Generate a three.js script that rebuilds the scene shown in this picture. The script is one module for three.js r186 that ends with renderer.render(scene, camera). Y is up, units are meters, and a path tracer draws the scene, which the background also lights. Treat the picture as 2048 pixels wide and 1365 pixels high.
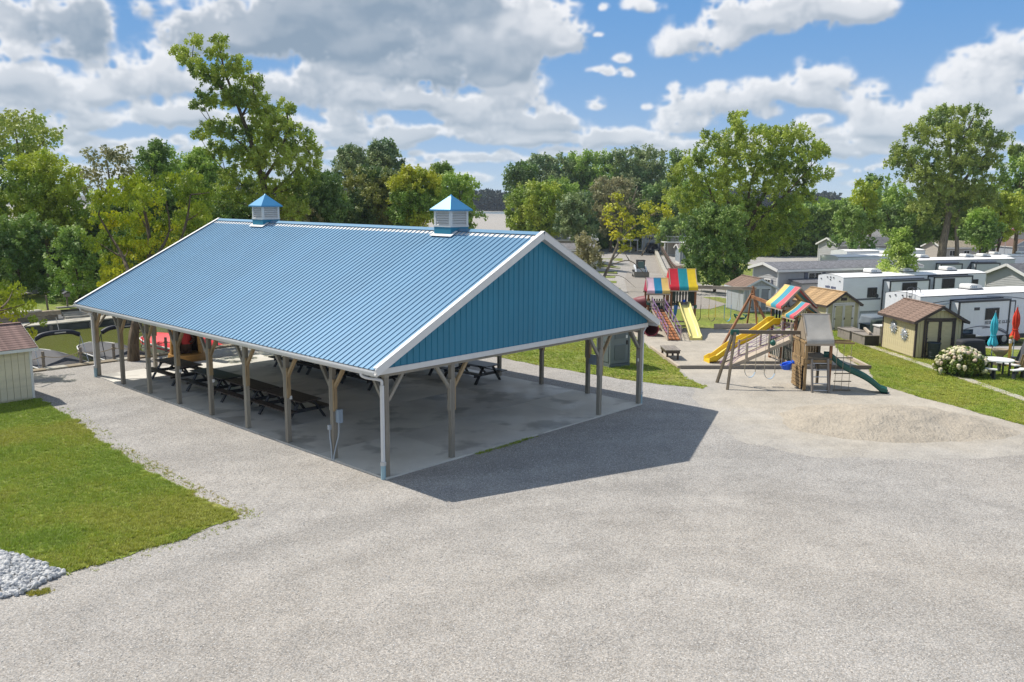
import * as THREE from 'three';
import { mergeGeometries } from 'three/addons/utils/BufferGeometryUtils.js';
import { FontLoader } from 'three/addons/loaders/FontLoader.js';
import { TextGeometry } from 'three/addons/geometries/TextGeometry.js';

// ---------------------------------------------------------------- camera, sun, exposure
const scene = new THREE.Scene();
const renderer = new THREE.WebGLRenderer({ antialias: true });
renderer.toneMapping = THREE.LinearToneMapping;
renderer.toneMappingExposure = 1.32;
renderer.shadowMap.enabled = true;
const camera = new THREE.PerspectiveCamera(43.284, 1024 / 682, 0.1, 3000);
camera.position.set(-14.51, 7.702, 18.177);
camera.up.set(0.11426, 0.98655, -0.11689);
camera.lookAt(-14.51 + 0.72335, 7.702 - 0.16327, 18.177 - 0.6709);
scene.fog = new THREE.FogExp2(new THREE.Color(0.76, 0.86, 0.97), 0.00018);
const SUN = new THREE.Vector3(-0.18, 1, -0.715).normalize();
const sun = new THREE.DirectionalLight(new THREE.Color(1.0, 0.945, 0.86), 4.4);
sun.position.copy(SUN).multiplyScalar(160).add(new THREE.Vector3(20, 0, -5));
sun.target.position.set(20, 0, -5);
sun.castShadow = true;
sun.shadow.mapSize.set(4096, 4096);
Object.assign(sun.shadow.camera, { left: -90, right: 90, top: 90, bottom: -90, near: 1, far: 400 });
scene.add(sun, sun.target);

// ---------------------------------------------------------------- random numbers and noise
function rng(seed) { let s = seed | 0; return () => { s = (s + 0x6d2b79f5) | 0; let t = Math.imul(s ^ (s >>> 15), 1 | s); t = (t + Math.imul(t ^ (t >>> 7), 61 | t)) ^ t; return ((t ^ (t >>> 14)) >>> 0) / 4294967296; }; }
const PERM = new Uint8Array(512), HV = new Float32Array(256);
{ const r = rng(77), p = [...Array(256).keys()]; for (let i = 255; i > 0; i--) { const j = Math.floor(r() * (i + 1)); [p[i], p[j]] = [p[j], p[i]]; } for (let i = 0; i < 512; i++) PERM[i] = p[i & 255]; for (let i = 0; i < 256; i++) HV[i] = r(); }
const sm = (t) => t * t * (3 - 2 * t), clamp = (x, a = 0, b = 1) => (x < a ? a : x > b ? b : x), lerp = (a, b, t) => a + (b - a) * t;
const ss = (a, b, x) => sm(clamp((x - a) / (b - a)));
function n2(x, y, per = 256) {
  const xi = Math.floor(x), yi = Math.floor(y), fx = sm(x - xi), fy = sm(y - yi);
  const x0 = ((xi % per) + per) % per & 255, x1 = (x0 + 1) % per & 255, y0 = ((yi % per) + per) % per & 255, y1 = (y0 + 1) % per & 255;
  const a = HV[PERM[PERM[x0] + y0]], b = HV[PERM[PERM[x1] + y0]], c = HV[PERM[PERM[x0] + y1]], d = HV[PERM[PERM[x1] + y1]];
  return a + (b - a) * fx + (c - a + (a - b - c + d) * fx) * fy;
}
function fbm2(x, y, o = 4, per = 256) { let s = 0, a = 0.5, t = 0; for (let i = 0; i < o; i++) { s += a * n2(x, y, per); t += a; a *= 0.5; x *= 2; y *= 2; per = Math.min(256, per * 2); } return s / t; }
function n3(x, y, z) {
  const xi = Math.floor(x), yi = Math.floor(y), zi = Math.floor(z), u = sm(x - xi), v = sm(y - yi), w = sm(z - zi), X = xi & 255, Y = yi & 255, Z = zi & 255, X1 = (X + 1) & 255, Y1 = (Y + 1) & 255, Z1 = (Z + 1) & 255;
  const A = PERM[X] + Y, B = PERM[X1] + Y, A1 = PERM[X] + Y1, B1 = PERM[X1] + Y1;
  const l = (i, j) => HV[PERM[PERM[i & 511] + j]];
  const a = l(A, Z), b = l(B, Z), c = l(A1, Z), d = l(B1, Z), e = l(A, Z1), f = l(B, Z1), g = l(A1, Z1), h = l(B1, Z1);
  const p = a + (b - a) * u, q = c + (d - c) * u, r = e + (f - e) * u, s = g + (h - g) * u, m = p + (q - p) * v, k = r + (s - r) * v;
  return m + (k - m) * w;
}

// ---------------------------------------------------------------- sky: air and clouds only, the same mix all the way round
const CLOUDS=[[-70.1,9.55,3.88,2.79,0.80],[-71.9,8.99,1.50,1.73,0.20],[-72.3,7.65,1.49,0.86,0.30],[-67.9,9.35,1.62,2.25,0.90],[-57.4,10.77,6.83,2.73,0.75],[-60.1,9.48,2.11,1.43,0.20],[-52.0,11.03,8.43,3.12,0.95],[-55.1,9.01,6.35,1.63,0.95],[-47.0,9.41,5.97,2.82,0.75],[-49.5,7.70,8.21,1.16,0.80],[-43.5,10.79,5.00,2.83,0.20],[-40.6,10.51,2.99,1.83,0.10],[-43.4,9.31,4.00,2.00,0.50],[-45.4,7.78,3.66,1.00,0.90],[-65.9,6.74,3.07,1.83,0.30],[-63.7,7.29,2.02,1.86,0.15],[-62.4,6.49,1.76,1.25,0.30],[-69.9,5.39,3.13,1.18,0.35],[-67.8,5.78,1.90,1.20,0.20],[-71.9,5.82,2.26,1.16,0.50],[-66.6,4.43,3.60,1.06,0.40],[-64.4,4.66,2.01,0.99,0.35],[-70.8,3.82,3.09,0.73,0.60],[-61.5,4.63,2.68,0.94,0.40],[-52.7,7.02,2.91,1.48,0.30],[-50.5,5.70,3.92,0.92,0.50],[-47.6,5.75,3.64,1.00,0.40],[-43.7,6.27,2.66,1.83,0.25],[-41.8,6.59,2.33,1.50,0.20],[-42.4,4.72,3.66,1.17,0.50],[-45.7,4.06,5.32,0.73,0.50],[-51.5,3.82,3.91,0.72,0.50],[-39.5,3.79,3.65,0.73,0.45],[-56.4,6.30,4.40,1.29,0.50],[-55.2,3.28,3.81,0.59,0.50],[-65.3,3.03,4.53,0.55,0.50],[-30.6,10.07,3.48,1.62,0.15],[-33.0,9.69,1.93,0.98,0.10],[-28.8,10.72,3.42,1.61,0.30],[-26.4,10.91,4.55,1.43,0.30],[-23.9,10.91,2.94,1.25,0.25],[-21.4,11.17,1.99,0.77,0.20],[-34.8,11.90,1.63,0.72,0.10],[-36.4,7.90,1.38,0.43,0.15],[-35.9,8.82,0.79,0.40,0.15],[-37.5,6.04,0.82,0.63,0.30],[-37.2,11.80,0.43,0.30,0.10],[-37.4,10.20,0.40,0.20,0.10],[-34.4,5.81,0.46,0.30,0.10],[-32.7,6.86,0.58,0.65,0.10],[-31.0,5.62,2.86,1.56,0.25],[-31.6,4.71,2.24,0.91,0.30],[-28.3,6.03,3.10,1.54,0.20],[-25.9,6.28,2.12,1.43,0.20],[-24.4,7.69,1.25,1.07,0.05],[-23.3,7.08,1.47,1.41,0.10],[-23.8,5.93,2.66,1.25,0.30],[-21.0,5.56,1.28,1.54,0.10],[-18.5,5.34,1.50,1.45,0.10],[-19.5,4.37,2.50,1.37,0.25],[-16.7,6.11,2.38,1.63,0.15],[-15.3,6.86,2.31,1.61,0.15],[-13.4,8.08,1.98,1.72,0.10],[-13.9,5.16,3.26,1.59,0.40],[-16.1,4.41,2.62,0.89,0.50],[-34.4,3.64,1.95,0.59,0.30],[-30.6,3.47,3.49,0.59,0.40],[-26.0,3.59,3.34,0.70,0.40],[-21.9,3.09,3.46,0.56,0.40],[-17.8,3.04,3.25,0.60,0.40],[-13.9,3.24,2.52,0.72,0.50],[-35.9,3.01,2.95,0.40,0.40],[-40.5,2.68,5.32,0.40,0.45],[-49.2,2.60,6.58,0.40,0.45],[-59.5,2.58,6.10,0.38,0.45],[-69.4,2.61,4.50,0.42,0.45],[-27.8,2.23,6.19,0.32,0.40],[-16.4,2.01,5.29,0.30,0.40]];
{
  const W = 4096, H = 2048, data = new Float32Array(W * H * 4), r = rng(5);
  const blobs = [];
  for (const b of CLOUDS) {                                            // long flat banks are rows of puffs
    if (b[2] / b[3] < 2.6) { blobs.push(b); continue; }
    const n = Math.round(b[2] / b[3] * 0.9) + 1;
    for (let j = 0; j < n; j++) { const k = 0.55 + 0.8 * r(), u = (j + r()) / n * 2 - 1; blobs.push([b[0] + u * b[2] * 0.95, b[1] + (r() - 0.45) * b[3] * 1.1, b[3] * (1.3 + 1.1 * r()) * k, b[3] * k * (1 - 0.25 * Math.abs(u)), b[4]]); }
  }
  for (let j = 0; j < 520; j++) { const el = 0.9 + 5.2 * r() * r(), k = 0.35 + 0.14 * el * (0.5 + r()); blobs.push([r() * 360 - 180, el, k * (1.2 + 1.6 * r()), k * 0.62, 0.2 + 0.4 * r()]); }
  for (let i = 0; i < 420; i++) {                                     // the rest of the sky holds the same broken cumulus
    const el = 1.2 + 62 * Math.pow(r(), 1.7), az = r() * 360 - 180, k = 0.5 + el / 16, cs = Math.max(0.35, Math.cos(el * Math.PI / 180));
    if (az > -82 && az < -4 && el < 16) continue;
    const n = 2 + Math.floor(r() * 3), dk = 0.15 + 0.6 * r();
    for (let j = 0; j < n; j++) blobs.push([az + (r() - 0.5) * 5 * k / cs, el + (r() - 0.3) * 1.3 * k, (1.6 + 2.6 * r()) * k / cs, (0.6 + 0.9 * r()) * k, clamp(dk + (r() - 0.5) * 0.3)]);
  }
  const bins = Array.from({ length: 180 }, () => []);
  for (const b of blobs) for (let k = Math.floor((b[0] - b[2] * 2 - 4) / 2); k <= Math.floor((b[0] + b[2] * 2 + 4) / 2); k++) bins[(((k + 90) % 180) + 180) % 180].push(b);
  const out = [0, 0, 0];
  const bil = (x, y, z) => 1 - Math.abs(2 * n3(x, y, z) - 1);
  function field(az, el, x, y, z, bin) {                               // -> density in out[0], grey in out[1], height in the cloud out[2]
    const f1 = 22, w1 = n3(x * f1, y * f1 * 1.6, z * f1) - 0.5, w2 = n3(x * f1 + 40, y * f1 * 1.6 + 9, z * f1) - 0.5, f2 = 58, w3 = n3(x * f2 + 7, y * f2 * 1.5, z * f2) - 0.5, w4 = n3(x * f2, y * f2 * 1.5 + 31, z * f2) - 0.5;
    const wu = w1 * 0.8 + w3 * 0.45, wv = w2 * 0.8 + w4 * 0.55;
    let m = 0, dk = 0, hh = 0, sw = 1e-6;
    for (const b of bin) {
      let u = az - b[0]; if (u > 180) u -= 360; else if (u < -180) u += 360;
      u = u / b[2] + wu; if (u > 1.5 || u < -1.5) continue;
      let v = (el - b[1]) / b[3] + wv; const v0 = v; if (v < 0) v *= 1.5;
      const d = 1.42 - Math.sqrt(u * u + v * v);
      if (d <= 0) continue;
      const q = d * d; m += q * 0.62; dk += q * q * b[4]; hh += q * q * v0; sw += q * q;
    }
    const a = bil(x * 70, y * 84, z * 70), c = bil(x * 150 + 3, y * 180, z * 150), e = n3(x * 330, y * 380, z * 330);
    const g = Math.min(1, m * 2.4) * lerp(1, 0.35, ss(0.7, 1.7, m)); out[0] = m + ((a - 0.5) * 0.66 + (c - 0.5) * 0.46 + (e - 0.5) * 0.26) * g; out[1] = dk / sw; out[2] = hh / sw;
  }
  const zen = [0.05, 0.18, 0.45], mid = [0.105, 0.285, 0.57], hor = [0.44, 0.535, 0.62];
  for (let row = H / 2 - 1; row < H; row++) {
    const up = ((row + 0.5) / H - 0.5) * Math.PI, el = up * 180 / Math.PI, y = Math.sin(up), cu = Math.cos(up);
    for (let col = 0; col < W; col++) {
      const az = ((col + 0.5) / W - 0.5) * 360, ra = az * Math.PI / 180, x = Math.cos(ra) * cu, z = Math.sin(ra) * cu, bin = bins[((Math.floor(az / 2) + 90) % 180 + 180) % 180];
      const t1 = Math.exp(-Math.max(0, el) / 5.4), t2 = 1 - Math.exp(-Math.max(0, el) / 26), i = (row * W + col) * 4;
      let R = lerp(lerp(mid[0], zen[0], t2), hor[0], t1), G = lerp(lerp(mid[1], zen[1], t2), hor[1], t1), B = lerp(lerp(mid[2], zen[2], t2), hor[2], t1);
      field(az, el, x, y, z, bin);
      const d0 = out[0], dk = out[1], hh = out[2];
      if (d0 > 0.1) {
        const alpha = ss(0.1, 0.72, d0);
        if (alpha > 0) {
          // the side that faces the sun (up and to the left of the view) is white, bases and thick bodies are grey
          const e2 = 0.011; field(az - 0.35, el + 0.55, x + SUN.x * e2, y + SUN.y * e2, z + SUN.z * e2, bin);
          const relief = d0 - out[0], thick = ss(0.45, 1.3, d0);
          let lit = 0.84 + clamp(relief, -0.5, 0.5) * 0.55 * (1 - 0.62 * thick) + clamp(hh, -0.8, 0.8) * 0.16 - dk * thick * 0.64 - ss(0.1, -0.8, hh) * thick * 0.2;
          lit = clamp(lit, 0.1, 1);
          const l = Math.pow(lit, 1.6), far = Math.exp(-Math.max(0, el) / 3.4) * 0.62;
          let cr = lerp(0.2, 0.69, l), cg = lerp(0.265, 0.7, l), cb = lerp(0.345, 0.725, l);
          cr = lerp(cr, hor[0], far); cg = lerp(cg, hor[1], far); cb = lerp(cb, hor[2], far);
          R = lerp(R, cr, alpha * 0.97); G = lerp(G, cg, alpha * 0.97); B = lerp(B, cb, alpha * 0.97);
        }
      }
      data[i] = R; data[i + 1] = G; data[i + 2] = B; data[i + 3] = 1;
    }
  }
  for (let row = 0; row < H / 2 - 1; row++) for (let col = 0; col < W; col++) { const i = (row * W + col) * 4; data[i] = 0.2; data[i + 1] = 0.2; data[i + 2] = 0.19; data[i + 3] = 1; }
  const sky = new THREE.DataTexture(data, W, H, THREE.RGBAFormat, THREE.FloatType);
  sky.mapping = THREE.EquirectangularReflectionMapping; sky.magFilter = THREE.LinearFilter; sky.needsUpdate = true;
  scene.background = sky; scene.environment = sky;
}

// ---------------------------------------------------------------- textures and materials
const L = (v) => { v = clamp(v); return Math.round(255 * (v <= 0.0031308 ? v * 12.92 : 1.055 * Math.pow(v, 1 / 2.4) - 0.055)); };
function tex(n, fn, rep, srgb = true, m = n) {                         // fn(x, y) in 0..1 -> linear [r, g, b] or a number
  const d = new Uint8Array(n * m * 4);
  for (let y = 0; y < m; y++) for (let x = 0; x < n; x++) { const c = fn(x / n, y / m, x, y), i = (y * n + x) * 4; for (let k = 0; k < 3; k++) { const v = c.length ? c[k] : c; d[i + k] = srgb ? L(v) : Math.round(255 * clamp(v)); } d[i + 3] = 255; }
  const t = new THREE.DataTexture(d, n, m); t.wrapS = t.wrapT = THREE.RepeatWrapping; t.magFilter = THREE.LinearFilter; t.minFilter = THREE.LinearMipmapLinearFilter; t.generateMipmaps = true;
  if (srgb) t.colorSpace = THREE.SRGBColorSpace;
  t.repeat.set(1 / rep, 1 / (rep * m / n)); t.needsUpdate = true; return t;
}
function cells(n, g, seed) {                                           // tiling Voronoi: per pixel [distance, random number of its cell]
  const r = rng(seed), px = new Float32Array(g * g), py = new Float32Array(g * g), pv = new Float32Array(g * g), D = new Float32Array(n * n), V = new Float32Array(n * n);
  for (let i = 0; i < g * g; i++) { px[i] = r(); py[i] = r(); pv[i] = r(); }
  for (let y = 0; y < n; y++) for (let x = 0; x < n; x++) {
    const fx = x / n * g, fy = y / n * g, cx = Math.floor(fx), cy = Math.floor(fy); let best = 9, v = 0;
    for (let j = -1; j < 2; j++) for (let i = -1; i < 2; i++) { const k = ((cy + j + g) % g) * g + (cx + i + g) % g, a = cx + i + px[k] - fx, b = cy + j + py[k] - fy, d = a * a + b * b; if (d < best) { best = d; v = pv[k]; } }
    D[y * n + x] = Math.sqrt(best); V[y * n + x] = v;
  }
  return { D, V };
}
const mat = (c, o = {}) => { const m = new THREE.MeshStandardMaterial({ roughness: 0.8, metalness: 0, ...o }); if (Array.isArray(c)) m.color.setRGB(...c); else if (c !== undefined) m.color.set(c); return m; };
const T = {};
{ const n = 1536, v = cells(n, 520, 3);                                 // crushed limestone, 12 m a tile
  T.gravel = tex(n, (x, y, i, j) => { const k = j * n + i, s = v.V[k], d = v.D[k], c = fbm2(x * 24, y * 24, 3, 24) - 0.5; let t = 0.318 + (s - 0.5) * 0.2 + c * 0.08 - d * 0.07; if (s > 0.97) t += 0.08; const w = (HV[(s * 255) | 0] - 0.5) * 0.022; return [t * 1.05 + w, t * 0.985, t * 0.9 - w]; }, 12);
  T.gravelBump = tex(n, (x, y, i, j) => { const k = j * n + i; return clamp(0.8 - v.D[k] * 0.7 + (v.V[k] - 0.5) * 0.35); }, 12, false); }
T.sand = tex(1024, (x, y) => { const a = fbm2(x * 12, y * 12, 4, 12), b = n2(x * 512, y * 512, 256), c = n2(x * 170, y * 170, 170); const t = 0.345 + (a - 0.5) * 0.12 + (b - 0.5) * 0.1 + (c - 0.5) * 0.08; return [t * 1.06, t * 0.95, t * 0.79]; }, 6);
T.sandBump = tex(1024, (x, y) => 0.55 * fbm2(x * 26, y * 16, 3, 208) + 0.25 * n2(x * 90, y * 60, 30) + 0.2 * n2(x * 256, y * 256, 256), 6, false);
T.grass = tex(1024, (x, y) => { const a = fbm2(x * 7, y * 7, 4, 7), b = fbm2(x * 60, y * 60, 3, 60), c = n2(x * 420, y * 300, 60); const t = 0.55 + (b - 0.5) * 0.7 + (c - 0.5) * 0.75; const dry = ss(0.46, 0.7, a) * 0.5; return [lerp(0.25, 0.38, dry) * t, lerp(0.31, 0.34, dry) * t, lerp(0.03, 0.09, dry) * t]; }, 7);
T.grassBump = tex(512, (x, y) => 0.5 * n2(x * 128, y * 128, 128) + 0.5 * n2(x * 40, y * 40, 40), 3, false);
T.concrete = tex(1024, (x, y) => { const a = fbm2(x * 5, y * 5, 5, 5), b = n2(x * 300, y * 300, 150), c = fbm2(x * 14 + 3, y * 14, 3, 14), st = ss(0.57, 0.74, fbm2(x * 9 + 5, y * 9 + 2, 4, 9)); const t = 0.56 + (a - 0.5) * 0.26 + (b - 0.5) * 0.03 + (c - 0.5) * 0.1 - st * 0.19; return [t * 1.02, t * 0.985, t * 0.88]; }, 9);
T.concreteRough = tex(512, (x, y) => { const a = fbm2(x * 6 + 1, y * 6, 4, 6); return clamp(0.72 - ss(0.48, 0.62, a) * 0.24); }, 9, false);
T.wood = tex(512, (x, y) => { const a = fbm2(x * 3, y * 40, 4, 3), b = n2(x * 16, y * 150, 16), k = ss(0.72, 0.8, n2(x * 5 + 9, y * 14, 5)); const t = 0.82 + (a - 0.5) * 0.55 + (b - 0.5) * 0.22 - k * 0.28; return [t, t * 0.99, t * 0.97]; }, 2.4, true, 256);
T.streak = tex(256, (x, y) => { const a = fbm2(x * 24, y * 3, 4, 24); const t = 0.9 + (a - 0.5) * 0.22; return [t, t, t]; }, 2);
T.shingle = tex(512, (x, y) => { const r = Math.floor(y * 12), a = n2(x * 22 + r * 7.3, r + 0.5, 256), g = n2(x * 256, y * 256, 256), t = 0.72 + (a - 0.5) * 0.75 + (g - 0.5) * 0.35; return [t, t, t]; }, 1.7);
T.bark = tex(256, (x, y) => { const a = fbm2(x * 14, y * 3, 4, 14); const t = 0.55 + (a - 0.5) * 0.9; return [t, t * 0.95, t * 0.86]; }, 1);
T.cloth = tex(256, (x, y) => { const a = fbm2(x * 5, y * 5, 4, 5), b = n2(x * 128, y * 128, 128); const t = 0.92 + (a - 0.5) * 0.3 + (b - 0.5) * 0.08; return [t, t, t]; }, 1.5);
T.paint = tex(256, (x, y) => { const a = fbm2(x * 4, y * 4, 5, 4), b = fbm2(x * 30, y * 6, 3, 30); const t = 0.95 + (a - 0.5) * 0.12 + (b - 0.5) * 0.08; return [t, t, t]; }, 3);
T.wave = tex(512, (x, y) => 0.6 * fbm2(x * 18, y * 30, 3, 18) + 0.4 * n2(x * 90, y * 120, 30), 6, false);
const M = {
  gravel: mat([1, 1, 1], { map: T.gravel, bumpMap: T.gravelBump, bumpScale: 0.009, roughness: 0.95, vertexColors: true }),
  asphalt: mat([0.72, 0.69, 0.66], { map: T.gravel, bumpMap: T.gravelBump, bumpScale: 0.004, roughness: 0.92, vertexColors: true }),
  sand: mat([1, 1, 1], { map: T.sand, bumpMap: T.sandBump, bumpScale: 0.05, roughness: 1, vertexColors: true }),
  heap: mat([0.95, 0.925, 0.885], { map: T.sand, bumpMap: T.sandBump, bumpScale: 0.08, roughness: 1 }),
  grass: mat([1, 1, 1], { map: T.grass, bumpMap: T.grassBump, bumpScale: 0.03, roughness: 0.95, vertexColors: true }),
  concrete: mat([1, 1, 1], { map: T.concrete, roughness: 1, roughnessMap: T.concreteRough }),
  roughConcrete: mat([0.68, 0.66, 0.61], { map: T.concrete, roughness: 0.9 }),
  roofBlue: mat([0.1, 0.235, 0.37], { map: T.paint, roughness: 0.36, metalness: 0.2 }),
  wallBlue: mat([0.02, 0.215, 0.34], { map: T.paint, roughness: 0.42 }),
  capBlue: mat([0.05, 0.26, 0.48], { map: T.paint, roughness: 0.38, metalness: 0.15 }),
  white: mat([0.74, 0.73, 0.7], { map: T.paint, roughness: 0.5 }),
  offwhite: mat([0.6, 0.59, 0.56], { map: T.paint, roughness: 0.6 }),
  gutter: mat([0.7, 0.7, 0.69], { map: T.paint, roughness: 0.4 }),
  pvcBlue: mat([0.3, 0.45, 0.5], { roughness: 0.5 }),
  pvc: mat([0.36, 0.4, 0.43], { roughness: 0.5 }),
  postWood: mat([0.3, 0.27, 0.22], { map: T.wood, bumpMap: T.wood, bumpScale: 0.003, roughness: 0.85 }),
  postWood2: mat([0.36, 0.33, 0.27], { map: T.wood, bumpMap: T.wood, bumpScale: 0.003, roughness: 0.85 }),
  braceWood: mat([0.43, 0.31, 0.17], { map: T.wood, bumpMap: T.wood, bumpScale: 0.002, roughness: 0.8 }),
  darkWood: mat([0.075, 0.052, 0.04], { map: T.wood, bumpMap: T.wood, bumpScale: 0.003, roughness: 0.55 }),
  blackWood: mat([0.02, 0.02, 0.022], { map: T.wood, bumpMap: T.wood, bumpScale: 0.004, roughness: 0.5 }),
  greyWood: mat([0.27, 0.24, 0.21], { map: T.wood, bumpMap: T.wood, bumpScale: 0.004, roughness: 0.9 }),
  timber: mat([0.2, 0.165, 0.12], { map: T.wood, bumpMap: T.wood, bumpScale: 0.004, roughness: 0.9 }),
  cedar: mat([0.3, 0.13, 0.055], { map: T.wood, roughness: 0.75 }),
  fortWood: mat([0.36, 0.24, 0.115], { map: T.wood, bumpMap: T.wood, bumpScale: 0.003, roughness: 0.85 }),
  paleWood: mat([0.5, 0.42, 0.33], { map: T.wood, roughness: 0.85 }),
  greenWood: mat([0.025, 0.05, 0.04], { map: T.wood, roughness: 0.7 }),
  greenPlastic: mat([0.01, 0.1, 0.075], { roughness: 0.4 }),
  yellow: mat([0.78, 0.52, 0.01], { roughness: 0.35 }),
  paleYellow: mat([0.74, 0.66, 0.24], { map: T.paint, roughness: 0.42 }),
  maroon: mat([0.2, 0.045, 0.05], { roughness: 0.5 }),
  orangeRamp: mat([0.5, 0.19, 0.07], { map: T.wood, roughness: 0.8 }),
  blue: mat([0.01, 0.1, 0.62], { roughness: 0.35 }),
  blueRope: mat([0.05, 0.2, 0.45], { roughness: 0.6 }),
  purpleRope: mat([0.25, 0.13, 0.33], { roughness: 0.8 }),
  rope: mat([0.32, 0.26, 0.18], { roughness: 0.95 }),
  chain: mat([0.4, 0.36, 0.28], { roughness: 0.5, metalness: 0.4 }),
  black: mat([0.014, 0.015, 0.018], { roughness: 0.5 }),
  rubber: mat([0.02, 0.02, 0.02], { roughness: 0.85 }),
  steel: mat([0.5, 0.51, 0.53], { roughness: 0.35, metalness: 0.8 }),
  greyBox: mat([0.28, 0.35, 0.42], { roughness: 0.45 }),
  glass: new THREE.MeshPhysicalMaterial({ color: new THREE.Color().setRGB(0.012, 0.017, 0.02), roughness: 0.05, specularIntensity: 0.6 }),
  bark: mat([0.22, 0.17, 0.12], { map: T.bark, bumpMap: T.bark, bumpScale: 0.03, roughness: 1 }),
  barkPale: mat([0.36, 0.32, 0.26], { map: T.bark, bumpMap: T.bark, bumpScale: 0.02, roughness: 1 }),
  creamSiding: mat([0.76, 0.68, 0.5], { map: T.streak, roughness: 0.75 }),
  shingleRed: mat([0.27, 0.175, 0.15], { map: T.shingle, roughness: 1 }),
  shingleBrown: mat([0.25, 0.17, 0.13], { map: T.shingle, roughness: 1 }),
  shingleTan: mat([0.5, 0.33, 0.17], { map: T.shingle, roughness: 1 }),
  shingleGrey: mat([0.15, 0.15, 0.16], { map: T.shingle, roughness: 1 }),
  stone: mat([0.5, 0.43, 0.34], { map: T.concrete, bumpMap: T.sandBump, bumpScale: 0.05, roughness: 0.95 }),
};
const colour = (r, g, b, o) => mat([r, g, b], o);

// ---------------------------------------------------------------- geometry helpers
let uvSeed = rng(11);
const V3 = (x, y, z) => new THREE.Vector3(x, y, z);
function flat(g) { const o = g.index ? g.toNonIndexed() : g; for (const k of Object.keys(o.attributes)) if (!['position', 'normal', 'uv'].includes(k)) o.deleteAttribute(k); return o; }
// box w x h x d about (x, y, z); uv in metres with u along the longest side
function box(w, h, d, x = 0, y = 0, z = 0, rx = 0, ry = 0, rz = 0) {
  const g = flat(new THREE.BoxGeometry(w, h, d)), p = g.attributes.position, n = g.attributes.normal, uv = g.attributes.uv, ou = uvSeed() * 3, ov = uvSeed() * 3, long = w >= h && w >= d ? 0 : h >= d ? 1 : 2;
  for (let i = 0; i < p.count; i++) {
    const a = [p.getX(i), p.getY(i), p.getZ(i)], nn = [Math.abs(n.getX(i)), Math.abs(n.getY(i)), Math.abs(n.getZ(i))], k = nn[0] > 0.5 ? 0 : nn[1] > 0.5 ? 1 : 2, ax = [0, 1, 2].filter((q) => q !== k);
    const iu = ax.includes(long) ? long : ax[0], iv = ax.find((q) => q !== iu); uv.setXY(i, a[iu] + ou, a[iv] + ov);
  }
  if (rx || ry || rz) g.applyMatrix4(new THREE.Matrix4().makeRotationFromEuler(new THREE.Euler(rx, ry, rz)));
  return g.translate(x, y, z);
}
// beam of section a (sideways) x b (up) from p to q
function beam(p, q, a, b = a, upv = V3(0, 1, 0)) {
  p = Array.isArray(p) ? V3(...p) : p; q = Array.isArray(q) ? V3(...q) : q;
  const d = q.clone().sub(p), len = d.length(), X = d.normalize(), u = Math.abs(X.dot(upv)) > 0.98 ? V3(1, 0, 0) : upv, Z = X.clone().cross(u).normalize(), Y = Z.clone().cross(X);
  return box(len, b, a).applyMatrix4(new THREE.Matrix4().makeBasis(X, Y, Z).setPosition(p.clone().add(q).multiplyScalar(0.5)));
}
function rod(p, q, r0, r1 = r0, n = 8) {
  p = Array.isArray(p) ? V3(...p) : p; q = Array.isArray(q) ? V3(...q) : q;
  const d = q.clone().sub(p), len = d.length(), g = flat(new THREE.CylinderGeometry(r1, r0, len, n, 1));
  return g.applyMatrix4(new THREE.Matrix4().makeRotationFromQuaternion(new THREE.Quaternion().setFromUnitVectors(V3(0, 1, 0), d.normalize())).setPosition(p.clone().add(q).multiplyScalar(0.5)));
}
function tube(pts, r, seg = 24, n = 6) { return flat(new THREE.TubeGeometry(new THREE.CatmullRomCurve3(pts.map((a) => (Array.isArray(a) ? V3(...a) : a))), seg, r, n, false)); }
// prism of a polygon [[x, y], ...] extruded along z from z0 to z1
function prism(poly, z0, z1) { const g = flat(new THREE.ExtrudeGeometry(new THREE.Shape(poly.map(([x, y]) => new THREE.Vector2(x, y))), { depth: z1 - z0, bevelEnabled: false })); return g.translate(0, 0, z0); }
// quads from a grid of points rows x cols (smooth), uv = metres along
function sheet(rows, flip = false) {
  const nr = rows.length, nc = rows[0].length, pos = [], uv = [], idx = [];
  let v = 0;
  for (let i = 0; i < nr; i++) { let u = 0; if (i) v += rows[i][0].distanceTo(rows[i - 1][0]); for (let j = 0; j < nc; j++) { const p = rows[i][j]; if (j) u += p.distanceTo(rows[i][j - 1]); pos.push(p.x, p.y, p.z); uv.push(u, v); } }
  for (let i = 0; i + 1 < nr; i++) for (let j = 0; j + 1 < nc; j++) { const a = i * nc + j, b = a + 1, c = a + nc, d = c + 1; if (flip) idx.push(a, b, c, b, d, c); else idx.push(a, c, b, b, c, d); }
  const g = new THREE.BufferGeometry(); g.setAttribute('position', new THREE.Float32BufferAttribute(pos, 3)); g.setAttribute('uv', new THREE.Float32BufferAttribute(uv, 2)); g.setIndex(idx); g.computeVertexNormals(); return flat(g);
}
function boxUV(g) { const p = g.attributes.position, n = g.attributes.normal, uv = g.attributes.uv ?? new THREE.BufferAttribute(new Float32Array(p.count * 2), 2); for (let i = 0; i < p.count; i++) { const a = Math.abs(n.getX(i)), b = Math.abs(n.getY(i)), c = Math.abs(n.getZ(i)); if (b >= a && b >= c) uv.setXY(i, p.getX(i), p.getZ(i)); else if (a >= c) uv.setXY(i, p.getZ(i), p.getY(i)); else uv.setXY(i, p.getX(i), p.getY(i)); } g.setAttribute('uv', uv); return g; }
const shade = (o) => { o.castShadow = o.receiveShadow = true; return o; };
const used = new Map();
function numbered(name) { const k = used.get(name) ?? 0; used.set(name, k + 1); return k ? name + '_' + String(k).padStart(3, '0') : name; }
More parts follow.
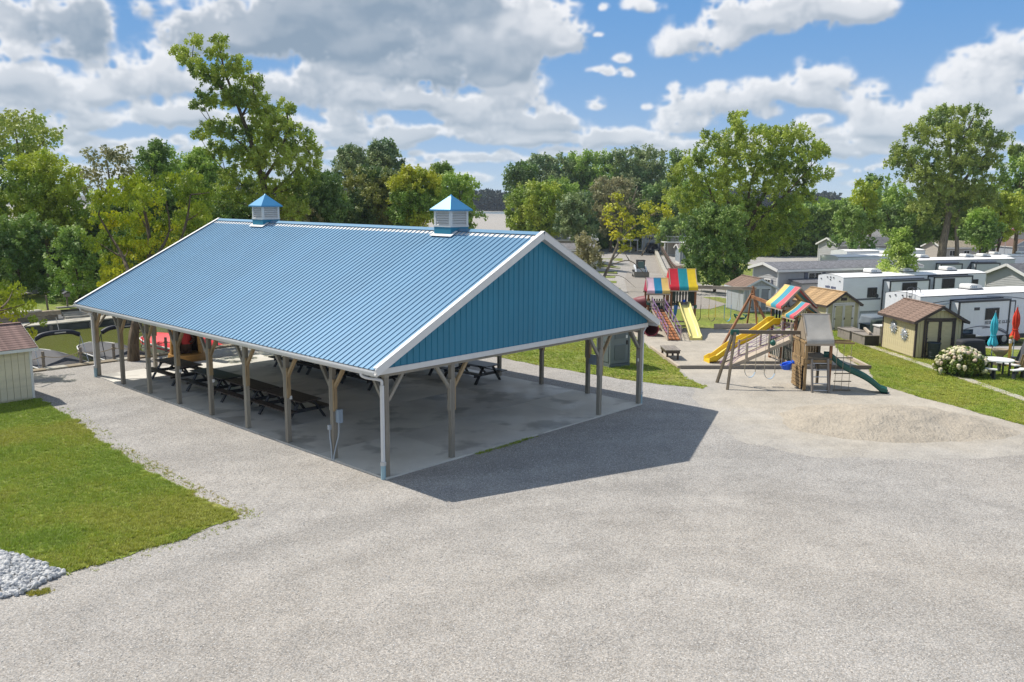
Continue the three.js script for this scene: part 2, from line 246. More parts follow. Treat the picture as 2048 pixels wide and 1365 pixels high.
function part(parent, name, geos, m, label) {
  const list = [].concat(geos), g = list.length === 1 ? list[0] : mergeGeometries(list.map(flat));
  const o = shade(new THREE.Mesh(g, m)); o.name = name; if (label) o.userData.label = label; parent.add(o); return o;
}
function thing(name, label, category, [x, y, z] = [0, 0, 0], turn = 0, group) {
  const o = new THREE.Group(); o.name = numbered(name); o.position.set(x, y, z); o.rotation.y = turn; o.userData = { label, category }; if (group) o.userData.group = group; scene.add(o); return o;
}
function solo(name, label, category, geos, m, [x, y, z] = [0, 0, 0], turn = 0, group) { const o = part(scene, numbered(name), geos, m); o.position.set(x, y, z); o.rotation.y = turn; o.userData = { label, category }; if (group) o.userData.group = group; return o; }
function copy(o, [x, y, z], turn, label, group) { const c = o.clone(); c.name = numbered(o.name.replace(/_\d{3}$/, '')); c.position.set(x, y, z); c.rotation.y = turn; c.userData = { ...o.userData, label }; if (group) c.userData.group = group; scene.add(c); return c; }
function structure(name, geos, m) { const o = part(scene, numbered(name), geos, m); o.userData.kind = 'structure'; return o; }
const YAW = -0.823, RX = [0.6806, 0.7326], FX = [0.7326, -0.6806];      // the way the playground and the lots are turned
// ---------------------------------------------------------------- terrain
const terr = (x, z) => -0.5 * ss(22.5, 27, 0.733 * x - 0.68 * z) * ss(24.5, 29, 0.74 * x + 0.673 * z) - 1.6 * ss(45, 95, 0.733 * x - 0.68 * z);
function clipHalf(poly, f) { const out = []; for (let i = 0; i < poly.length; i++) { const a = poly[i], b = poly[(i + 1) % poly.length], da = f(a), db = f(b); if (da >= 0) out.push(a); if ((da >= 0) !== (db >= 0)) { const t = da / (da - db); out.push([a[0] + (b[0] - a[0]) * t, a[1] + (b[1] - a[1]) * t]); } } return out; }
function lines(a, b, step) { const n = Math.max(1, Math.round((b - a) / step)); return [...Array(n + 1).keys()].map((i) => a + (b - a) * i / n); }
// a sheet that fills a polygon [[x, z], ...], follows height(x, z) and carries broad tone(x, z) as vertex colours
function groundSheet(poly, xs, zs, height, tone) {
  const pos = [], col = [], uv = [];
  for (let i = 0; i + 1 < xs.length; i++) {
    const strip = clipHalf(clipHalf(poly, (p) => p[0] - xs[i]), (p) => xs[i + 1] - p[0]);
    if (strip.length < 3) continue;
    for (let j = 0; j + 1 < zs.length; j++) {
      const c = clipHalf(clipHalf(strip, (p) => p[1] - zs[j]), (p) => zs[j + 1] - p[1]);
      if (c.length < 3) continue;
      const v = c.map((p) => new THREE.Vector2(p[0], -p[1]));
      if (Math.abs(THREE.ShapeUtils.area(v)) < 1e-7) continue;
      if (THREE.ShapeUtils.area(v) < 0) v.reverse();
      for (const t of THREE.ShapeUtils.triangulateShape(v, [])) for (const k of t) { const x = v[k].x, z = -v[k].y, tn = tone ? tone(x, z) : [1, 1, 1]; pos.push(x, height(x, z), z); uv.push(x, z); col.push(...tn); }
    }
  }
  const g = new THREE.BufferGeometry(); g.setAttribute('position', new THREE.Float32BufferAttribute(pos, 3)); g.setAttribute('uv', new THREE.Float32BufferAttribute(uv, 2)); g.setAttribute('color', new THREE.Float32BufferAttribute(col, 3)); g.computeVertexNormals();
  return g;
}
function wobble(poly, amp, step, f = 1.3) { const out = []; poly.forEach((a, i) => { const b = poly[(i + 1) % poly.length], n = Math.max(1, Math.round(Math.hypot(b[0] - a[0], b[1] - a[1]) / step)); for (let k = 0; k < n; k++) { const x = a[0] + (b[0] - a[0]) * k / n, z = a[1] + (b[1] - a[1]) * k / n; const w = (q) => (fbm2(x * f + q, z * f + q * 2, 3) - 0.5) * 2 * amp; out.push([x + w(3), z + w(17)]); } }); return out; }
function ground(name, poly, m, lift, step, tone, height = terr) {
  const X = poly.map((p) => p[0]), Z = poly.map((p) => p[1]), g = groundSheet(poly, lines(Math.min(...X), Math.max(...X), step), lines(Math.min(...Z), Math.max(...Z), step), (x, z) => height(x, z) + lift, tone);
  const o = shade(new THREE.Mesh(g, m)); o.name = numbered(name); o.userData.kind = 'structure'; scene.add(o); return o;
}
const gravelTone = (x, z) => {                                         // pale dry patches, damp darker ones and faint wheel tracks in the stone itself
  const a = fbm2(x * 0.16 + 5, z * 0.16, 4) - 0.5, b = fbm2(x * 0.7, z * 0.7, 3) - 0.5, s = (x * 0.55 + z * 0.83), q = (x * 0.83 - z * 0.55), track = ss(0.55, 0.75, fbm2(s * 0.9 + 3, q * 0.07 + 1, 2)) * 0.05, warm = (fbm2(x * 0.11, z * 0.11 + 9, 3) - 0.5) * 0.08;
  const rx = x + 6, rz = z - 13, rad = Math.hypot(rx, rz * 1.3), arc = Math.sin(rad * 1.9 + fbm2(x * 0.3, z * 0.3, 2) * 5) * ss(16, 3, Math.abs(rad - 13)) * 0.04 + ss(0.6, 0.74, fbm2(rad * 1.4 + 9, Math.atan2(rz, rx) * 2.2, 2)) * -0.1; const t = 1 + a * 0.2 + b * 0.13 + track + arc - 0.02; return [t + warm, t + warm * 0.2, t - warm];
};
const grassTone = (x, z) => { const a = fbm2(x * 0.45, z * 0.45, 4) - 0.5, b = fbm2(x * 1.7 + 8, z * 1.7, 3) - 0.5, t = 1 + a * 0.45 + b * 0.5, w = (fbm2(x * 0.25 + 4, z * 0.25, 3) - 0.5) * 0.35; return [t * (1 + w), t, t * (1 - w * 0.4)]; };
const SANDEDGE = [[17.5, -0.9], [15, 0.7], [12, 3], [10.2, 5.6], [10.3, 7.6], [12.5, 10.4], [15.5, 12.9]];
const sandDist = (x, z) => { let d = 1e9; for (let i = 0; i + 1 < SANDEDGE.length; i++) { const [ax, az] = SANDEDGE[i], [bx, bz] = SANDEDGE[i + 1], u = clamp(((x - ax) * (bx - ax) + (z - az) * (bz - az)) / ((bx - ax) ** 2 + (bz - az) ** 2)); d = Math.min(d, Math.hypot(x - ax - (bx - ax) * u, z - az - (bz - az) * u)); } return d; };
const sandTone = (x, z) => {                                           // the sand is trodden out into the gravel along its front edge
  const a = fbm2(x * 0.35, z * 0.35, 4) - 0.5, t = 1 + a * 0.28, m = clamp(sandDist(x, z) / 2.6 - 0.1 + (fbm2(x * 1.1 + 6, z * 1.1, 3) - 0.5) * 1.1); return [t * lerp(0.9, 1, m), t * lerp(0.935, 1, m), t * lerp(1.0, 0.99, m)];
};
{
  // one sheet out to the horizon, cut away where the canal runs
  const xs = [-900, -400, -200, -100, -60, -40, -25, ...lines(-16, 16, 0.4), ...lines(16, 48, 0.8).slice(1), ...lines(48, 128, 4).slice(1), 150, 180, 260, 420, 900], zs = [-900, -600, -400, -250, -160, -120, ...lines(-100, -30, 3.5), ...lines(-26, -4, 0.8), ...lines(-4, 20, 0.4).slice(1), 30, 45, 70, 120, 300];
  const poly = [[-900, 300], [900, 300], [900, -900], [33, -900], [33, -22.6], [-900, -22.6]];
  const g = groundSheet(poly, xs, zs, terr, gravelTone), o = shade(new THREE.Mesh(g, M.gravel)); o.name = 'gravel_ground'; o.userData.kind = 'structure'; scene.add(o);
  const far = groundSheet([[-900, -41.1], [33, -41.1], [33, -900], [-900, -900]], [-900, -300, -120, -60, ...lines(-40, 33, 3)], [-900, -400, -200, -120, ...lines(-90, -41.1, 3)], (x, z) => 0.34 + 0.5 * ss(-44, -70, z), grassTone);
  const f = shade(new THREE.Mesh(far, M.grass)); f.name = 'far_bank_lawn'; f.userData.kind = 'structure'; scene.add(f);
}
const bankTop = (x, z) => 0.34 + 0.5 * ss(-44, -70, z);
// the canal: bed, water, quay walls
const waterMat = new THREE.MeshPhysicalMaterial({ color: new THREE.Color().setRGB(0.115, 0.125, 0.028), roughness: 0.12, bumpMap: T.wave, bumpScale: 0.02, specularIntensity: 0.55 });
{
  const g = new THREE.PlaneGeometry(940, 17.4).rotateX(-Math.PI / 2).translate(-437, -0.72, -31.1); boxUV(g);
  structure('canal_water', g, waterMat);
  const lakeMat = new THREE.MeshPhysicalMaterial({ color: new THREE.Color().setRGB(0.2, 0.24, 0.26), roughness: 0.25, bumpMap: T.wave, bumpScale: 0.02 });
  const lk = new THREE.PlaneGeometry(1500, 560).rotateX(-Math.PI / 2); lk.applyMatrix4(new THREE.Matrix4().makeRotationY(YAW)); lk.translate(FX[0] * 540 - 60, -2.0, FX[1] * 540 - 60); boxUV(lk);
  structure('lake_water', lk, lakeMat);
}
// near quay: timber wall with a cap of square paving slabs along its edge
{
  const q = new THREE.Group(); q.name = 'canal_quay'; q.userData.kind = 'structure'; scene.add(q);
  part(q, 'quay_wall', box(72, 1.6, 0.24, -2.6, -0.86, -22.72), M.greyWood);
  const r = rng(8); const gs = [box(1.16, 0.1, 0.5), box(1.02, 0.1, 0.5), box(0.88, 0.1, 0.5)], ms = [M.stone, M.roughConcrete];
  for (let x = -14, k = 0; x < 30; k++) { const v = Math.floor(r() * 3), w = [1.16, 1.02, 0.88][v], o = part(q, 'cap_slab', gs[v], ms[k % 3 ? 0 : 1]); o.position.set(x + w / 2, 0.01 + r() * 0.02, -22.66 + (r() - 0.5) * 0.04); o.rotation.y = (r() - 0.5) * 0.02; x += w + 0.02; }
  const f = new THREE.Group(); f.name = 'far_quay'; f.userData.kind = 'structure'; scene.add(f);
  part(f, 'quay_wall', box(90, 1.4, 0.3, -5, -1.0, -39.2), colour(0.14, 0.15, 0.15, { map: T.concrete, roughness: 0.9 }));
  for (let x = -12; x < 30; x += 2.4) part(f, 'wall_post', box(0.18, 1.2, 0.12, x, -0.95, -39.0), M.greyWood);
  part(f, 'quay_walk', box(90, 0.12, 2.0, -5, -0.28, -40.05), M.roughConcrete);
}
// retaining wall of big stone blocks with a flight of steps, across the canal
{
  const w = thing('stone_block_wall', 'low retaining wall of pale stone blocks with steps across the canal', 'wall', [0, 0, 0]);
  const r = rng(21), m2 = colour(0.31, 0.27, 0.215, { map: T.concrete, bumpMap: T.sandBump, bumpScale: 0.05, roughness: 0.95 });
  const inner = { 1.1: 0, 0.9: 1, 0.75: 2 }, gs = [1.1, 0.9, 0.75].map((l) => box(l - 0.015, 0.285, 0.5));
  for (let row = 0; row < 2; row++) for (let x = -14 + row * 0.4; x < 24;) { const v = Math.floor(r() * 3), l = [1.1, 0.9, 0.75][v]; if (!(x + l > 6.1 && x < 7.9)) { const o = part(w, 'stone_block', gs[v], r() > 0.5 ? M.stone : m2); o.position.set(x + l / 2, -0.07 + row * 0.3, -40.9 + (r() - 0.5) * 0.03); } x += l; }
  for (let x = -14; x < 24; x += 1.35) if (!(x + 1.35 > 6.2 && x < 7.8)) { const o = part(w, 'coping_stone', box(1.33, 0.1, 0.6), M.roughConcrete); o.position.set(x + 0.67, 0.43, -40.9); }
  for (let k = 0; k < 5; k++) part(w, 'step', box(1.5, 0.13, 0.36, 7.0, -0.15 + k * 0.13, -40.75 - k * 0.3), M.roughConcrete);
}
// ---------------------------------------------------------------- lawns, sand, paths
const LAWN = [[-3.3, -16.9], [-3.45, -15], [-3.55, -12.9], [-4.0, -9.5], [-4.3, -6.5], [-4.42, -3.5], [-4.4, -1.6], [-4.3, -0.4], [-5.0, -0.1], [-6.5, 0.05], [-8.4, 0.12], [-8.75, -1.2], [-9.1, -2.5], [-11, -8], [-13, -18], [-8, -18]];
ground('near_lawn', wobble(LAWN, 0.16, 0.25, 1.8), M.grass, 0.012, 0.6, grassTone);
const MIDLAWN = [[15.5, -22.3], [15.55, -14], [15.5, -10.2], [15.4, -7], [15.5, -4.3], [15.75, -1.9], [16.4, 0.3], [17.0, 0.2], [17.6, -1.2], [19.3, -2.7], [21.0, -4.6], [23.0, -6.8], [26.2, -10.3], [27.5, -13.5], [29, -22.3]];
ground('middle_lawn', wobble(MIDLAWN, 0.14, 0.3, 1.6), M.grass, 0.01, 0.8, grassTone);
// the back lawn behind the sand, up to the drive and the grey shed
ground('back_lawn', wobble([[27.6, -13.8], [29.6, -10.2], [34.3, -5.6], [36.6, -3.0], [38.2, -4.2], [39.5, -6.4], [41.5, -9.0], [45.8, -13.5], [47.4, -16.5], [46, -18.5], [42, -17.8], [35, -16.2], [31.2, -15.4]], 0.2, 0.5), M.grass, 0.01, 1.0, grassTone);
ground('east_lawn', wobble([[36.4, -3.2], [33.2, -1.4], [29.6, 0.6], [27.4, 2.0], [25.4, 3.7], [22.5, 5.2], [21.2, 7.4], [20.1, 9.7], [19.2, 11.5], [15, 18], [32, 22], [40, 12], [36, 6], [37.5, 1.5], [40.5, -2.5]], 0.13, 0.35, 1.6), M.grass, 0.01, 0.8, grassTone);
ground('playground_sand', wobble([[26.6, -11.6], [23.2, -6.9], [21.1, -4.6], [19.3, -2.65], [17.5, -0.9], [15.0, 0.7], [12.0, 3.0], [10.2, 5.6], [10.3, 7.6], [12.5, 10.4], [15.5, 12.9], [19.3, 11.3], [20.2, 9.6], [21.3, 7.3], [22.6, 5.1], [25.5, 3.6], [27.6, 1.9], [33.4, -1.5], [36.2, -3.6], [34.0, -5.9], [29.4, -10.4], [28.2, -12.4]], 0.3, 0.2, 1.6), M.sand, 0.001, 0.7, sandTone, (x, z) => terr(x, z) + 0.006 * ss(0.3, 1.2, sandDist(x, z)));
// the road up to the far houses, its drives, and the wider yard
ground('road', [[36, -16.5], [45.3, -24], [60.7, -35.3], [93.9, -58.1], [120.2, -76.3], [130.2, -78.3], [106.8, -61.2], [86.4, -46.7], [66, -33], [53.2, -24.3], [47.2, -18.6], [43.5, -13.6], [40, -13]], M.asphalt, 0.03, 3, (x, z) => { const t = 1.14 + (fbm2(x * 0.3, z * 0.3, 3) - 0.5) * 0.2; return [t, t, t * 0.99]; });
for (const [x, z, w] of [[46.2, -25.4, 2.6], [54.2, -31.6, 4.2], [63.5, -38.6, 4.5], [73, -45.2, 4.5], [84, -52.6, 6], [99, -63, 7]]) {
  const u = [0.815, -0.58], v = [-0.58, -0.815], l = 8, a = [x, z]; ground('roadside_lawn', wobble([a, [a[0] + u[0] * w, a[1] + u[1] * w], [a[0] + u[0] * w + v[0] * l, a[1] + u[1] * w + v[1] * l], [a[0] + v[0] * l, a[1] + v[1] * l]], 0.12, 0.5), M.grass, 0.03, 2, grassTone);
}
ground('shore_lawn', wobble([[56, -23.5], [66, -31.2], [86, -45.2], [97, -52], [110, -48], [100, -30], [78, -20], [62, -17]], 0.3, 1), M.grass, 0.03, 3, grassTone);
ground('lots_lawn', wobble([[47, -12], [55, -17], [62, -19], [70, -14], [84, -8], [90, 10], [70, 14], [58, 8], [47, 9], [41, 7.5], [39, 3.5], [42, -3.5]], 0.3, 1), M.grass, 0.012, 1.6, grassTone);
// line of square stepping pavers across the east lawn
{
  const p = new THREE.Group(); p.name = 'paver_path'; p.userData.kind = 'structure'; scene.add(p);
  const r = rng(4), gs = [0, 1, 2].map((k) => box(0.52 + k * 0.03, 0.06, 0.4)), ms = [M.roughConcrete, colour(0.72, 0.67, 0.58, { map: T.concrete, roughness: 0.9 })];
  for (let k = 0; k < 36; k++) { const t = k * 0.5, x = 34.2 - 0.673 * t, z = -1.1 + 0.74 * t, o = part(p, 'paver', gs[k % 3], ms[k % 2]); o.position.set(x + (r() - 0.5) * 0.06, terr(x, z) + 0.012 + r() * 0.012, z + (r() - 0.5) * 0.06); o.rotation.set((r() - 0.5) * 0.03, 0.83 + (r() - 0.5) * 0.08, (r() - 0.5) * 0.03); }
}
// heap of fresh sand
{
  const g = new THREE.PlaneGeometry(8.6, 6.4, 90, 70).rotateX(-Math.PI / 2), p = g.attributes.position;
  for (let i = 0; i < p.count; i++) { const x = p.getX(i), z = p.getZ(i), d = Math.sqrt((x / 3.9) ** 2 + (z / 2.55) ** 2) + (fbm2(x * 0.8 + 4, z * 0.8, 3) - 0.5) * 0.42; const h = 0.56 * Math.exp(-Math.pow(d * 1.45, 2)) + (fbm2(x * 2.6, z * 2.6, 3) - 0.5) * 0.06 * ss(1.1, 0.5, d); p.setY(i, h - 0.07 * ss(0.75, 1.1, d)); }
  g.computeVertexNormals(); boxUV(g);
  solo('sand_heap', 'low spread heap of pale sand in front of the wooden fort', 'sand heap', g, M.heap, [16.3, 0.01, 7.9], -0.82);
}
// loose white rocks at the corner of the near lawn
{
  const r = rng(31), geos = [0, 1, 2, 3].map((s) => { const g = new THREE.IcosahedronGeometry(0.5, 1), p = g.attributes.position; for (let i = 0; i < p.count; i++) { const k = 0.45 + 1.05 * n3(p.getX(i) * 2.1 + s * 9, p.getY(i) * 2.1, p.getZ(i) * 2.1); p.setXYZ(i, p.getX(i) * k, p.getY(i) * k * 0.7, p.getZ(i) * k * 0.85); } g.computeVertexNormals(); return g; });
  const bed = [[-8.5, 0.1], [-8.8, -1.2], [-9.2, -2.6], [-12, -5], [-12, -0.6], [-10.3, 0.2], [-9.5, 0.5]];
  const inside = (x, z) => { let c = false; for (let i = 0, j = bed.length - 1; i < bed.length; j = i++) if ((bed[i][1] > z) !== (bed[j][1] > z) && x < (bed[j][0] - bed[i][0]) * (z - bed[i][1]) / (bed[j][1] - bed[i][1]) + bed[i][0]) c = !c; return c; };
  const white = [[0.5, 0.5, 0.49], [0.4, 0.4, 0.4], [0.3, 0.31, 0.32], [0.56, 0.55, 0.53]], tint = new THREE.Color(), m4 = new THREE.Matrix4(), q = new THREE.Quaternion();
  const bedGroup = new THREE.Group(); bedGroup.name = 'white_rock_bed'; bedGroup.userData = { label: 'patch of loose white rocks at the corner of the near lawn', category: 'rocks', kind: 'stuff' }; scene.add(bedGroup);
  const rows = [[], [], [], []];
  for (let k = 0; k < 14000; k++) { const x = -12 + r() * 3.7, z = -5 + r() * 5.6; if (!inside(x, z)) continue; rows[Math.floor(r() * 4)].push([x, z, 0.045 + 0.1 * Math.pow(r(), 2.2)]); }
  rows.forEach((list, v) => { const im = shade(new THREE.InstancedMesh(geos[v], mat([1, 1, 1], { roughness: 0.85 }), list.length)); im.name = 'rocks'; list.forEach(([x, z, s], i) => { q.setFromEuler(new THREE.Euler(r() * 6, r() * 6, r() * 6)); m4.compose(V3(x, 0.01 + s * 0.15 + r() * 0.02, z), q, V3(s, s, s)); im.setMatrixAt(i, m4); im.setColorAt(i, tint.setRGB(...white[Math.floor(r() * 4)])); }); im.userData.kind = 'stuff'; bedGroup.add(im); });
}
// loose stones on the gravel, each a real pebble
{
  const r = rng(41), g = new THREE.IcosahedronGeometry(0.5, 0), n = 150000, im = shade(new THREE.InstancedMesh(g, mat([1, 1, 1], { roughness: 0.95 }), n)), m4 = new THREE.Matrix4(), q = new THREE.Quaternion(), c = new THREE.Color();
  let k = 0;
  while (k < n) {
    const d = 6 + 32 * Math.sqrt(r()), a = -0.823 + (r() - 0.5) * 1.5, x = -14.5 + Math.cos(a) * d, z = 18.2 + Math.sin(a) * d;
    if (x > -0.4 && x < 12.6 && z < 0.4) continue; if (z < -22) continue; if (x < -4.2 && x > -12 && z < 0.1) continue; if (x > 15.2 && z < 2) continue;
    const s = 0.014 + 0.026 * Math.pow(r(), 2.6), t = 0.2 + 0.4 * r(), w = (r() - 0.5) * 0.03;
    q.setFromAxisAngle(V3(0, 1, 0), r() * 6.283); m4.compose(V3(x, s * 0.08, z), q, V3(s, s * 0.34, s * (0.6 + 0.4 * r()))); im.setMatrixAt(k, m4); im.setColorAt(k, c.setRGB(t * 1.02 + w, t * 0.97, t * 0.9 - w)); k++;
  }
  im.name = 'gravel_pebbles'; im.userData = { kind: 'stuff', label: 'loose pebbles lying on the grey gravel yard', category: 'pebbles' }; scene.add(im);
}
// ---------------------------------------------------------------- grass blades
function grassField(name, label, poly, count, size, seed, colours, height = terr, edge = 0) {
  const r = rng(seed), pos = [], nor = [];
  const blades = []; const rr = rng(seed + 9);
  for (let k = 0; k < 9; k++) { const a = rr() * 6.28, l = 0.7 + 0.6 * rr(), bx = (rr() - 0.5) * 0.9, bz = (rr() - 0.5) * 0.9, tx = bx + Math.cos(a) * 0.5 * l, tz = bz + Math.sin(a) * 0.5 * l, w = 0.1; const sx = -Math.sin(a) * w, sz = Math.cos(a) * w; blades.push(bx - sx, 0, bz - sz, bx + sx, 0, bz + sz, tx, l * 0.62, tz); }
  const g = new THREE.BufferGeometry(); g.setAttribute('position', new THREE.Float32BufferAttribute(blades, 3)); g.computeVertexNormals();
  const X = poly.map((p) => p[0]), Z = poly.map((p) => p[1]), x0 = Math.min(...X), x1 = Math.max(...X), z0 = Math.min(...Z), z1 = Math.max(...Z);
  const inside = (x, z) => { let c = false; for (let i = 0, j = poly.length - 1; i < poly.length; j = i++) if ((poly[i][1] > z) !== (poly[j][1] > z) && x < (poly[j][0] - poly[i][0]) * (z - poly[i][1]) / (poly[j][1] - poly[i][1]) + poly[i][0]) c = !c; return c; };
  const m = new THREE.MeshPhysicalMaterial({ color: 0xffffff, roughness: 0.8, side: THREE.DoubleSide, transmission: 0.3, thickness: 0 });
  const im = shade(new THREE.InstancedMesh(g, m, count)), m4 = new THREE.Matrix4(), q = new THREE.Quaternion(), c = new THREE.Color();
  let k = 0, tries = 0;
  while (k < count && tries < count * 30) {
    tries++; const x = x0 + r() * (x1 - x0) + (r() - 0.5) * edge, z = z0 + r() * (z1 - z0) + (r() - 0.5) * edge; if (!inside(x, z)) continue;
    const clump = fbm2(x * 1.3 + 2, z * 1.3, 3), s = size * (0.55 + 0.9 * clump) * (0.7 + 0.6 * r()), pal = colours[Math.floor(clamp((fbm2(x * 0.5 + 7, z * 0.5, 3) - 0.3) / 0.4 + (r() - 0.5) * 0.7, 0, 0.999) * colours.length)], t = 0.8 + 0.4 * r();
    q.setFromAxisAngle(V3(0, 1, 0), r() * 6.283); m4.compose(V3(x + (r() - 0.5) * 0.1, height(x, z), z + (r() - 0.5) * 0.1), q, V3(s, s * (0.7 + 0.5 * r()), s)); im.setMatrixAt(k, m4); im.setColorAt(k, c.setRGB(pal[0] * t, pal[1] * t, pal[2] * t)); k++;
  }
  im.count = k; im.name = name; im.userData = { kind: 'stuff', label, category: 'grass' }; scene.add(im);
}
const GREENS = [[0.26, 0.36, 0.02], [0.295, 0.38, 0.022], [0.325, 0.395, 0.026], [0.355, 0.405, 0.03], [0.385, 0.4, 0.045]];
grassField('near_lawn_grass', 'mown green grass of the lawn nearest the camera on the left', wobble(LAWN, 0.3, 0.12, 3.2), 66000, 0.085, 51, GREENS);
grassField('middle_lawn_grass', 'mown green grass beyond the pavilion around the portable toilet', wobble(MIDLAWN, 0.2, 0.3, 1.6), 22000, 0.1, 52, GREENS);
grassField('east_lawn_grass', 'mown green grass along the row of pavers on the right', [[36.4, -3.2], [33.2, -1.4], [29.6, 0.6], [27.4, 2.0], [25.4, 3.7], [22.5, 5.2], [21.2, 7.4], [20.1, 9.7], [19.2, 11.5], [22, 13], [30, 11], [36, 6], [37.5, 1.5], [40.5, -2.5]], 24000, 0.1, 53, GREENS);
grassField('weed_fringe', 'yellowed weeds along the gravel edge of the near lawn', [[-4.3, -8.5], [-3.7, -8], [-3.85, -4], [-3.95, -1.2], [-4.0, -0.3], [-4.5, -0.3], [-4.5, -4]], 420, 0.05, 54, [[0.4, 0.36, 0.06], [0.34, 0.34, 0.05], [0.42, 0.34, 0.08]]);
grassField('lawn_edge_grass', 'thin grass creeping onto the gravel along the near lawn edge', [[-3.2, -16], [-3.0, -13], [-3.5, -9.5], [-3.85, -6.5], [-3.95, -3.5], [-3.9, -1.2], [-3.8, -0.1], [-4.9, 0.35], [-6.5, 0.5], [-8.3, 0.5], [-8.4, 0.1], [-6.5, 0], [-4.9, -0.2], [-4.45, -0.6], [-4.5, -3.5], [-4.4, -6.5], [-4.1, -9.5], [-3.6, -13], [-3.5, -16]], 520, 0.055, 57, GREENS);
grassField('yellow_weed_tuft', 'small bright yellow weed tuft on the gravel by the white rocks', [[-9.35, 0.5], [-9.05, 0.55], [-9.0, 0.75], [-9.3, 0.75]], 110, 0.06, 55, [[0.4, 0.36, 0.02], [0.32, 0.33, 0.03]]);
grassField('slab_edge_weeds', 'green weeds growing along the shaded front edge of the slab', [[3.3, 0.14], [6.2, 0.14], [6.2, 0.2], [4.6, 0.28], [3.3, 0.22]], 130, 0.07, 56, GREENS.slice(0, 3));
// ---------------------------------------------------------------- the picnic pavilion: 40 by 64 feet on posts, blue metal roof
const PW = 12.18, BAY = 2.44, PL = BAY * 8, OE = 0.6, OG = 0.4, HE = 3.187, HR = 6.64, SL = Math.hypot(PW / 2 + OE, HR - HE), SA = Math.atan2(HR - HE, PW / 2 + OE);
{
  const slab = new THREE.Group(); slab.name = 'concrete_slab'; slab.userData.kind = 'structure'; scene.add(slab);
  const nx = 4, nz = 6, w = (PW + 0.24) / nx, d = (PL + 0.24) / nz, g = box(w - 0.012, 0.3, d - 0.012); boxUV(g);
  const ms = [0, 1, 2].map((k) => { const m = M.concrete.clone(); m.color.setRGB(1 - k * 0.03, 1 - k * 0.035, 1 - k * 0.03); return m; });
  for (let i = 0; i < nx; i++) for (let j = 0; j < nz; j++) { const gg = g.clone(), uv = gg.attributes.uv; for (let k = 0; k < uv.count; k++) uv.setXY(k, uv.getX(k) + i * w, uv.getY(k) + j * d); const o = part(slab, 'slab_panel', gg, ms[(i * 2 + j) % 3]); o.position.set(-0.12 + (i + 0.5) * w, -0.1, 0.12 - (j + 0.5) * d); }
  part(slab, 'slab_bed', box(PW + 0.2, 0.2, PL + 0.2, PW / 2, -0.07, -PL / 2), M.black);
}
const FLOOR = 0.05;
const pav = thing('picnic_pavilion', 'open-sided picnic pavilion with blue metal roof, blue gable and timber posts', 'pavilion', [0, 0, 0]);
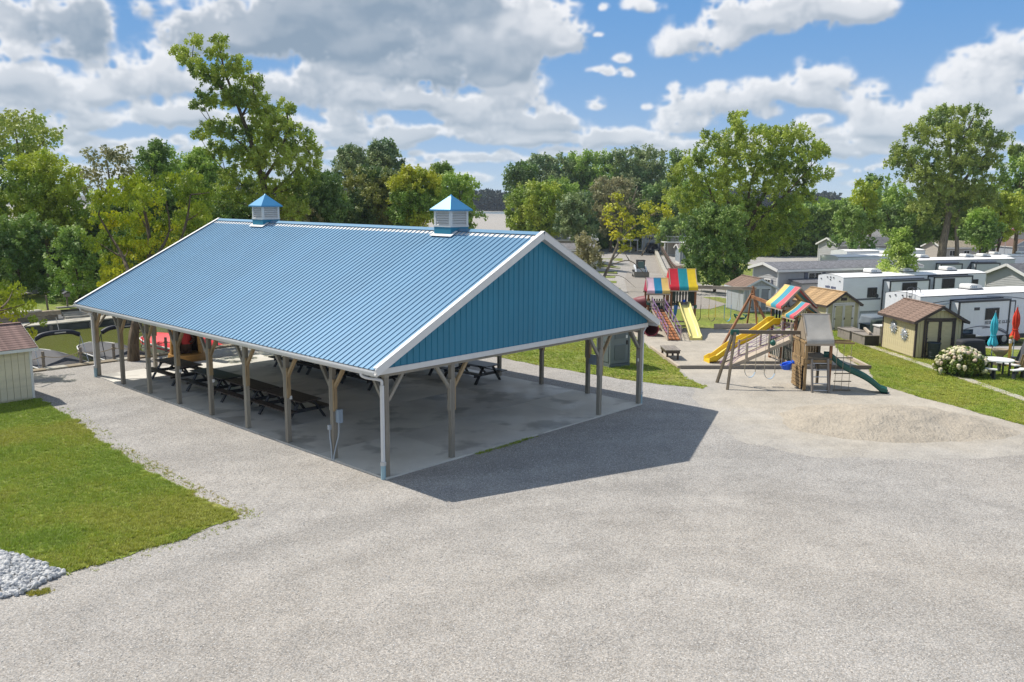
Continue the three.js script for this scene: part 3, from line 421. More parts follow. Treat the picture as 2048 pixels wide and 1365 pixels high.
{
  const ps = 0.14, post = box(ps, 2.95, ps), postB = box(ps, 2.95, ps), sister = box(0.045, 0.95, 0.13), br = 0.62;
  const posts = [];
  for (let i = 0; i <= 8; i++) { posts.push([0, -i * BAY, 'z', i]); posts.push([PW, -i * BAY, 'z', i]); }
  for (const z of [0, -PL]) for (const x of [2.476, PW - 2.476]) posts.push([x, z, 'x', 9]);
  const r = rng(2);
  posts.forEach(([x, z, ax, i], k) => {
    const o = part(pav, 'post', k % 2 ? post : postB, r() > 0.45 ? M.postWood : M.postWood2); o.position.set(x, FLOOR + 1.475, z); o.rotation.y = Math.floor(r() * 4) * Math.PI / 2;
    for (const s of [-1, 1]) {
      if (ax === 'z' && ((i === 0 && s > 0) || (i === 8 && s < 0))) continue;
      const a = ax === 'z' ? [x, 2.2, z + s * 0.09] : [x + s * 0.09, 2.2, z], b = ax === 'z' ? [x, 2.92, z + s * br] : [x + s * br, 2.92, z];
      part(pav, 'brace', beam(a, b, 0.09, 0.09), s > 0 ? M.braceWood : M.postWood2);
      const p2 = part(pav, 'brace_block', sister, s > 0 ? M.braceWood : M.postWood2); p2.position.set(ax === 'z' ? x : x + s * (ps / 2 + 0.024), 1.98, ax === 'z' ? z + s * (ps / 2 + 0.024) : z); if (ax === 'z') p2.rotation.y = Math.PI / 2;
    }
    if (ax === 'z' && (i === 0 || i === 8)) { const s = x === 0 ? 1 : -1; part(pav, 'brace', beam([x + s * 0.09, 2.2, z], [x + s * br, 2.92, z], 0.09, 0.09), M.postWood2); }
  });
  for (const x of [0, PW]) part(pav, 'header_beam', box(0.16, 0.26, PL + 0.15, x, 3.0, -PL / 2), M.postWood2);
  for (const z of [0, -PL]) part(pav, 'end_beam', box(PW - 0.2, 0.24, 0.12, PW / 2, 3.01, z), M.postWood2);
  for (let i = 1; i < 16; i++) part(pav, 'truss_chord', box(PW - 0.2, 0.14, 0.04, PW / 2, 3.05, -i * BAY / 2), M.braceWood);
  for (let i = 0; i <= 16; i++) for (const s of [-1, 1]) part(pav, 'rafter', beam([PW / 2 + s * (PW / 2 + 0.45), HE - 0.13 + 0.07, -i * BAY / 2], [PW / 2 + s * 0.03, HR - 0.16, -i * BAY / 2], 0.04, 0.14), M.braceWood);
  // roof sheets: ribs every 9 inches; profile across the sheet (s = along the ridge), h = height
  const sheetW = 0.9144, rib = 0.2286, prof = (n) => { const p = []; for (let k = 0; k < n; k++) { const c = k * rib + rib / 2; p.push([k * rib, 0], [c - 0.022, 0], [c - 0.009, 0.024], [c + 0.009, 0.024], [c + 0.022, 0]); } p.push([n * rib, 0]); return p; };
  function ribbed(n, l0, l1, top) {                                    // local: x across the ribs, y along them, z out of the sheet; faces keep their creases
    const p = prof(n), pos = [], uv = [];
    for (let i = 0; i + 1 < p.length; i++) { const [a, h] = p[i], [b, k] = p[i + 1], ta = top ? top(a) : l1, tb = top ? top(b) : l1; pos.push(a, l0, h, b, l0, k, b, tb, k, a, l0, h, b, tb, k, a, ta, h); uv.push(a, l0, b, l0, b, tb, a, l0, b, tb, a, ta); }
    const g = new THREE.BufferGeometry(); g.setAttribute('position', new THREE.Float32BufferAttribute(pos, 3)); g.setAttribute('uv', new THREE.Float32BufferAttribute(uv, 2)); g.computeVertexNormals(); return g;
  }
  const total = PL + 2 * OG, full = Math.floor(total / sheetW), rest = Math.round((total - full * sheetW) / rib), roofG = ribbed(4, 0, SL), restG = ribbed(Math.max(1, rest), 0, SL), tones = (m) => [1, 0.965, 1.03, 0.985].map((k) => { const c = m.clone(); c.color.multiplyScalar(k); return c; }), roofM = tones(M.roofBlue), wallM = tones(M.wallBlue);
  for (const s of [-1, 1]) for (let k = 0; k < full + (rest ? 1 : 0); k++) {
    const o = part(pav, 'roof_panel', k < full ? roofG : restG, roofM[(k * 7 + (k >> 1)) % 4]), w = k < full ? sheetW : rest * rib;
    const Y = V3(-s * Math.cos(SA), Math.sin(SA), 0), N = V3(s * Math.sin(SA), Math.cos(SA), 0), X = Y.clone().cross(N), start = s < 0 ? OG - k * sheetW : OG - k * sheetW - w;
    // X points along -z for the left slope and +z for the right one
    const base = V3(PW / 2 + s * (PW / 2 + OE), HE, s < 0 ? OG - k * sheetW : OG - k * sheetW - w);
    if (X.z > 0 && s < 0) { base.z = OG - k * sheetW - w; } if (X.z < 0 && s > 0) { base.z = OG - k * sheetW; }
    o.matrixAutoUpdate = true; const m = new THREE.Matrix4().makeBasis(X, Y, N).setPosition(base); m.decompose(o.position, o.quaternion, o.scale);
  }
  // underside of the roof, ridge cap
  for (const s of [-1, 1]) part(pav, 'roof_deck', beam([PW / 2 + s * (PW / 2 + OE - 0.04), HE - 0.035, -PL / 2], [PW / 2, HR - 0.035 + 0.02, -PL / 2], total - 0.1, 0.03), M.offwhite);
  for (const s of [-1, 1]) part(pav, 'ridge_cap', beam([PW / 2 + s * 0.17, HR - 0.17 * Math.tan(SA) + 0.038, -PL / 2], [PW / 2, HR + 0.038, -PL / 2], total + 0.04, 0.012), M.roofBlue);
  // gables: blue ribbed sheets, white trim below, white rake boards, soffit
  for (const zz of [0.09, -PL - 0.09]) {
    const out = zz > -1 ? 1 : -1;
    for (let k = 0; k < 14; k++) {
      const x0 = k * sheetW - 0.31, n = 4, top = (a) => Math.max(3.13, HR - 0.07 - Math.abs(x0 + a - PW / 2) * Math.tan(SA));
      if (x0 > PW + 0.2) continue;
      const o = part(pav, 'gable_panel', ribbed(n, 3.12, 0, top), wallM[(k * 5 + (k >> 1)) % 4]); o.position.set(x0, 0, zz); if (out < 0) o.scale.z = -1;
    }
    part(pav, 'gable_trim', [box(PW + 0.62, 0.13, 0.035, PW / 2, 3.07, zz + out * 0.025), box(PW + 0.62, 0.03, 0.12, PW / 2, 2.995, zz - out * 0.02)], M.white);
    for (const s of [-1, 1]) {
      const e = [PW / 2 + s * (PW / 2 + OE + 0.02), HE - 0.06, 0], rg = [PW / 2, HR - 0.075, 0], z1 = zz > -1 ? OG + 0.015 : -PL - OG - 0.015;
      part(pav, 'rake_board', beam([e[0], e[1], z1], [rg[0], rg[1] + 0.01, z1], 0.03, 0.2), M.white);
      part(pav, 'rake_cap', beam([e[0], e[1] + 0.125, z1 - out * 0.055], [rg[0], rg[1] + 0.14, z1 - out * 0.055], 0.15, 0.012), M.white);
      for (let k = 0; k < 18; k++) { const t0 = k / 18, t1 = (k + 0.96) / 18, P = (t) => [lerp(e[0], rg[0], t), lerp(e[1], rg[1], t) - 0.06, (z1 + zz) / 2]; part(pav, 'soffit_board', beam(P(t0), P(t1), Math.abs(z1 - zz) - 0.05, 0.015), M.offwhite); }
    }
  }
  // eaves: fascia, gutter trough, downpipes with their blue drain sockets
  for (const s of [-1, 1]) {
    const xe = PW / 2 + s * (PW / 2 + OE);
    part(pav, 'fascia', box(0.03, 0.16, total - 0.04, xe - s * 0.03, HE - 0.11, -PL / 2), M.white);
    const pr = [[0, 0], [0.02, 0], [0.02, -0.09], [0.085, -0.09], [0.105, -0.02], [0.105, 0.005], [0.12, 0.005], [0.12, -0.03], [0.095, -0.105], [0.01, -0.105], [0, -0.09]].map(([a, b]) => [xe + s * (a - 0.01), HE - 0.03 + b]);
    part(pav, 'gutter', prism(s < 0 ? pr.slice().reverse() : pr, -PL - OG, OG), M.gutter);
    for (const z of [0.02, -PL - 0.02]) {
      const out = z > -1 ? 1 : -1, xp = s < 0 ? -0.13 : PW + 0.13, zg = z - out * 0.22;
      const o = part(pav, 'downpipe', [tube([[xe + s * 0.05, HE - 0.12, zg], [xe + s * 0.05, HE - 0.2, zg], [xe - s * 0.05, HE - 0.27, zg + out * 0.05], [xp + s * 0.1, HE - 0.36, z - out * 0.03], [xp + s * 0.015, HE - 0.4, z], [xp, HE - 0.52, z]], 0.042, 30, 8), box(0.075, 2.25, 0.095, xp, 1.53, z)], M.gutter);
      part(o, 'drain_socket', [rod([xp, 0, z], [xp, 0.44, z], 0.07, 0.07, 12)], M.pvcBlue); part(o, 'drain_collar', rod([xp, 0.4, z], [xp, 0.5, z], 0.085, 0.085, 12), M.offwhite);
    }
  }
  // electrical box and conduits on the second post of the near side
  const zc = -BAY;
  const eb = part(pav, 'electrical_box', box(0.13, 0.4, 0.17, 0.09, 1.35, zc + 0.16), M.greyBox); part(eb, 'box_lid', box(0.012, 0.38, 0.15, 0.018, 1.35, zc + 0.16), M.greyBox);
  part(pav, 'meter_socket', box(0.1, 0.14, 0.1, -0.1, 1.0, zc - 0.06), M.pvc);
  part(pav, 'conduit', tube([[-0.1, 0.95, zc - 0.06], [-0.1, 0.7, zc - 0.06], [-0.11, 0.4, zc + 0.0], [-0.1, 0, zc + 0.02]], 0.026, 20, 8), M.pvc);
  part(pav, 'conduit', tube([[0.06, 1.15, zc + 0.17], [0.05, 0.8, zc + 0.16], [-0.04, 0.4, zc + 0.12], [-0.11, 0.15, zc + 0.12], [-0.12, 0, zc + 0.12]], 0.02, 24, 8), M.pvc);
  const lb = part(pav, 'outlet_box', box(0.07, 0.11, 0.05, 0.06, 1.5, -2 * BAY + 0.1), M.gutter);
  for (const z of [-4 * BAY, -5 * BAY]) part(pav, 'outlet_box', box(0.07, 0.11, 0.05, 0.06, 1.3, z + 0.1), M.gutter);
  part(pav, 'outlet_box', box(0.06, 0.12, 0.04, PW - 0.09, 1.75, 0), M.gutter);
  part(pav, 'notice_board', box(0.03, 0.4, 0.5, PW, 1.45, -BAY + 0.3), M.greyBox);
  // cupolas
  for (const zc of [-3.85, -15.75]) {
    const c = new THREE.Group(); c.name = 'cupola'; c.position.set(PW / 2, HR, zc); pav.add(c);
    const b = 0.44, y0 = -0.36, y1 = 0.1, y2 = 0.66, h = b - 0.02;
    part(c, 'base', [box(2 * b - 0.04, y1 - y0, 2 * b - 0.04, 0, (y0 + y1) / 2, 0)], M.wallBlue);
    for (const s of [-1, 1]) part(c, 'flashing', beam([s * (b + 0.1), -(b + 0.1) * Math.tan(SA) + 0.06, 0], [s * 0.2, -0.2 * Math.tan(SA) + 0.06, 0], 2 * b + 0.2, 0.012), M.white);
    part(c, 'core', box(2 * h - 0.16, y2 - y1, 2 * h - 0.16, 0, (y1 + y2) / 2, 0), M.offwhite);
    for (const sx of [-1, 1]) for (const sz of [-1, 1]) part(c, 'corner_post', box(0.09, y2 - y1, 0.09, sx * (h - 0.045), (y1 + y2) / 2, sz * (h - 0.045)), M.white);
    part(c, 'rail', [box(2 * h + 0.03, 0.06, 2 * h + 0.03, 0, y1 + 0.02, 0), box(2 * h + 0.03, 0.05, 2 * h + 0.03, 0, y2 - 0.02, 0)], M.white);
    for (let k = 0; k < 6; k++) { const y = y1 + 0.09 + k * 0.082; for (const s of [-1, 1]) { part(c, 'louvre', box(2 * h - 0.18, 0.013, 0.09, 0, y, s * (h - 0.045), s * 0.75, 0, 0), M.white); part(c, 'louvre', box(0.09, 0.013, 2 * h - 0.18, s * (h - 0.045), y, 0, 0, 0, -s * 0.75), M.white); } }
    const o = b + 0.09, hh = 0.5, pos = [], uv = []; const A = [[-o, 0, -o], [o, 0, -o], [o, 0, o], [-o, 0, o]];
    for (let k = 0; k < 4; k++) { const p = A[k], q = A[(k + 1) % 4]; pos.push(...q, ...p, 0, hh, 0); uv.push(0, 0, 1.6, 0, 0.8, 1); }
    pos.push(-o, -0.0, -o, o, -0.0, -o, o, 0, o, -o, 0, -o, o, 0, o, -o, 0, o); uv.push(0, 0, 1, 0, 1, 1, 0, 0, 1, 1, 0, 1);
    const rg = new THREE.BufferGeometry(); rg.setAttribute('position', new THREE.Float32BufferAttribute(pos, 3)); rg.setAttribute('uv', new THREE.Float32BufferAttribute(uv, 2)); rg.computeVertexNormals();
    const rf = part(c, 'cupola_roof', rg, M.capBlue); rf.position.y = y2 + 0.02;
    part(c, 'roof_edge', [box(2 * o, 0.05, 0.015, 0, y2 + 0.0, o - 0.008), box(2 * o, 0.05, 0.015, 0, y2, -o + 0.008), box(0.015, 0.05, 2 * o - 0.04, o - 0.008, y2, 0), box(0.015, 0.05, 2 * o - 0.04, -o + 0.008, y2, 0)], M.capBlue);
    part(c, 'roof_peak', flat(new THREE.ConeGeometry(0.07, 0.07, 4, 1).rotateY(Math.PI / 4).translate(0, y2 + hh + 0.01, 0)), M.capBlue);
  }
}
// ---------------------------------------------------------------- picnic tables
function picnicTable(label, top, leg, [x, z], turn, weathered) {
  const t = thing('picnic_table', label, 'picnic table', [x, FLOOR, z], turn, 'picnic tables under the pavilion');
  const len = 2.5, r = rng(Math.round(x * 100 - z * 37)), plank = [0, 1, 2].map(() => box(0.162, 0.04, len));
  for (let k = 0; k < 5; k++) { const o = part(t, 'top_plank', plank[k % 3], top); o.position.set(-0.35 + k * 0.175, 0.75, (r() - 0.5) * 0.02); }
  for (const s of [-1, 1]) for (let k = 0; k < 2; k++) { const o = part(t, 'seat_plank', plank[k], top); o.position.set(s * (0.62 + k * 0.16), 0.44, (r() - 0.5) * 0.02); }
  for (const e of [-1, 1]) {
    const z = e * 0.93;
    for (const s of [-1, 1]) part(t, 'leg', beam([s * 0.76, 0.0, z], [s * 0.25, 0.73, z], 0.045, 0.13, V3(0, 0, 1)).translate(0, 0.0, 0), leg);
    part(t, 'seat_support', box(1.56, 0.12, 0.045, 0, 0.36, z - e * 0.047), leg); part(t, 'top_support', box(0.8, 0.1, 0.045, 0, 0.68, z - e * 0.047), leg);
    part(t, 'strut', beam([0, 0.36, z - e * 0.08], [0, 0.7, z - e * 0.62], 0.09, 0.045), leg);
  }
  return t;
}
picnicTable('dark brown picnic table farthest down the near row, beside the carved figure', M.darkWood, M.blackWood, [1.98, -16.25], 0);
picnicTable('picnic table with flaking black paint on its top, second in the near row', mat([0.03, 0.032, 0.036], { map: tex(256, (x, y) => { const t = 0.5 + 2.2 * ss(0.5, 0.75, fbm2(x * 6, y * 40, 4, 6)); return [t, t, t * 1.05]; }, 1.2), roughness: 0.4 }), M.blackWood, [1.95, -13.05], 0.02);
picnicTable('dark brown picnic table third in the near row, touching the nearest table', M.darkWood, M.blackWood, [1.92, -10.33], -0.02);
picnicTable('dark brown picnic table nearest the camera, end of the near row', M.darkWood, M.blackWood, [1.95, -7.72], -0.02);
picnicTable('black picnic table at the far left end of the middle row', M.blackWood, M.blackWood, [7.1, -15.0], 0.02);
picnicTable('black picnic table in the centre of the middle row', M.blackWood, M.blackWood, [7.12, -12.45], 0);
picnicTable('black picnic table at the near end of the middle row', M.blackWood, M.blackWood, [7.1, -9.92], -0.01);
picnicTable('grey-topped picnic table by the right side posts near the gravel', mat([0.055, 0.06, 0.07], { map: T.wood, roughness: 0.4 }), M.blackWood, [10.82, -7.65], 0.03);
picnicTable('black picnic table behind the grey-topped one in the right row', M.blackWood, M.blackWood, [10.8, -10.45], 0);
// ---------------------------------------------------------------- trees: tapered trunk and limbs, crown of leaf clumps
const PAL = {
  light: [[0.340, 0.443, 0.102], [0.444, 0.501, 0.118], [0.239, 0.353, 0.087]], mid: [[0.274, 0.412, 0.077], [0.366, 0.503, 0.091], [0.205, 0.318, 0.071]], dark: [[0.174, 0.288, 0.072], [0.251, 0.366, 0.076], [0.140, 0.224, 0.061]],
  yg: [[0.364, 0.466, 0.055], [0.455, 0.525, 0.055], [0.257, 0.360, 0.047]], grey: [[0.307, 0.314, 0.145], [0.387, 0.361, 0.175], [0.224, 0.236, 0.095]], olive: [[0.223, 0.277, 0.078], [0.307, 0.323, 0.078], [0.141, 0.232, 0.066]],
  bluegreen: [[0.232, 0.316, 0.125], [0.300, 0.370, 0.144], [0.160, 0.249, 0.101]], gold: [[0.420, 0.483, 0.042], [0.524, 0.543, 0.042], [0.231, 0.361, 0.056]], bright: [[0.42, 0.54, 0.11], [0.54, 0.62, 0.19], [0.29, 0.41, 0.07]],
  locust: [[0.401, 0.473, 0.033], [0.533, 0.548, 0.033], [0.240, 0.328, 0.033]], cotton: [[0.374, 0.471, 0.061], [0.469, 0.549, 0.091], [0.219, 0.313, 0.058]], yellow: [[0.697, 0.647, 0.030], [0.523, 0.539, 0.038], [0.261, 0.323, 0.051]], oak: [[0.298, 0.393, 0.085], [0.402, 0.474, 0.107], [0.192, 0.278, 0.066]],
};
const leafMat = new THREE.MeshPhysicalMaterial({ color: 0xffffff, roughness: 0.6, side: THREE.DoubleSide, transmission: 0.45, thickness: 0, specularIntensity: 0.5 });
function clump(seed, n, leaf, droop, spread = 1) {
  const r = rng(seed), pos = [], nor = [];
  for (let k = 0; k < n; k++) {
    const a = r() * 6.283, c = r() * 2 - 1, s = Math.sqrt(1 - c * c), R = 0.5 * Math.cbrt(r()) * spread, p = V3(Math.cos(a) * s * R, c * R * 0.85, Math.sin(a) * s * R), l = leaf * (0.7 + 0.6 * r()), w = l * 0.42;
    const d = V3(r() - 0.5, (r() - 0.5) * 0.8 - droop, r() - 0.5).normalize(), u = V3(r() - 0.5, r() - 0.5, r() - 0.5).cross(d).normalize(), nn = d.clone().cross(u), fold = nn.clone().multiplyScalar(w * 0.35);
    const A = p, C = p.clone().addScaledVector(d, l), m = p.clone().addScaledVector(d, l * 0.45), B = m.clone().addScaledVector(u, w).add(fold), D = m.clone().addScaledVector(u, -w).add(fold);
    for (const v of [A, B, C, A, C, D]) pos.push(v.x, v.y, v.z);
  }
  const g = new THREE.BufferGeometry(); g.setAttribute('position', new THREE.Float32BufferAttribute(pos, 3)); g.computeVertexNormals(); return g;
}
const CL = { broad: clump(1, 22, 0.34, 0.15), fine: clump(2, 30, 0.24, 0.1), frond: clump(3, 26, 0.32, 0.75, 1.05), loose: clump(4, 16, 0.33, 0.25, 1.15) };
function limb(pts, r0, r1, n = 6) {                                    // tapered tube through points
  const c = new THREE.CatmullRomCurve3(pts), seg = Math.max(4, pts.length * 3), rows = [];
  for (let i = 0; i <= seg; i++) { const t = i / seg, p = c.getPoint(t), d = c.getTangent(t), a = Math.abs(d.y) > 0.9 ? V3(1, 0, 0) : V3(0, 1, 0), X = d.clone().cross(a).normalize(), Y = X.clone().cross(d), R = lerp(r0, r1, Math.pow(t, 0.8)), row = []; for (let k = 0; k <= n; k++) { const q = k / n * 6.28319; row.push(p.clone().addScaledVector(X, Math.cos(q) * R).addScaledVector(Y, Math.sin(q) * R)); } rows.push(row); }
  return sheet(rows);
}
// lobes: [x, y, z, r] in the tree's own frame
function buildTree(name, label, at, turn, trunkGeos, bark, lobes, kind, pal, ls, dens, seed, group, twigs = 0) {
  const t = thing(name, label, 'tree', at, turn, group), r = rng(seed), m4 = new THREE.Matrix4(), q = new THREE.Quaternion(), c = new THREE.Color(), list = [];
  part(t, 'trunk', trunkGeos, bark);
  for (const [lx, ly, lz, lr] of lobes) {
    const n = Math.max(3, Math.round(dens * 4.4 * (lr * lr) / (ls * ls)));
    for (let k = 0; k < n; k++) {
      const a = r() * 6.283, cy = r() * 1.75 - 0.75, s = Math.sqrt(Math.max(0, 1 - cy * cy)), rad = lr * (0.45 + 0.62 * Math.pow(r(), 0.55)), x = lx + Math.cos(a) * s * rad, y = ly + cy * rad * 0.86, z = lz + Math.sin(a) * s * rad;
      if (y < 0.15) continue;
      list.push([x, y, z]);
    }
  }
  const im = shade(new THREE.InstancedMesh(CL[kind], leafMat, list.length)); im.name = 'crown';
  list.forEach(([x, y, z], i) => {
    const s = ls * (0.75 + 0.5 * r());
    if (kind === 'frond') q.setFromEuler(new THREE.Euler((r() - 0.5) * 0.7, r() * 6.283, (r() - 0.5) * 0.7)); else q.setFromEuler(new THREE.Euler(r() * 1.6 - 0.8, r() * 6.283, r() * 1.6 - 0.8));
    m4.compose(V3(x, y, z), q, V3(s, s, s)); im.setMatrixAt(i, m4);
    const h = n3(x * 0.5 + seed, y * 0.5, z * 0.5), p = h > 0.56 ? pal[1] : h < 0.42 ? pal[2] : pal[0], k = 0.82 + 0.36 * r(); im.setColorAt(i, c.setRGB(p[0] * k, p[1] * k, p[2] * k));
  });
  t.add(im); return t;
}
function autoTree(name, label, x, z, y, H, R, base, palName, shape, seed, group) {
  const r = rng(seed), lobes = [], d = Math.hypot(x + 14.5, z - 18.2), ls = clamp(d * 0.009, 0.42, 2.0), geos = [], cy0 = base, ch = H - base;
  const N = shape === 'bush' ? 16 : shape === 'open' ? 22 : 26;
  for (let k = 0; k < N; k++) {
    const t = (k + 0.5) / N, yy = cy0 + ch * (shape === 'bush' ? Math.pow(t, 1.1) * 0.9 : 0.06 + 0.84 * t), u = (yy - cy0) / ch;
    const prof = shape === 'tall' ? Math.pow(1 - u, 0.55) * (0.55 + 0.45 * ss(0, 0.25, u)) : shape === 'cone' ? 0.25 + 0.8 * Math.pow(1 - u, 0.9) * ss(-0.1, 0.15, u) : shape === 'bush' ? Math.sqrt(Math.max(0, 1 - u * u)) : Math.sqrt(Math.max(0.05, 1 - (2 * u - 0.82) ** 2 / 1.7)) * (0.62 + 0.38 * ss(0, 0.3, u));
    const lr = R * (shape === 'open' ? 0.26 : shape === 'tall' ? 0.34 : 0.38) * (0.75 + 0.5 * r()), a = k * 2.4 + r(), rad = Math.max(0, R * prof - lr * 0.8) * (0.55 + 0.5 * r());
    lobes.push([Math.cos(a) * rad, Math.min(yy, H - lr * 0.8), Math.sin(a) * rad, lr]);
  }
  lobes.push([(r() - 0.5) * R * 0.2, H - R * 0.22, (r() - 0.5) * R * 0.2, R * 0.25]);
  const tr = clamp(H * 0.022, 0.08, 0.4), lean = (r() - 0.5) * 0.6;
  geos.push(limb([V3(0, -0.3, 0), V3(lean * 0.3, H * 0.3, 0), V3(lean * 0.6, H * 0.62, lean * 0.2), V3(0, H * 0.88, 0)], tr, tr * 0.2));
  for (let k = 0; k < (shape === 'bush' ? 4 : 7); k++) { const l = lobes[Math.floor(r() * (lobes.length - 1))], h0 = Math.max(0.1, l[1] * (0.45 + 0.25 * r())); geos.push(limb([V3(lean * 0.3, h0, 0), V3(l[0] * 0.5, lerp(h0, l[1], 0.6), l[2] * 0.5), V3(l[0], l[1], l[2])], tr * 0.45, tr * 0.08, 5)); }
  return buildTree(name, label, [x, y, z], r() * 6.28 * 0, geos, palName === 'bright' ? M.barkPale : M.bark, lobes, shape === 'droop' ? 'frond' : shape === 'open' ? 'loose' : palName === 'bright' ? 'fine' : 'broad', PAL[palName], ls, shape === 'open' ? 1.2 : 1.5, seed, group);
}
const KIND = { airy: 'airy_tree', dense: 'broadleaf_tree', tall: 'poplar_tree', small: 'broadleaf_tree', young: 'young_maple' };
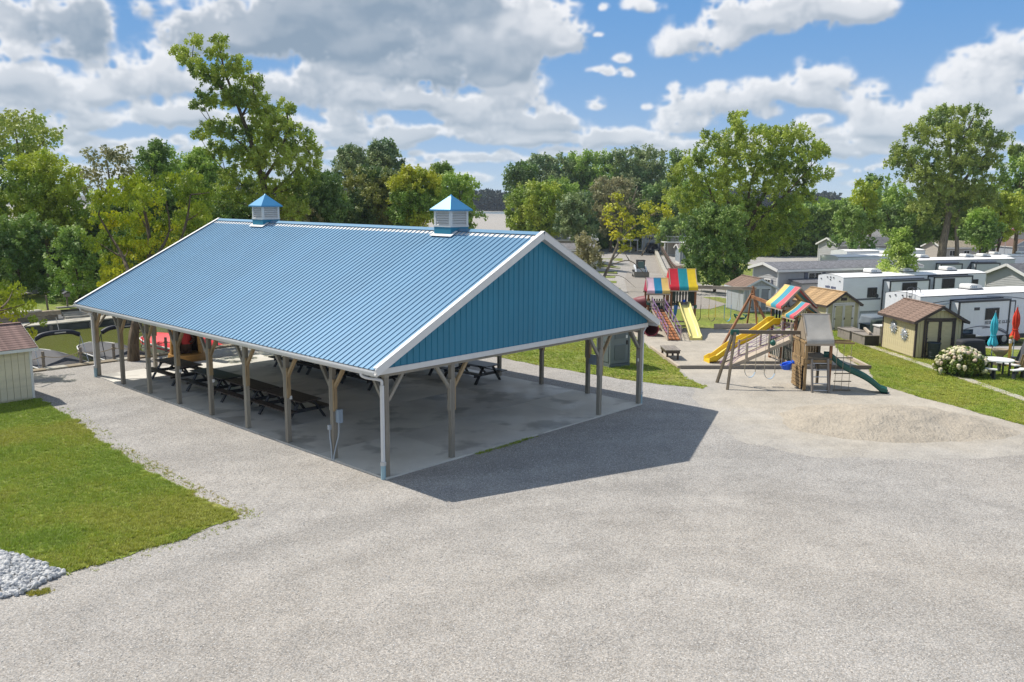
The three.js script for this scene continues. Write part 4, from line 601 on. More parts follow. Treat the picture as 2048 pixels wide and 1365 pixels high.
const TREES = [
['airy', 13.5, -69.7, 0.60, 14.5, 3.9, 9.9, 'light', 'open', 'tall loose pale green tree at the far left behind the dark bushes'],
['dense', 7.9, -60.9, 0.60, 11.7, 2.7, 3.9, 'dark', 'round', 'dark green tree cut off by the left edge of the picture'],
['dense', 10.5, -55.2, 0.60, 10.4, 3.8, 4.0, 'yg', 'round', 'yellow-green rounded tree left of the airy tree, above the left bushes'],
['airy', 22.4, -71.9, 0.60, 11.8, 3.3, 5.7, 'grey', 'open', 'thin grey-green tree with feathery top left of the round green crown'],
['dense', 25.0, -66.1, 0.60, 12.2, 2.5, 6.7, 'mid', 'round', 'small dense round green crown left of the tall leaning cottonwood'],
['dense', 23.9, -55.5, 0.60, 11.3, 3.7, 5.0, 'mid', 'tall', 'mid green tree just left of the leaning cottonwood'],
['dense', 29.8, -46.2, 0.60, 9.7, 3.0, 4.5, 'dark', 'droop', 'dark drooping tree right of the leaning cottonwood behind the left cupola'],
['dense', 40.5, -52.4, -0.58, 11.3, 3.8, 5.5, 'olive', 'round', 'olive brown-tinged round tree between the two cupolas'],
['tall', 60.3, -75.3, -1.60, 15.9, 4.1, 10.4, 'bluegreen', 'tall', 'narrow blue-green poplar rising behind the olive tree'],
['tall', 53.7, -73.6, -1.54, 14.7, 3.5, 10.2, 'bluegreen', 'tall', 'smaller blue-green poplar left of the narrow poplar'],
['dense', 40.9, -46.1, -0.40, 11.1, 3.1, 5.5, 'gold', 'round', 'tree turning golden yellow left of the right cupola'],
['tall', 53.5, -56.1, -1.14, 12.3, 2.5, 7.5, 'dark', 'tall', 'dark green pointed tree behind the golden tree'],
['dense', 49.3, -48.8, -0.77, 10.9, 2.8, 4.4, 'mid', 'round', 'fresh green bushy tree right of the right cupola beside the lake'],
['dense', 6.7, -50.4, 0.60, 6.0, 3.6, 0.2, 'dark', 'bush', 'low dark shrubbery mass at the left edge under the yellow-green tree'],
['dense', 8.9, -45.1, 0.60, 5.2, 2.5, 0.2, 'mid', 'bush', 'mid green shrub between the dark shrubbery and the honey locust'],
['dense', 17.3, -44.9, 0.60, 6.3, 2.4, 2.3, 'yg', 'bush', 'light green shrub left of the pavilion roof edge'],
['dense', 12.5, -44.2, 0.60, 6.1, 3.0, 0.2, 'dark', 'bush', 'dark shrub behind the honey locust foliage'],
['dense', 23.7, -49.8, 0.60, 7.7, 2.9, 3.9, 'mid', 'bush', 'rounded shrub below the leaning cottonwood beside the left cupola'],
['dense', 27.2, -46.1, 0.60, 7.5, 2.7, 3.9, 'grey', 'bush', 'grey-green shrub under the drooping dark tree'],
['small', 107.9, -93.4, -1.60, 15.2, 3.7, 7.2, 'dark', 'round', 'dark small tree at the left end of the far row right of the lake'],
['tall', 131.7, -107.6, -1.62, 18.1, 7.2, 0.9, 'bluegreen', 'round', 'tall dark poplar, first of the far row right of the lake'],
['tall', 138.6, -106.1, -2.10, 18.5, 6.0, 1.2, 'mid', 'round', 'tall dark poplar, second of the far row right of the lake'],
['tall', 141.5, -100.0, -2.10, 19.1, 7.8, 1.4, 'mid', 'round', 'tall green poplar, third of the far row right of the lake'],
['tall', 144.1, -91.3, -2.10, 19.4, 8.6, 1.6, 'bluegreen', 'round', 'tall green poplar, fourth and broadest of the far row right of the lake'],
['tall', 140.8, -80.1, -2.10, 18.6, 3.2, 5.7, 'dark', 'tall', 'lone dark pointed tree standing apart at the right end of the far row'],
['dense', 80.7, -68.1, -1.60, 10.3, 3.1, 3.3, 'yg', 'round', 'yellow-green bushy tree in front of the lake gap'],
['dense', 78.2, -62.0, -1.60, 10.6, 3.8, 3.6, 'yg', 'round', 'yellow-green bushy tree above the pavilion ridge end'],
['dense', 89.9, -68.6, -1.60, 11.4, 3.8, 3.8, 'mid', 'round', 'mid green tree behind the pavilion gable peak'],
['dense', 76.6, -54.9, -1.60, 9.1, 3.2, 3.2, 'bluegreen', 'round', 'dark blue-green rounded tree right of the pavilion gable peak'],
['dense', 117.3, -78.9, -2.10, 12.3, 5.4, 2.3, 'grey', 'round', 'olive grey tree behind the yellow leaning tree'],
['dense', 129.5, -77.6, -2.10, 12.0, 3.7, 2.0, 'dark', 'round', 'dark round-headed tree left of two alike above the skid loader'],
['dense', 130.9, -73.2, -2.10, 11.4, 4.3, 2.1, 'dark', 'round', 'dark round-headed tree right of two alike above the skid loader'],
['dense', 123.9, -77.7, -2.10, 8.4, 4.1, 0.3, 'mid', 'round', 'green tree behind the two-storey house'],
['dense', 117.9, -66.5, -2.10, 5.2, 3.2, 0.6, 'light', 'round', 'pale green small tree between the two-storey house and its neighbour'],
['dense', 51.9, -19.5, -0.11, 8.1, 3.2, 1.1, 'dark', 'round', 'broad dark maple left of the big cottonwood, over the swing beam'],
['dense', 73.7, -34.4, -1.65, 10.7, 2.3, 3.7, 'mid', 'round', 'shadowy tree left behind the dark maple'],
['dense', 128.0, -34.9, -2.10, 12.8, 2.9, 3.7, 'mid', 'round', 'green tree at the far right of the big cottonwood'],
['dense', 96.8, -24.3, -2.00, 10.9, 2.2, 4.2, 'yg', 'round', 'yellowish tree low right of the big cottonwood'],
['dense', 81.8, -19.8, -1.46, 7.7, 2.5, 3.3, 'dark', 'bush', 'dark tree behind the white trailers right of the big cottonwood'],
['dense', 122.3, -29.3, -2.10, 11.3, 3.1, 3.3, 'mid', 'round', 'mid green tree in the gap left of the big oak'],
['dense', 98.7, -19.3, -1.95, 8.7, 3.1, 3.4, 'dark', 'round', 'dark green tree against the lower left of the big oak'],
['dense', 117.0, -11.4, -2.10, 15.4, 3.7, 4.9, 'mid', 'round', 'mid green tree at the right edge behind the big oak'],
['dense', 104.2, -10.4, -1.88, 9.6, 3.1, 4.5, 'yg', 'round', 'yellow-green tree right of the oak trunk'],
['dense', 89.5, -8.5, -1.37, 7.6, 2.2, 3.5, 'mid', 'round', 'green maple behind the grey utility pole'],
['dense', 105.8, -17.5, -2.05, 10.0, 3.6, 3.6, 'dark', 'round', 'dark tree filling the gap under the big oak crown'],
['young', 50.2, -3.7, -0.50, 6.5, 1.5, 2.7, 'bright', 'cone', 'bright young maple standing between the white trailers'],
['dense', 43.5, -27.1, -0.05, 5.3, 1.9, 1.0, 'grey', 'bush', 'olive shrub heap at the foot of the yellow leaning tree'],
];
TREES.forEach(([k, x, z, y, H, R, b, pal, shape, label], i) => autoTree(shape === 'bush' ? 'shrub' : KIND[k], label, x, z, y > 0 ? bankTop(x, z) : terr(x, z), H + (y > 0 ? 0 : -0.5 - terr(x, z)), R, b + (y > 0 ? 0 : -0.5 - terr(x, z)), pal, shape, 100 + i * 7));
// trees drawn branch by branch. b(px, up): metres sideways and up in the plane that faces the yard
function branchy(name, label, at, limbs, lobes, bark, kind, pal, ls, dens, seed) {
  const r = rng(seed), geos = limbs.map(([pts, r0, r1]) => limb(pts.map(([x, y, z = 0]) => V3(x, y, z)), r0, r1));
  const L2 = []; for (const [x, y, R, z] of lobes) { L2.push([x, y, z ?? (r() - 0.5) * R * 1.2, R]); if (z === undefined) L2.push([x + (r() - 0.5) * R * 0.6, y + (r() - 0.5) * R * 0.5, (r() < 0.5 ? -1 : 1) * R * (0.8 + 0.5 * r()), R * 0.75]); }
  for (const [x, y, R, lz] of lobes) { let best = null, bd = 1e9; for (const [pts] of limbs) for (const p of pts) { const d = Math.hypot(p[0] - x, p[1] - y + 0.8); if (d < bd && p[1] < y) { bd = d; best = p; } } if (best && bd > R * 0.4 && bd < 4) geos.push(limb([V3(best[0], best[1], best[2] ?? 0), V3(lerp(best[0], x, 0.5), lerp(best[1], y, 0.45), lz === undefined ? (r() - 0.5) * 0.5 : lerp(best[2] ?? 0, lz, 0.6)), V3(x, y, lz ?? (r() - 0.5) * R)], 0.05, 0.015, 5)); }
  return buildTree(name, label, at, YAW, geos, bark, L2, kind, pal, ls, dens, seed);
}
{ // tall cottonwood that leans left above the roof; s px -> metres at its distance
  const s = 66 / 1720, f = (px, py, R) => [(px - 578) * s, 7.7 + (401 - py) * s - 0.6, R * s];
  const pt = (px, py) => f(px, py, 0).slice(0, 2);
  branchy('cottonwood_tree', 'tall cottonwood leaning left, rising highest above the left cupola', [22.98, 0.6, -42.3 - 0.0], [
    [[[0.2, -0.6], pt(585, 500), pt(572, 430), pt(556, 370), pt(538, 300), pt(512, 220), pt(488, 150), pt(478, 90)], 0.42, 0.04],
    [[pt(556, 370), pt(590, 320), pt(612, 260), pt(610, 225)], 0.16, 0.03], [[pt(545, 330), pt(510, 290), pt(465, 265)], 0.13, 0.03], [[pt(512, 220), pt(470, 175), pt(425, 130), pt(395, 112)], 0.13, 0.025], [[pt(565, 400), pt(610, 360), pt(655, 315)], 0.15, 0.03], [[pt(520, 240), pt(545, 190), pt(540, 150)], 0.1, 0.02], [[pt(572, 430), pt(530, 390), pt(480, 350)], 0.12, 0.03]],
  [[398, 112, 13], [418, 130, 14], [432, 95, 15], [440, 150, 18], [478, 95, 15], [474, 122, 17], [462, 165, 24], [500, 150, 20], [524, 140, 18], [540, 170, 20], [440, 205, 18], [480, 205, 26], [520, 205, 26], [555, 215, 22], [430, 222, 10], [565, 240, 24], [608, 222, 16], [600, 250, 22], [460, 265, 20], [500, 265, 26], [545, 275, 30], [590, 285, 28], [636, 275, 22], [430, 277, 10], [470, 310, 20], [520, 325, 30], [570, 330, 32], [620, 325, 28], [655, 310, 18], [665, 335, 12], [500, 370, 28], [550, 385, 32], [605, 385, 32], [645, 370, 24], [480, 405, 24], [570, 425, 26], [630, 425, 24]].map(([a, b, c]) => f(a, b, c * 1.22)), M.bark, 'broad', PAL.cotton, 0.53, 2.0, 801);
}
{ // big cottonwood on the right with several leaning stems
  const s = 80 / 1720, f = (px, py, R) => [(px - 1545) * s, 7.7 + (402 - py) * s + 0.5, R * s], pt = (px, py) => f(px, py, 0).slice(0, 2);
  branchy('cottonwood_tree', 'big spreading cottonwood with several stems behind the grey park home', [62.6, -0.5, -23.3], [
    [[[0, -1.2], pt(1545, 520), pt(1560, 460), pt(1590, 400), pt(1615, 350), pt(1640, 300)], 0.42, 0.05], [[[-0.2, -1.2], pt(1535, 500), pt(1525, 430), pt(1515, 350), pt(1510, 280)], 0.34, 0.04], [[pt(1550, 500), pt(1590, 440), pt(1640, 390), pt(1690, 330)], 0.26, 0.04], [[pt(1530, 470), pt(1490, 400), pt(1465, 340)], 0.22, 0.04], [[pt(1560, 460), pt(1565, 380), pt(1580, 300)], 0.2, 0.04]],
  [[1534, 240, 20], [1528, 270, 26], [1475, 275, 18], [1490, 310, 30], [1545, 300, 34], [1585, 270, 24], [1615, 280, 28], [1655, 265, 24], [1690, 300, 26], [1712, 305, 16], [1640, 310, 34], [1590, 325, 34], [1450, 320, 26], [1430, 350, 28], [1480, 360, 34], [1535, 360, 36], [1600, 365, 30], [1660, 350, 32], [1700, 345, 22], [1690, 385, 24], [1420, 390, 28], [1460, 410, 34], [1520, 420, 38], [1640, 400, 30], [1570, 410, 28], [1610, 440, 36], [1550, 470, 36], [1490, 470, 34], [1660, 440, 28], [1600, 490, 34], [1640, 480, 30], [1560, 510, 30], [1510, 515, 28]].map(([a, b, c]) => f(a, b, c * 1.16)), M.bark, 'broad', PAL.cotton, 0.66, 1.7, 802);
}
{ // big oak on the right
  const s = 100 / 1720, f = (px, py, R) => [(px - 1915) * s, 7.7 + (405 - py) * s + 0.5, R * s], pt = (px, py) => f(px, py, 0).slice(0, 2);
  branchy('oak_tree', 'huge oak with a thick bare lower trunk beyond the trailers at right', [97.1, -0.5, -14.6], [
    [[[0, -2.6], pt(1914, 500), pt(1920, 440), pt(1922, 380), pt(1915, 320), pt(1905, 260)], 0.62, 0.1], [[pt(1922, 400), pt(1960, 340), pt(2000, 290)], 0.3, 0.05], [[pt(1921, 420), pt(1880, 370), pt(1835, 335)], 0.28, 0.05], [[pt(1916, 330), pt(1940, 270), pt(1955, 230)], 0.2, 0.05], [[[1.4, -2.6, 0.4], [1.5, 2.6, 0.4], [1.2, 5.5, 0.3], [1.8, 9, 0]], 0.34, 0.1]],
  [[1955, 225, 22], [1910, 235, 30], [1870, 240, 20], [1965, 255, 26], [1840, 262, 26], [1885, 270, 36], [1935, 280, 34], [1990, 275, 24], [2020, 285, 20], [2040, 300, 14], [1820, 300, 24], [1800, 325, 18], [1855, 315, 36], [1905, 325, 40], [1960, 325, 36], [2000, 320, 20], [1835, 350, 30], [1875, 370, 38], [1925, 375, 40], [1975, 370, 32], [1860, 405, 28], [1905, 415, 34], [1950, 412, 32], [1990, 400, 24], [1885, 435, 20], [1940, 440, 22]].map((a) => f(...a)), M.barkPale, 'broad', PAL.oak, 0.8, 1.8, 803);
}
{ // honey locust at the quay in front of the far bank
  const s = 45 / 1720, f = (px, py, R) => [(px - 248) * s, 7.7 + (393 - py) * s, R * s, -4 + (((px * 7 + py * 3) % 11) / 11 - 0.5) * 3.2], pt = (px, py) => f(px, py, 0).slice(0, 2);
  branchy('honey_locust', 'feathery yellow-green honey locust growing at the quay behind the pavilion corner', [2.6, 0, -22.1], [
    [[[0, -0.2], [0.0, 1.2, -0.2], [0, 2.2, -0.8], [...pt(240, 530), -2.8], [...pt(225, 460), -4], [...pt(215, 400), -4]], 0.3, 0.05], [[[0, 2.2, -0.8], [...pt(285, 510), -3], [...pt(300, 440), -4], [...pt(310, 390), -4]], 0.14, 0.03], [[[0, 2.4, -1], [...pt(190, 510), -3], [...pt(150, 470), -4], [...pt(130, 430), -4]], 0.13, 0.03], [[[0, 2.0, -0.7], [...pt(200, 590), -3], [...pt(160, 570), -4]], 0.08, 0.02], [[[...pt(240, 530), -2.8], [...pt(265, 460), -4], [...pt(262, 400), -4]], 0.1, 0.02]],
  [[170, 375, 24], [210, 365, 26], [265, 365, 26], [310, 360, 24], [335, 385, 20], [140, 405, 24], [190, 405, 32], [240, 400, 34], [290, 405, 32], [325, 420, 22], [115, 440, 20], [155, 445, 30], [205, 450, 34], [255, 450, 34], [300, 455, 28], [130, 480, 26], [175, 495, 32], [225, 500, 34], [275, 500, 30], [140, 525, 26], [180, 540, 30], [225, 545, 26], [150, 565, 24], [150, 600, 16], [195, 585, 22], [240, 630, 12], [300, 545, 20]].map((a) => f(...a)), M.bark, 'frond', PAL.locust, 0.45, 2.1, 804);
  // low hanging spray beside the second post
  const s2 = 39.5 / 1720, f2 = (px, py, R) => [(px + 22) * s2, 7.7 + (389 - py) * s2, R * s2 * 0.8, -1.4 + (((px * 5 + py * 3) % 7) / 7 - 0.5) * 1.6], p2 = (px, py) => f2(px, py, 0).slice(0, 2);
  branchy('honey_locust', 'feathery honey locust reaching in at the left edge above the cream shed', [-4.0, 0, -22.3], [[[[0, -0.2], p2(-25, 660), p2(-15, 600), p2(0, 560)], 0.2, 0.05], [[p2(-18, 620), p2(15, 600), p2(40, 590)], 0.09, 0.02]],
  [[-30, 560, 28], [5, 562, 26], [30, 565, 22], [50, 590, 22], [20, 600, 28], [-20, 610, 30], [55, 625, 16], [40, 640, 20], [65, 645, 12], [5, 640, 26], [-10, 570, 24]].map((a) => f2(...a)), M.bark, 'frond', PAL.locust, 0.42, 1.5, 805);
}
{ // thin tree turning yellow beside the road, half bare, leaning
  const s = 73 / 1720, f = (px, py, R) => [(px - 1172) * s, 7.7 + (399 - py) * s + 0.5, R * s], pt = (px, py) => f(px, py, 0).slice(0, 2);
  branchy('yellowing_tree', 'half-bare leaning tree with bright yellow leaves beside the road', [44.6, -0.5, -26.4], [
    [[[0, -0.2], pt(1172, 575), pt(1190, 530), pt(1208, 480), pt(1215, 440), pt(1235, 395), pt(1242, 372)], 0.2, 0.03], [[pt(1208, 480), pt(1240, 450), pt(1270, 430), pt(1290, 420)], 0.09, 0.02], [[pt(1212, 455), pt(1190, 420), pt(1182, 400)], 0.08, 0.02], [[pt(1190, 530), pt(1230, 520), pt(1260, 545), pt(1270, 560)], 0.07, 0.015], [[pt(1195, 520), pt(1230, 490), pt(1255, 510)], 0.06, 0.012], [[pt(1228, 415), pt(1245, 400), pt(1262, 398)], 0.05, 0.01], [[pt(1180, 550), pt(1215, 552), pt(1245, 575)], 0.05, 0.01]],
  [[1200, 395, 9], [1192, 418, 14], [1215, 425, 15], [1190, 442, 15], [1225, 445, 16], [1262, 415, 14], [1285, 418, 16], [1300, 425, 10], [1255, 440, 14], [1200, 465, 16], [1232, 468, 14], [1260, 468, 12], [1280, 455, 10], [1215, 492, 13]].map((a) => f(...a)), M.barkPale, 'loose', PAL.yellow, 0.6, 0.9, 806);
}
// far shore of the lake: a wood that reads as one mass
{
  const r = rng(61), g = clump(9, 40, 0.5, 0.1), n = 3000, im = new THREE.InstancedMesh(g, leafMat, n), m4 = new THREE.Matrix4(), q = new THREE.Quaternion(), c = new THREE.Color();
  for (let k = 0; k < n; k++) { const lat = (r() - 0.5) * 520, dep = 700 + (r() - 0.5) * 30, X = -14.5 + FX[0] * dep + RX[0] * lat, Z = 18 + FX[1] * dep + RX[1] * lat, hh = 7 + 8 * fbm2(lat * 0.05, 3, 3); q.setFromEuler(new THREE.Euler(r() * 6, r() * 6, r() * 6)); m4.compose(V3(X, hh * Math.pow(r(), 0.7), Z), q, V3(7, 7, 7)); im.setMatrixAt(k, m4); const t = 0.7 + 0.5 * r(); im.setColorAt(k, c.setRGB(0.035 * t, 0.06 * t, 0.045 * t)); }
  im.name = 'far_shore_wood'; im.userData = { kind: 'stuff', label: 'distant dark wood on the far shore of the lake', category: 'wood' }; scene.add(im);
}
// continuous undergrowth and woods behind the separate trees, where no single crown can be made out
function thicket(name, label, list, pal, seed, size) {
  const r = rng(seed), mats = list.flatMap(([x0, z0, x1, z1, h, w, y, n]) => [...Array(n)].map(() => { const t = r(), a = (r() - 0.5) * w, dx = x1 - x0, dz = z1 - z0, l = Math.hypot(dx, dz); return [x0 + dx * t + dz / l * a, y + h * (0.55 + 0.8 * fbm2(t * l * 0.15 + seed, 1, 3)) * Math.pow(r(), 0.75), z0 + dz * t - dx / l * a]; }));
  const im = new THREE.InstancedMesh(CL.broad, leafMat, mats.length), m4 = new THREE.Matrix4(), q = new THREE.Quaternion(), c = new THREE.Color();
  mats.forEach(([x, y, z], i) => { const s = size * (0.7 + 0.6 * r()), p = pal[Math.floor(r() * 3)], k = 0.8 + 0.4 * r(); q.setFromEuler(new THREE.Euler(r() * 6, r() * 6, r() * 6)); m4.compose(V3(x, y, z), q, V3(s, s, s)); im.setMatrixAt(i, m4); im.setColorAt(i, c.setRGB(p[0] * k, p[1] * k, p[2] * k)); });
  im.name = name; im.userData = { kind: 'stuff', label, category: 'undergrowth' }; scene.add(shade(im));
}
thicket('bank_thicket', 'dark continuous thicket on the far bank behind the shrubs', [[-10, -66, 14, -60, 5, 4, 0.6, 2600], [14, -60, 34, -52, 6, 4, 0.6, 2400], [34, -56, 47, -55, 6, 5, -0.5, 1400]], PAL.dark, 71, 1.2);
thicket('road_end_wood', 'wood closing off the end of the road behind the houses', [[106, -86, 126, -88, 9, 5, -2, 1400], [124, -90, 150, -80, 9, 6, -2, 1600], [148, -78, 150, -56, 9, 6, -2, 1000], [80, -66, 88, -64, 5, 4, -1.5, 500]], PAL.mid, 72, 1.9);
thicket('east_wood', 'wood behind the trailers on the right side', [[128, -58, 150, -40, 8, 6, -2, 1500], [150, -42, 172, -28, 9, 6, -2, 1500], [178, -34, 200, -10, 11, 8, -2, 1500], [200, -14, 206, 12, 12, 8, -2, 700]], PAL.mid, 73, 2.0);
// ---------------------------------------------------------------- playground helpers
const CANVAS = { red: colour(0.62, 0.01, 0.025, { map: T.cloth, roughness: 0.6 }), teal: colour(0.0, 0.26, 0.3, { map: T.cloth, roughness: 0.6 }), yellow: colour(0.8, 0.55, 0.005, { map: T.cloth, roughness: 0.6 }), pink: colour(0.7, 0.47, 0.53, { map: T.cloth, roughness: 0.7 }), tealBlue: colour(0.0, 0.2, 0.36, { map: T.cloth, roughness: 0.7 }), straw: colour(0.7, 0.48, 0.14, { map: T.cloth, roughness: 0.7 }), rose: colour(0.62, 0.09, 0.11, { map: T.cloth, roughness: 0.7 }), crimson: colour(0.4, 0.02, 0.07, { map: T.cloth, roughness: 0.7 }), tan: colour(0.44, 0.41, 0.36, { map: T.cloth, roughness: 0.85 }) };
// tent roof: ridge along local x (turn it with the pivot), one strip of cloth per colour on each side, each with a valance and slack folds
function canopy(parent, [cx, cy, cz], turn, ridge, eave, half, len, cols, val = 0.13, seed = 1) {
  const pv = new THREE.Group(); pv.name = 'canopy'; pv.position.set(cx, cy, cz); pv.rotation.y = turn; parent.add(pv);
  const n = cols.length, w = len / n;
  for (const s of [1, -1]) cols.forEach((m, k) => {
    const rows = [];
    for (let i = 0; i <= 8; i++) { const t = i / 8, row = []; for (let j = 0; j <= 6; j++) { const x = -len / 2 + (k + j / 6) * w, sag = Math.sin(t * Math.PI) * 0.05 + (n2(x * 9 + seed * 7, t * 1.6 + s * 3) - 0.5) * 0.035 * Math.sin(Math.min(1, t * 1.2) * Math.PI); row.push(V3(x, lerp(ridge, eave, t) - sag, s * half * t)); } rows.push(row); }
    rows.push(rows[8].map((p) => V3(p.x, p.y - val, p.z - s * 0.02)));
    const o = part(pv, 'canvas_strip', sheet(rows, s < 0), m); o.material.side = THREE.DoubleSide;
  });
  for (const e of [-1, 1]) part(pv, 'gable_frame', [beam([e * (len / 2 - 0.03), ridge - 0.06, 0], [e * (len / 2 - 0.03), eave - 0.05, half - 0.04], 0.04, 0.08), beam([e * (len / 2 - 0.03), ridge - 0.06, 0], [e * (len / 2 - 0.03), eave - 0.05, -half + 0.04], 0.04, 0.08)], M.paleWood);
  for (const s of [-1, 1]) part(pv, 'eave_rail', box(len + 0.08, 0.09, 0.04, 0, eave - val - 0.03, s * (half - 0.05)), M.paleWood);
  part(pv, 'ridge_pole', box(len + 0.1, 0.07, 0.05, 0, ridge - 0.05, 0), M.paleWood);
  return pv;
}
// trough slide from a to b (local points); drop(t) gives the height share
function slide(parent, a, b, width, wall, m, wave = 0.06, name = 'slide') {
  const A = V3(...a), B = V3(...b), d = B.clone().sub(A), side = V3(-d.z, 0, d.x).normalize(), rows = [], n = 30;
  const hgt = (t) => { const q = t < 0.1 ? 0 : t > 0.9 ? 1 : (t - 0.1) / 0.8; return 1 - (q * 0.85 + 0.15 * sm(q)) + Math.sin(q * Math.PI * 2) * wave * -1; };
  const prof = [[-0.5, 0], [-0.56, 1], [-0.5, 1.12], [-0.44, 1], [-0.38, 0.12], [-0.2, 0], [0.2, 0], [0.38, 0.12], [0.44, 1], [0.5, 1.12], [0.56, 1], [0.5, 0]];
  for (let i = 0; i <= n; i++) { const t = i / n, p = A.clone().lerp(B, t); p.y = lerp(B.y, A.y, hgt(t)); const wh = wall * (t > 0.93 ? 1 - (t - 0.93) * 7 : 1); rows.push(prof.map(([u, h]) => p.clone().addScaledVector(side, u * width).add(V3(0, h * wh, 0)))); }
  const under = rows.map((r) => [r[11].clone(), r[11].clone().add(V3(0, -0.07, 0)), r[0].clone().add(V3(0, -0.07, 0)), r[0].clone()]);
  const lip = [rows[n].map((p) => p.clone()), rows[n].map((p) => V3(p.x, Math.max(0.0, B.y - 0.16), p.z))];
  const o = part(parent, name, [sheet(rows), sheet(under), sheet(lip)], m); o.material.side = THREE.DoubleSide; return o;
}
function slats(parent, p, q, y0, y1, n, m, w = 0.09, t = 0.025, lean = 0) { for (let k = 0; k < n; k++) { const u = (k + 0.5) / n, x = lerp(p[0], q[0], u), z = lerp(p[1], q[1], u); part(parent, 'slat', beam([x, y0, z], [x, y1, z], w, t, V3(p[1] - q[1], 0, q[0] - p[0]).normalize()), m); } }
function swing(parent, x, z, top, seatY, gap, chainM, gripM, seatM, kind = 'belt') {
  const g = new THREE.Group(); g.name = kind === 'bucket' ? 'bucket_swing' : 'swing'; g.position.set(x, 0, z); parent.add(g);
  for (const s of [-1, 1]) { part(g, 'chain', rod([s * gap * 0.9, top, 0], [s * gap, seatY + 1.0, 0], 0.009, 0.009, 5), chainM); part(g, 'chain_grip', rod([s * gap, seatY + 1.0, 0], [s * gap, seatY + 0.22, 0], 0.017, 0.017, 6), gripM); }
  if (kind === 'belt') { const rows = [-1, 1].map((e) => [...Array(9).keys()].map((i) => { const u = i / 8 * 2 - 1; return V3(u * gap, seatY + 0.22 * Math.pow(Math.abs(u), 2.6), e * 0.07); })); part(g, 'seat', [sheet(rows), sheet(rows.map((r) => r.map((p) => p.clone().add(V3(0, -0.012, 0)))), true)], seatM).material.side = THREE.DoubleSide; }
  else { const pr = [[0.1, 0], [0.17, 0.03], [0.21, 0.16], [0.24, 0.26], [0.26, 0.27], [0.25, 0.29], [0.2, 0.27], [0.17, 0.16], [0.13, 0.06], [0.0, 0.05]].map(([a, b]) => new THREE.Vector2(a, b)); const lg = flat(new THREE.LatheGeometry(pr, 18)); const p = lg.attributes.position; for (let i = 0; i < p.count; i++) { const a = Math.atan2(p.getZ(i), p.getX(i)); p.setY(i, p.getY(i) * (1 + 0.28 * Math.cos(a)) + seatY); } lg.computeVertexNormals(); part(g, 'seat', lg, seatM).material.side = THREE.DoubleSide; part(g, 'seat_back', box(0.05, 0.12, 0.3, 0.26, seatY + 0.34, 0), seatM); }
  return g;
}
// net of ropes between four corners
function net(parent, name, a, b, c, d, nu, nv, r, m) { const P = (u, v) => V3(...a).lerp(V3(...b), u).lerp(V3(...d).lerp(V3(...c), u), v), g = []; for (let i = 0; i <= nu; i++) g.push(rod(P(i / nu, 0), P(i / nu, 1), r, r, 5)); for (let j = 0; j <= nv; j++) g.push(rod(P(0, j / nv), P(1, j / nv), r, r, 5)); return part(parent, name, g, m); }

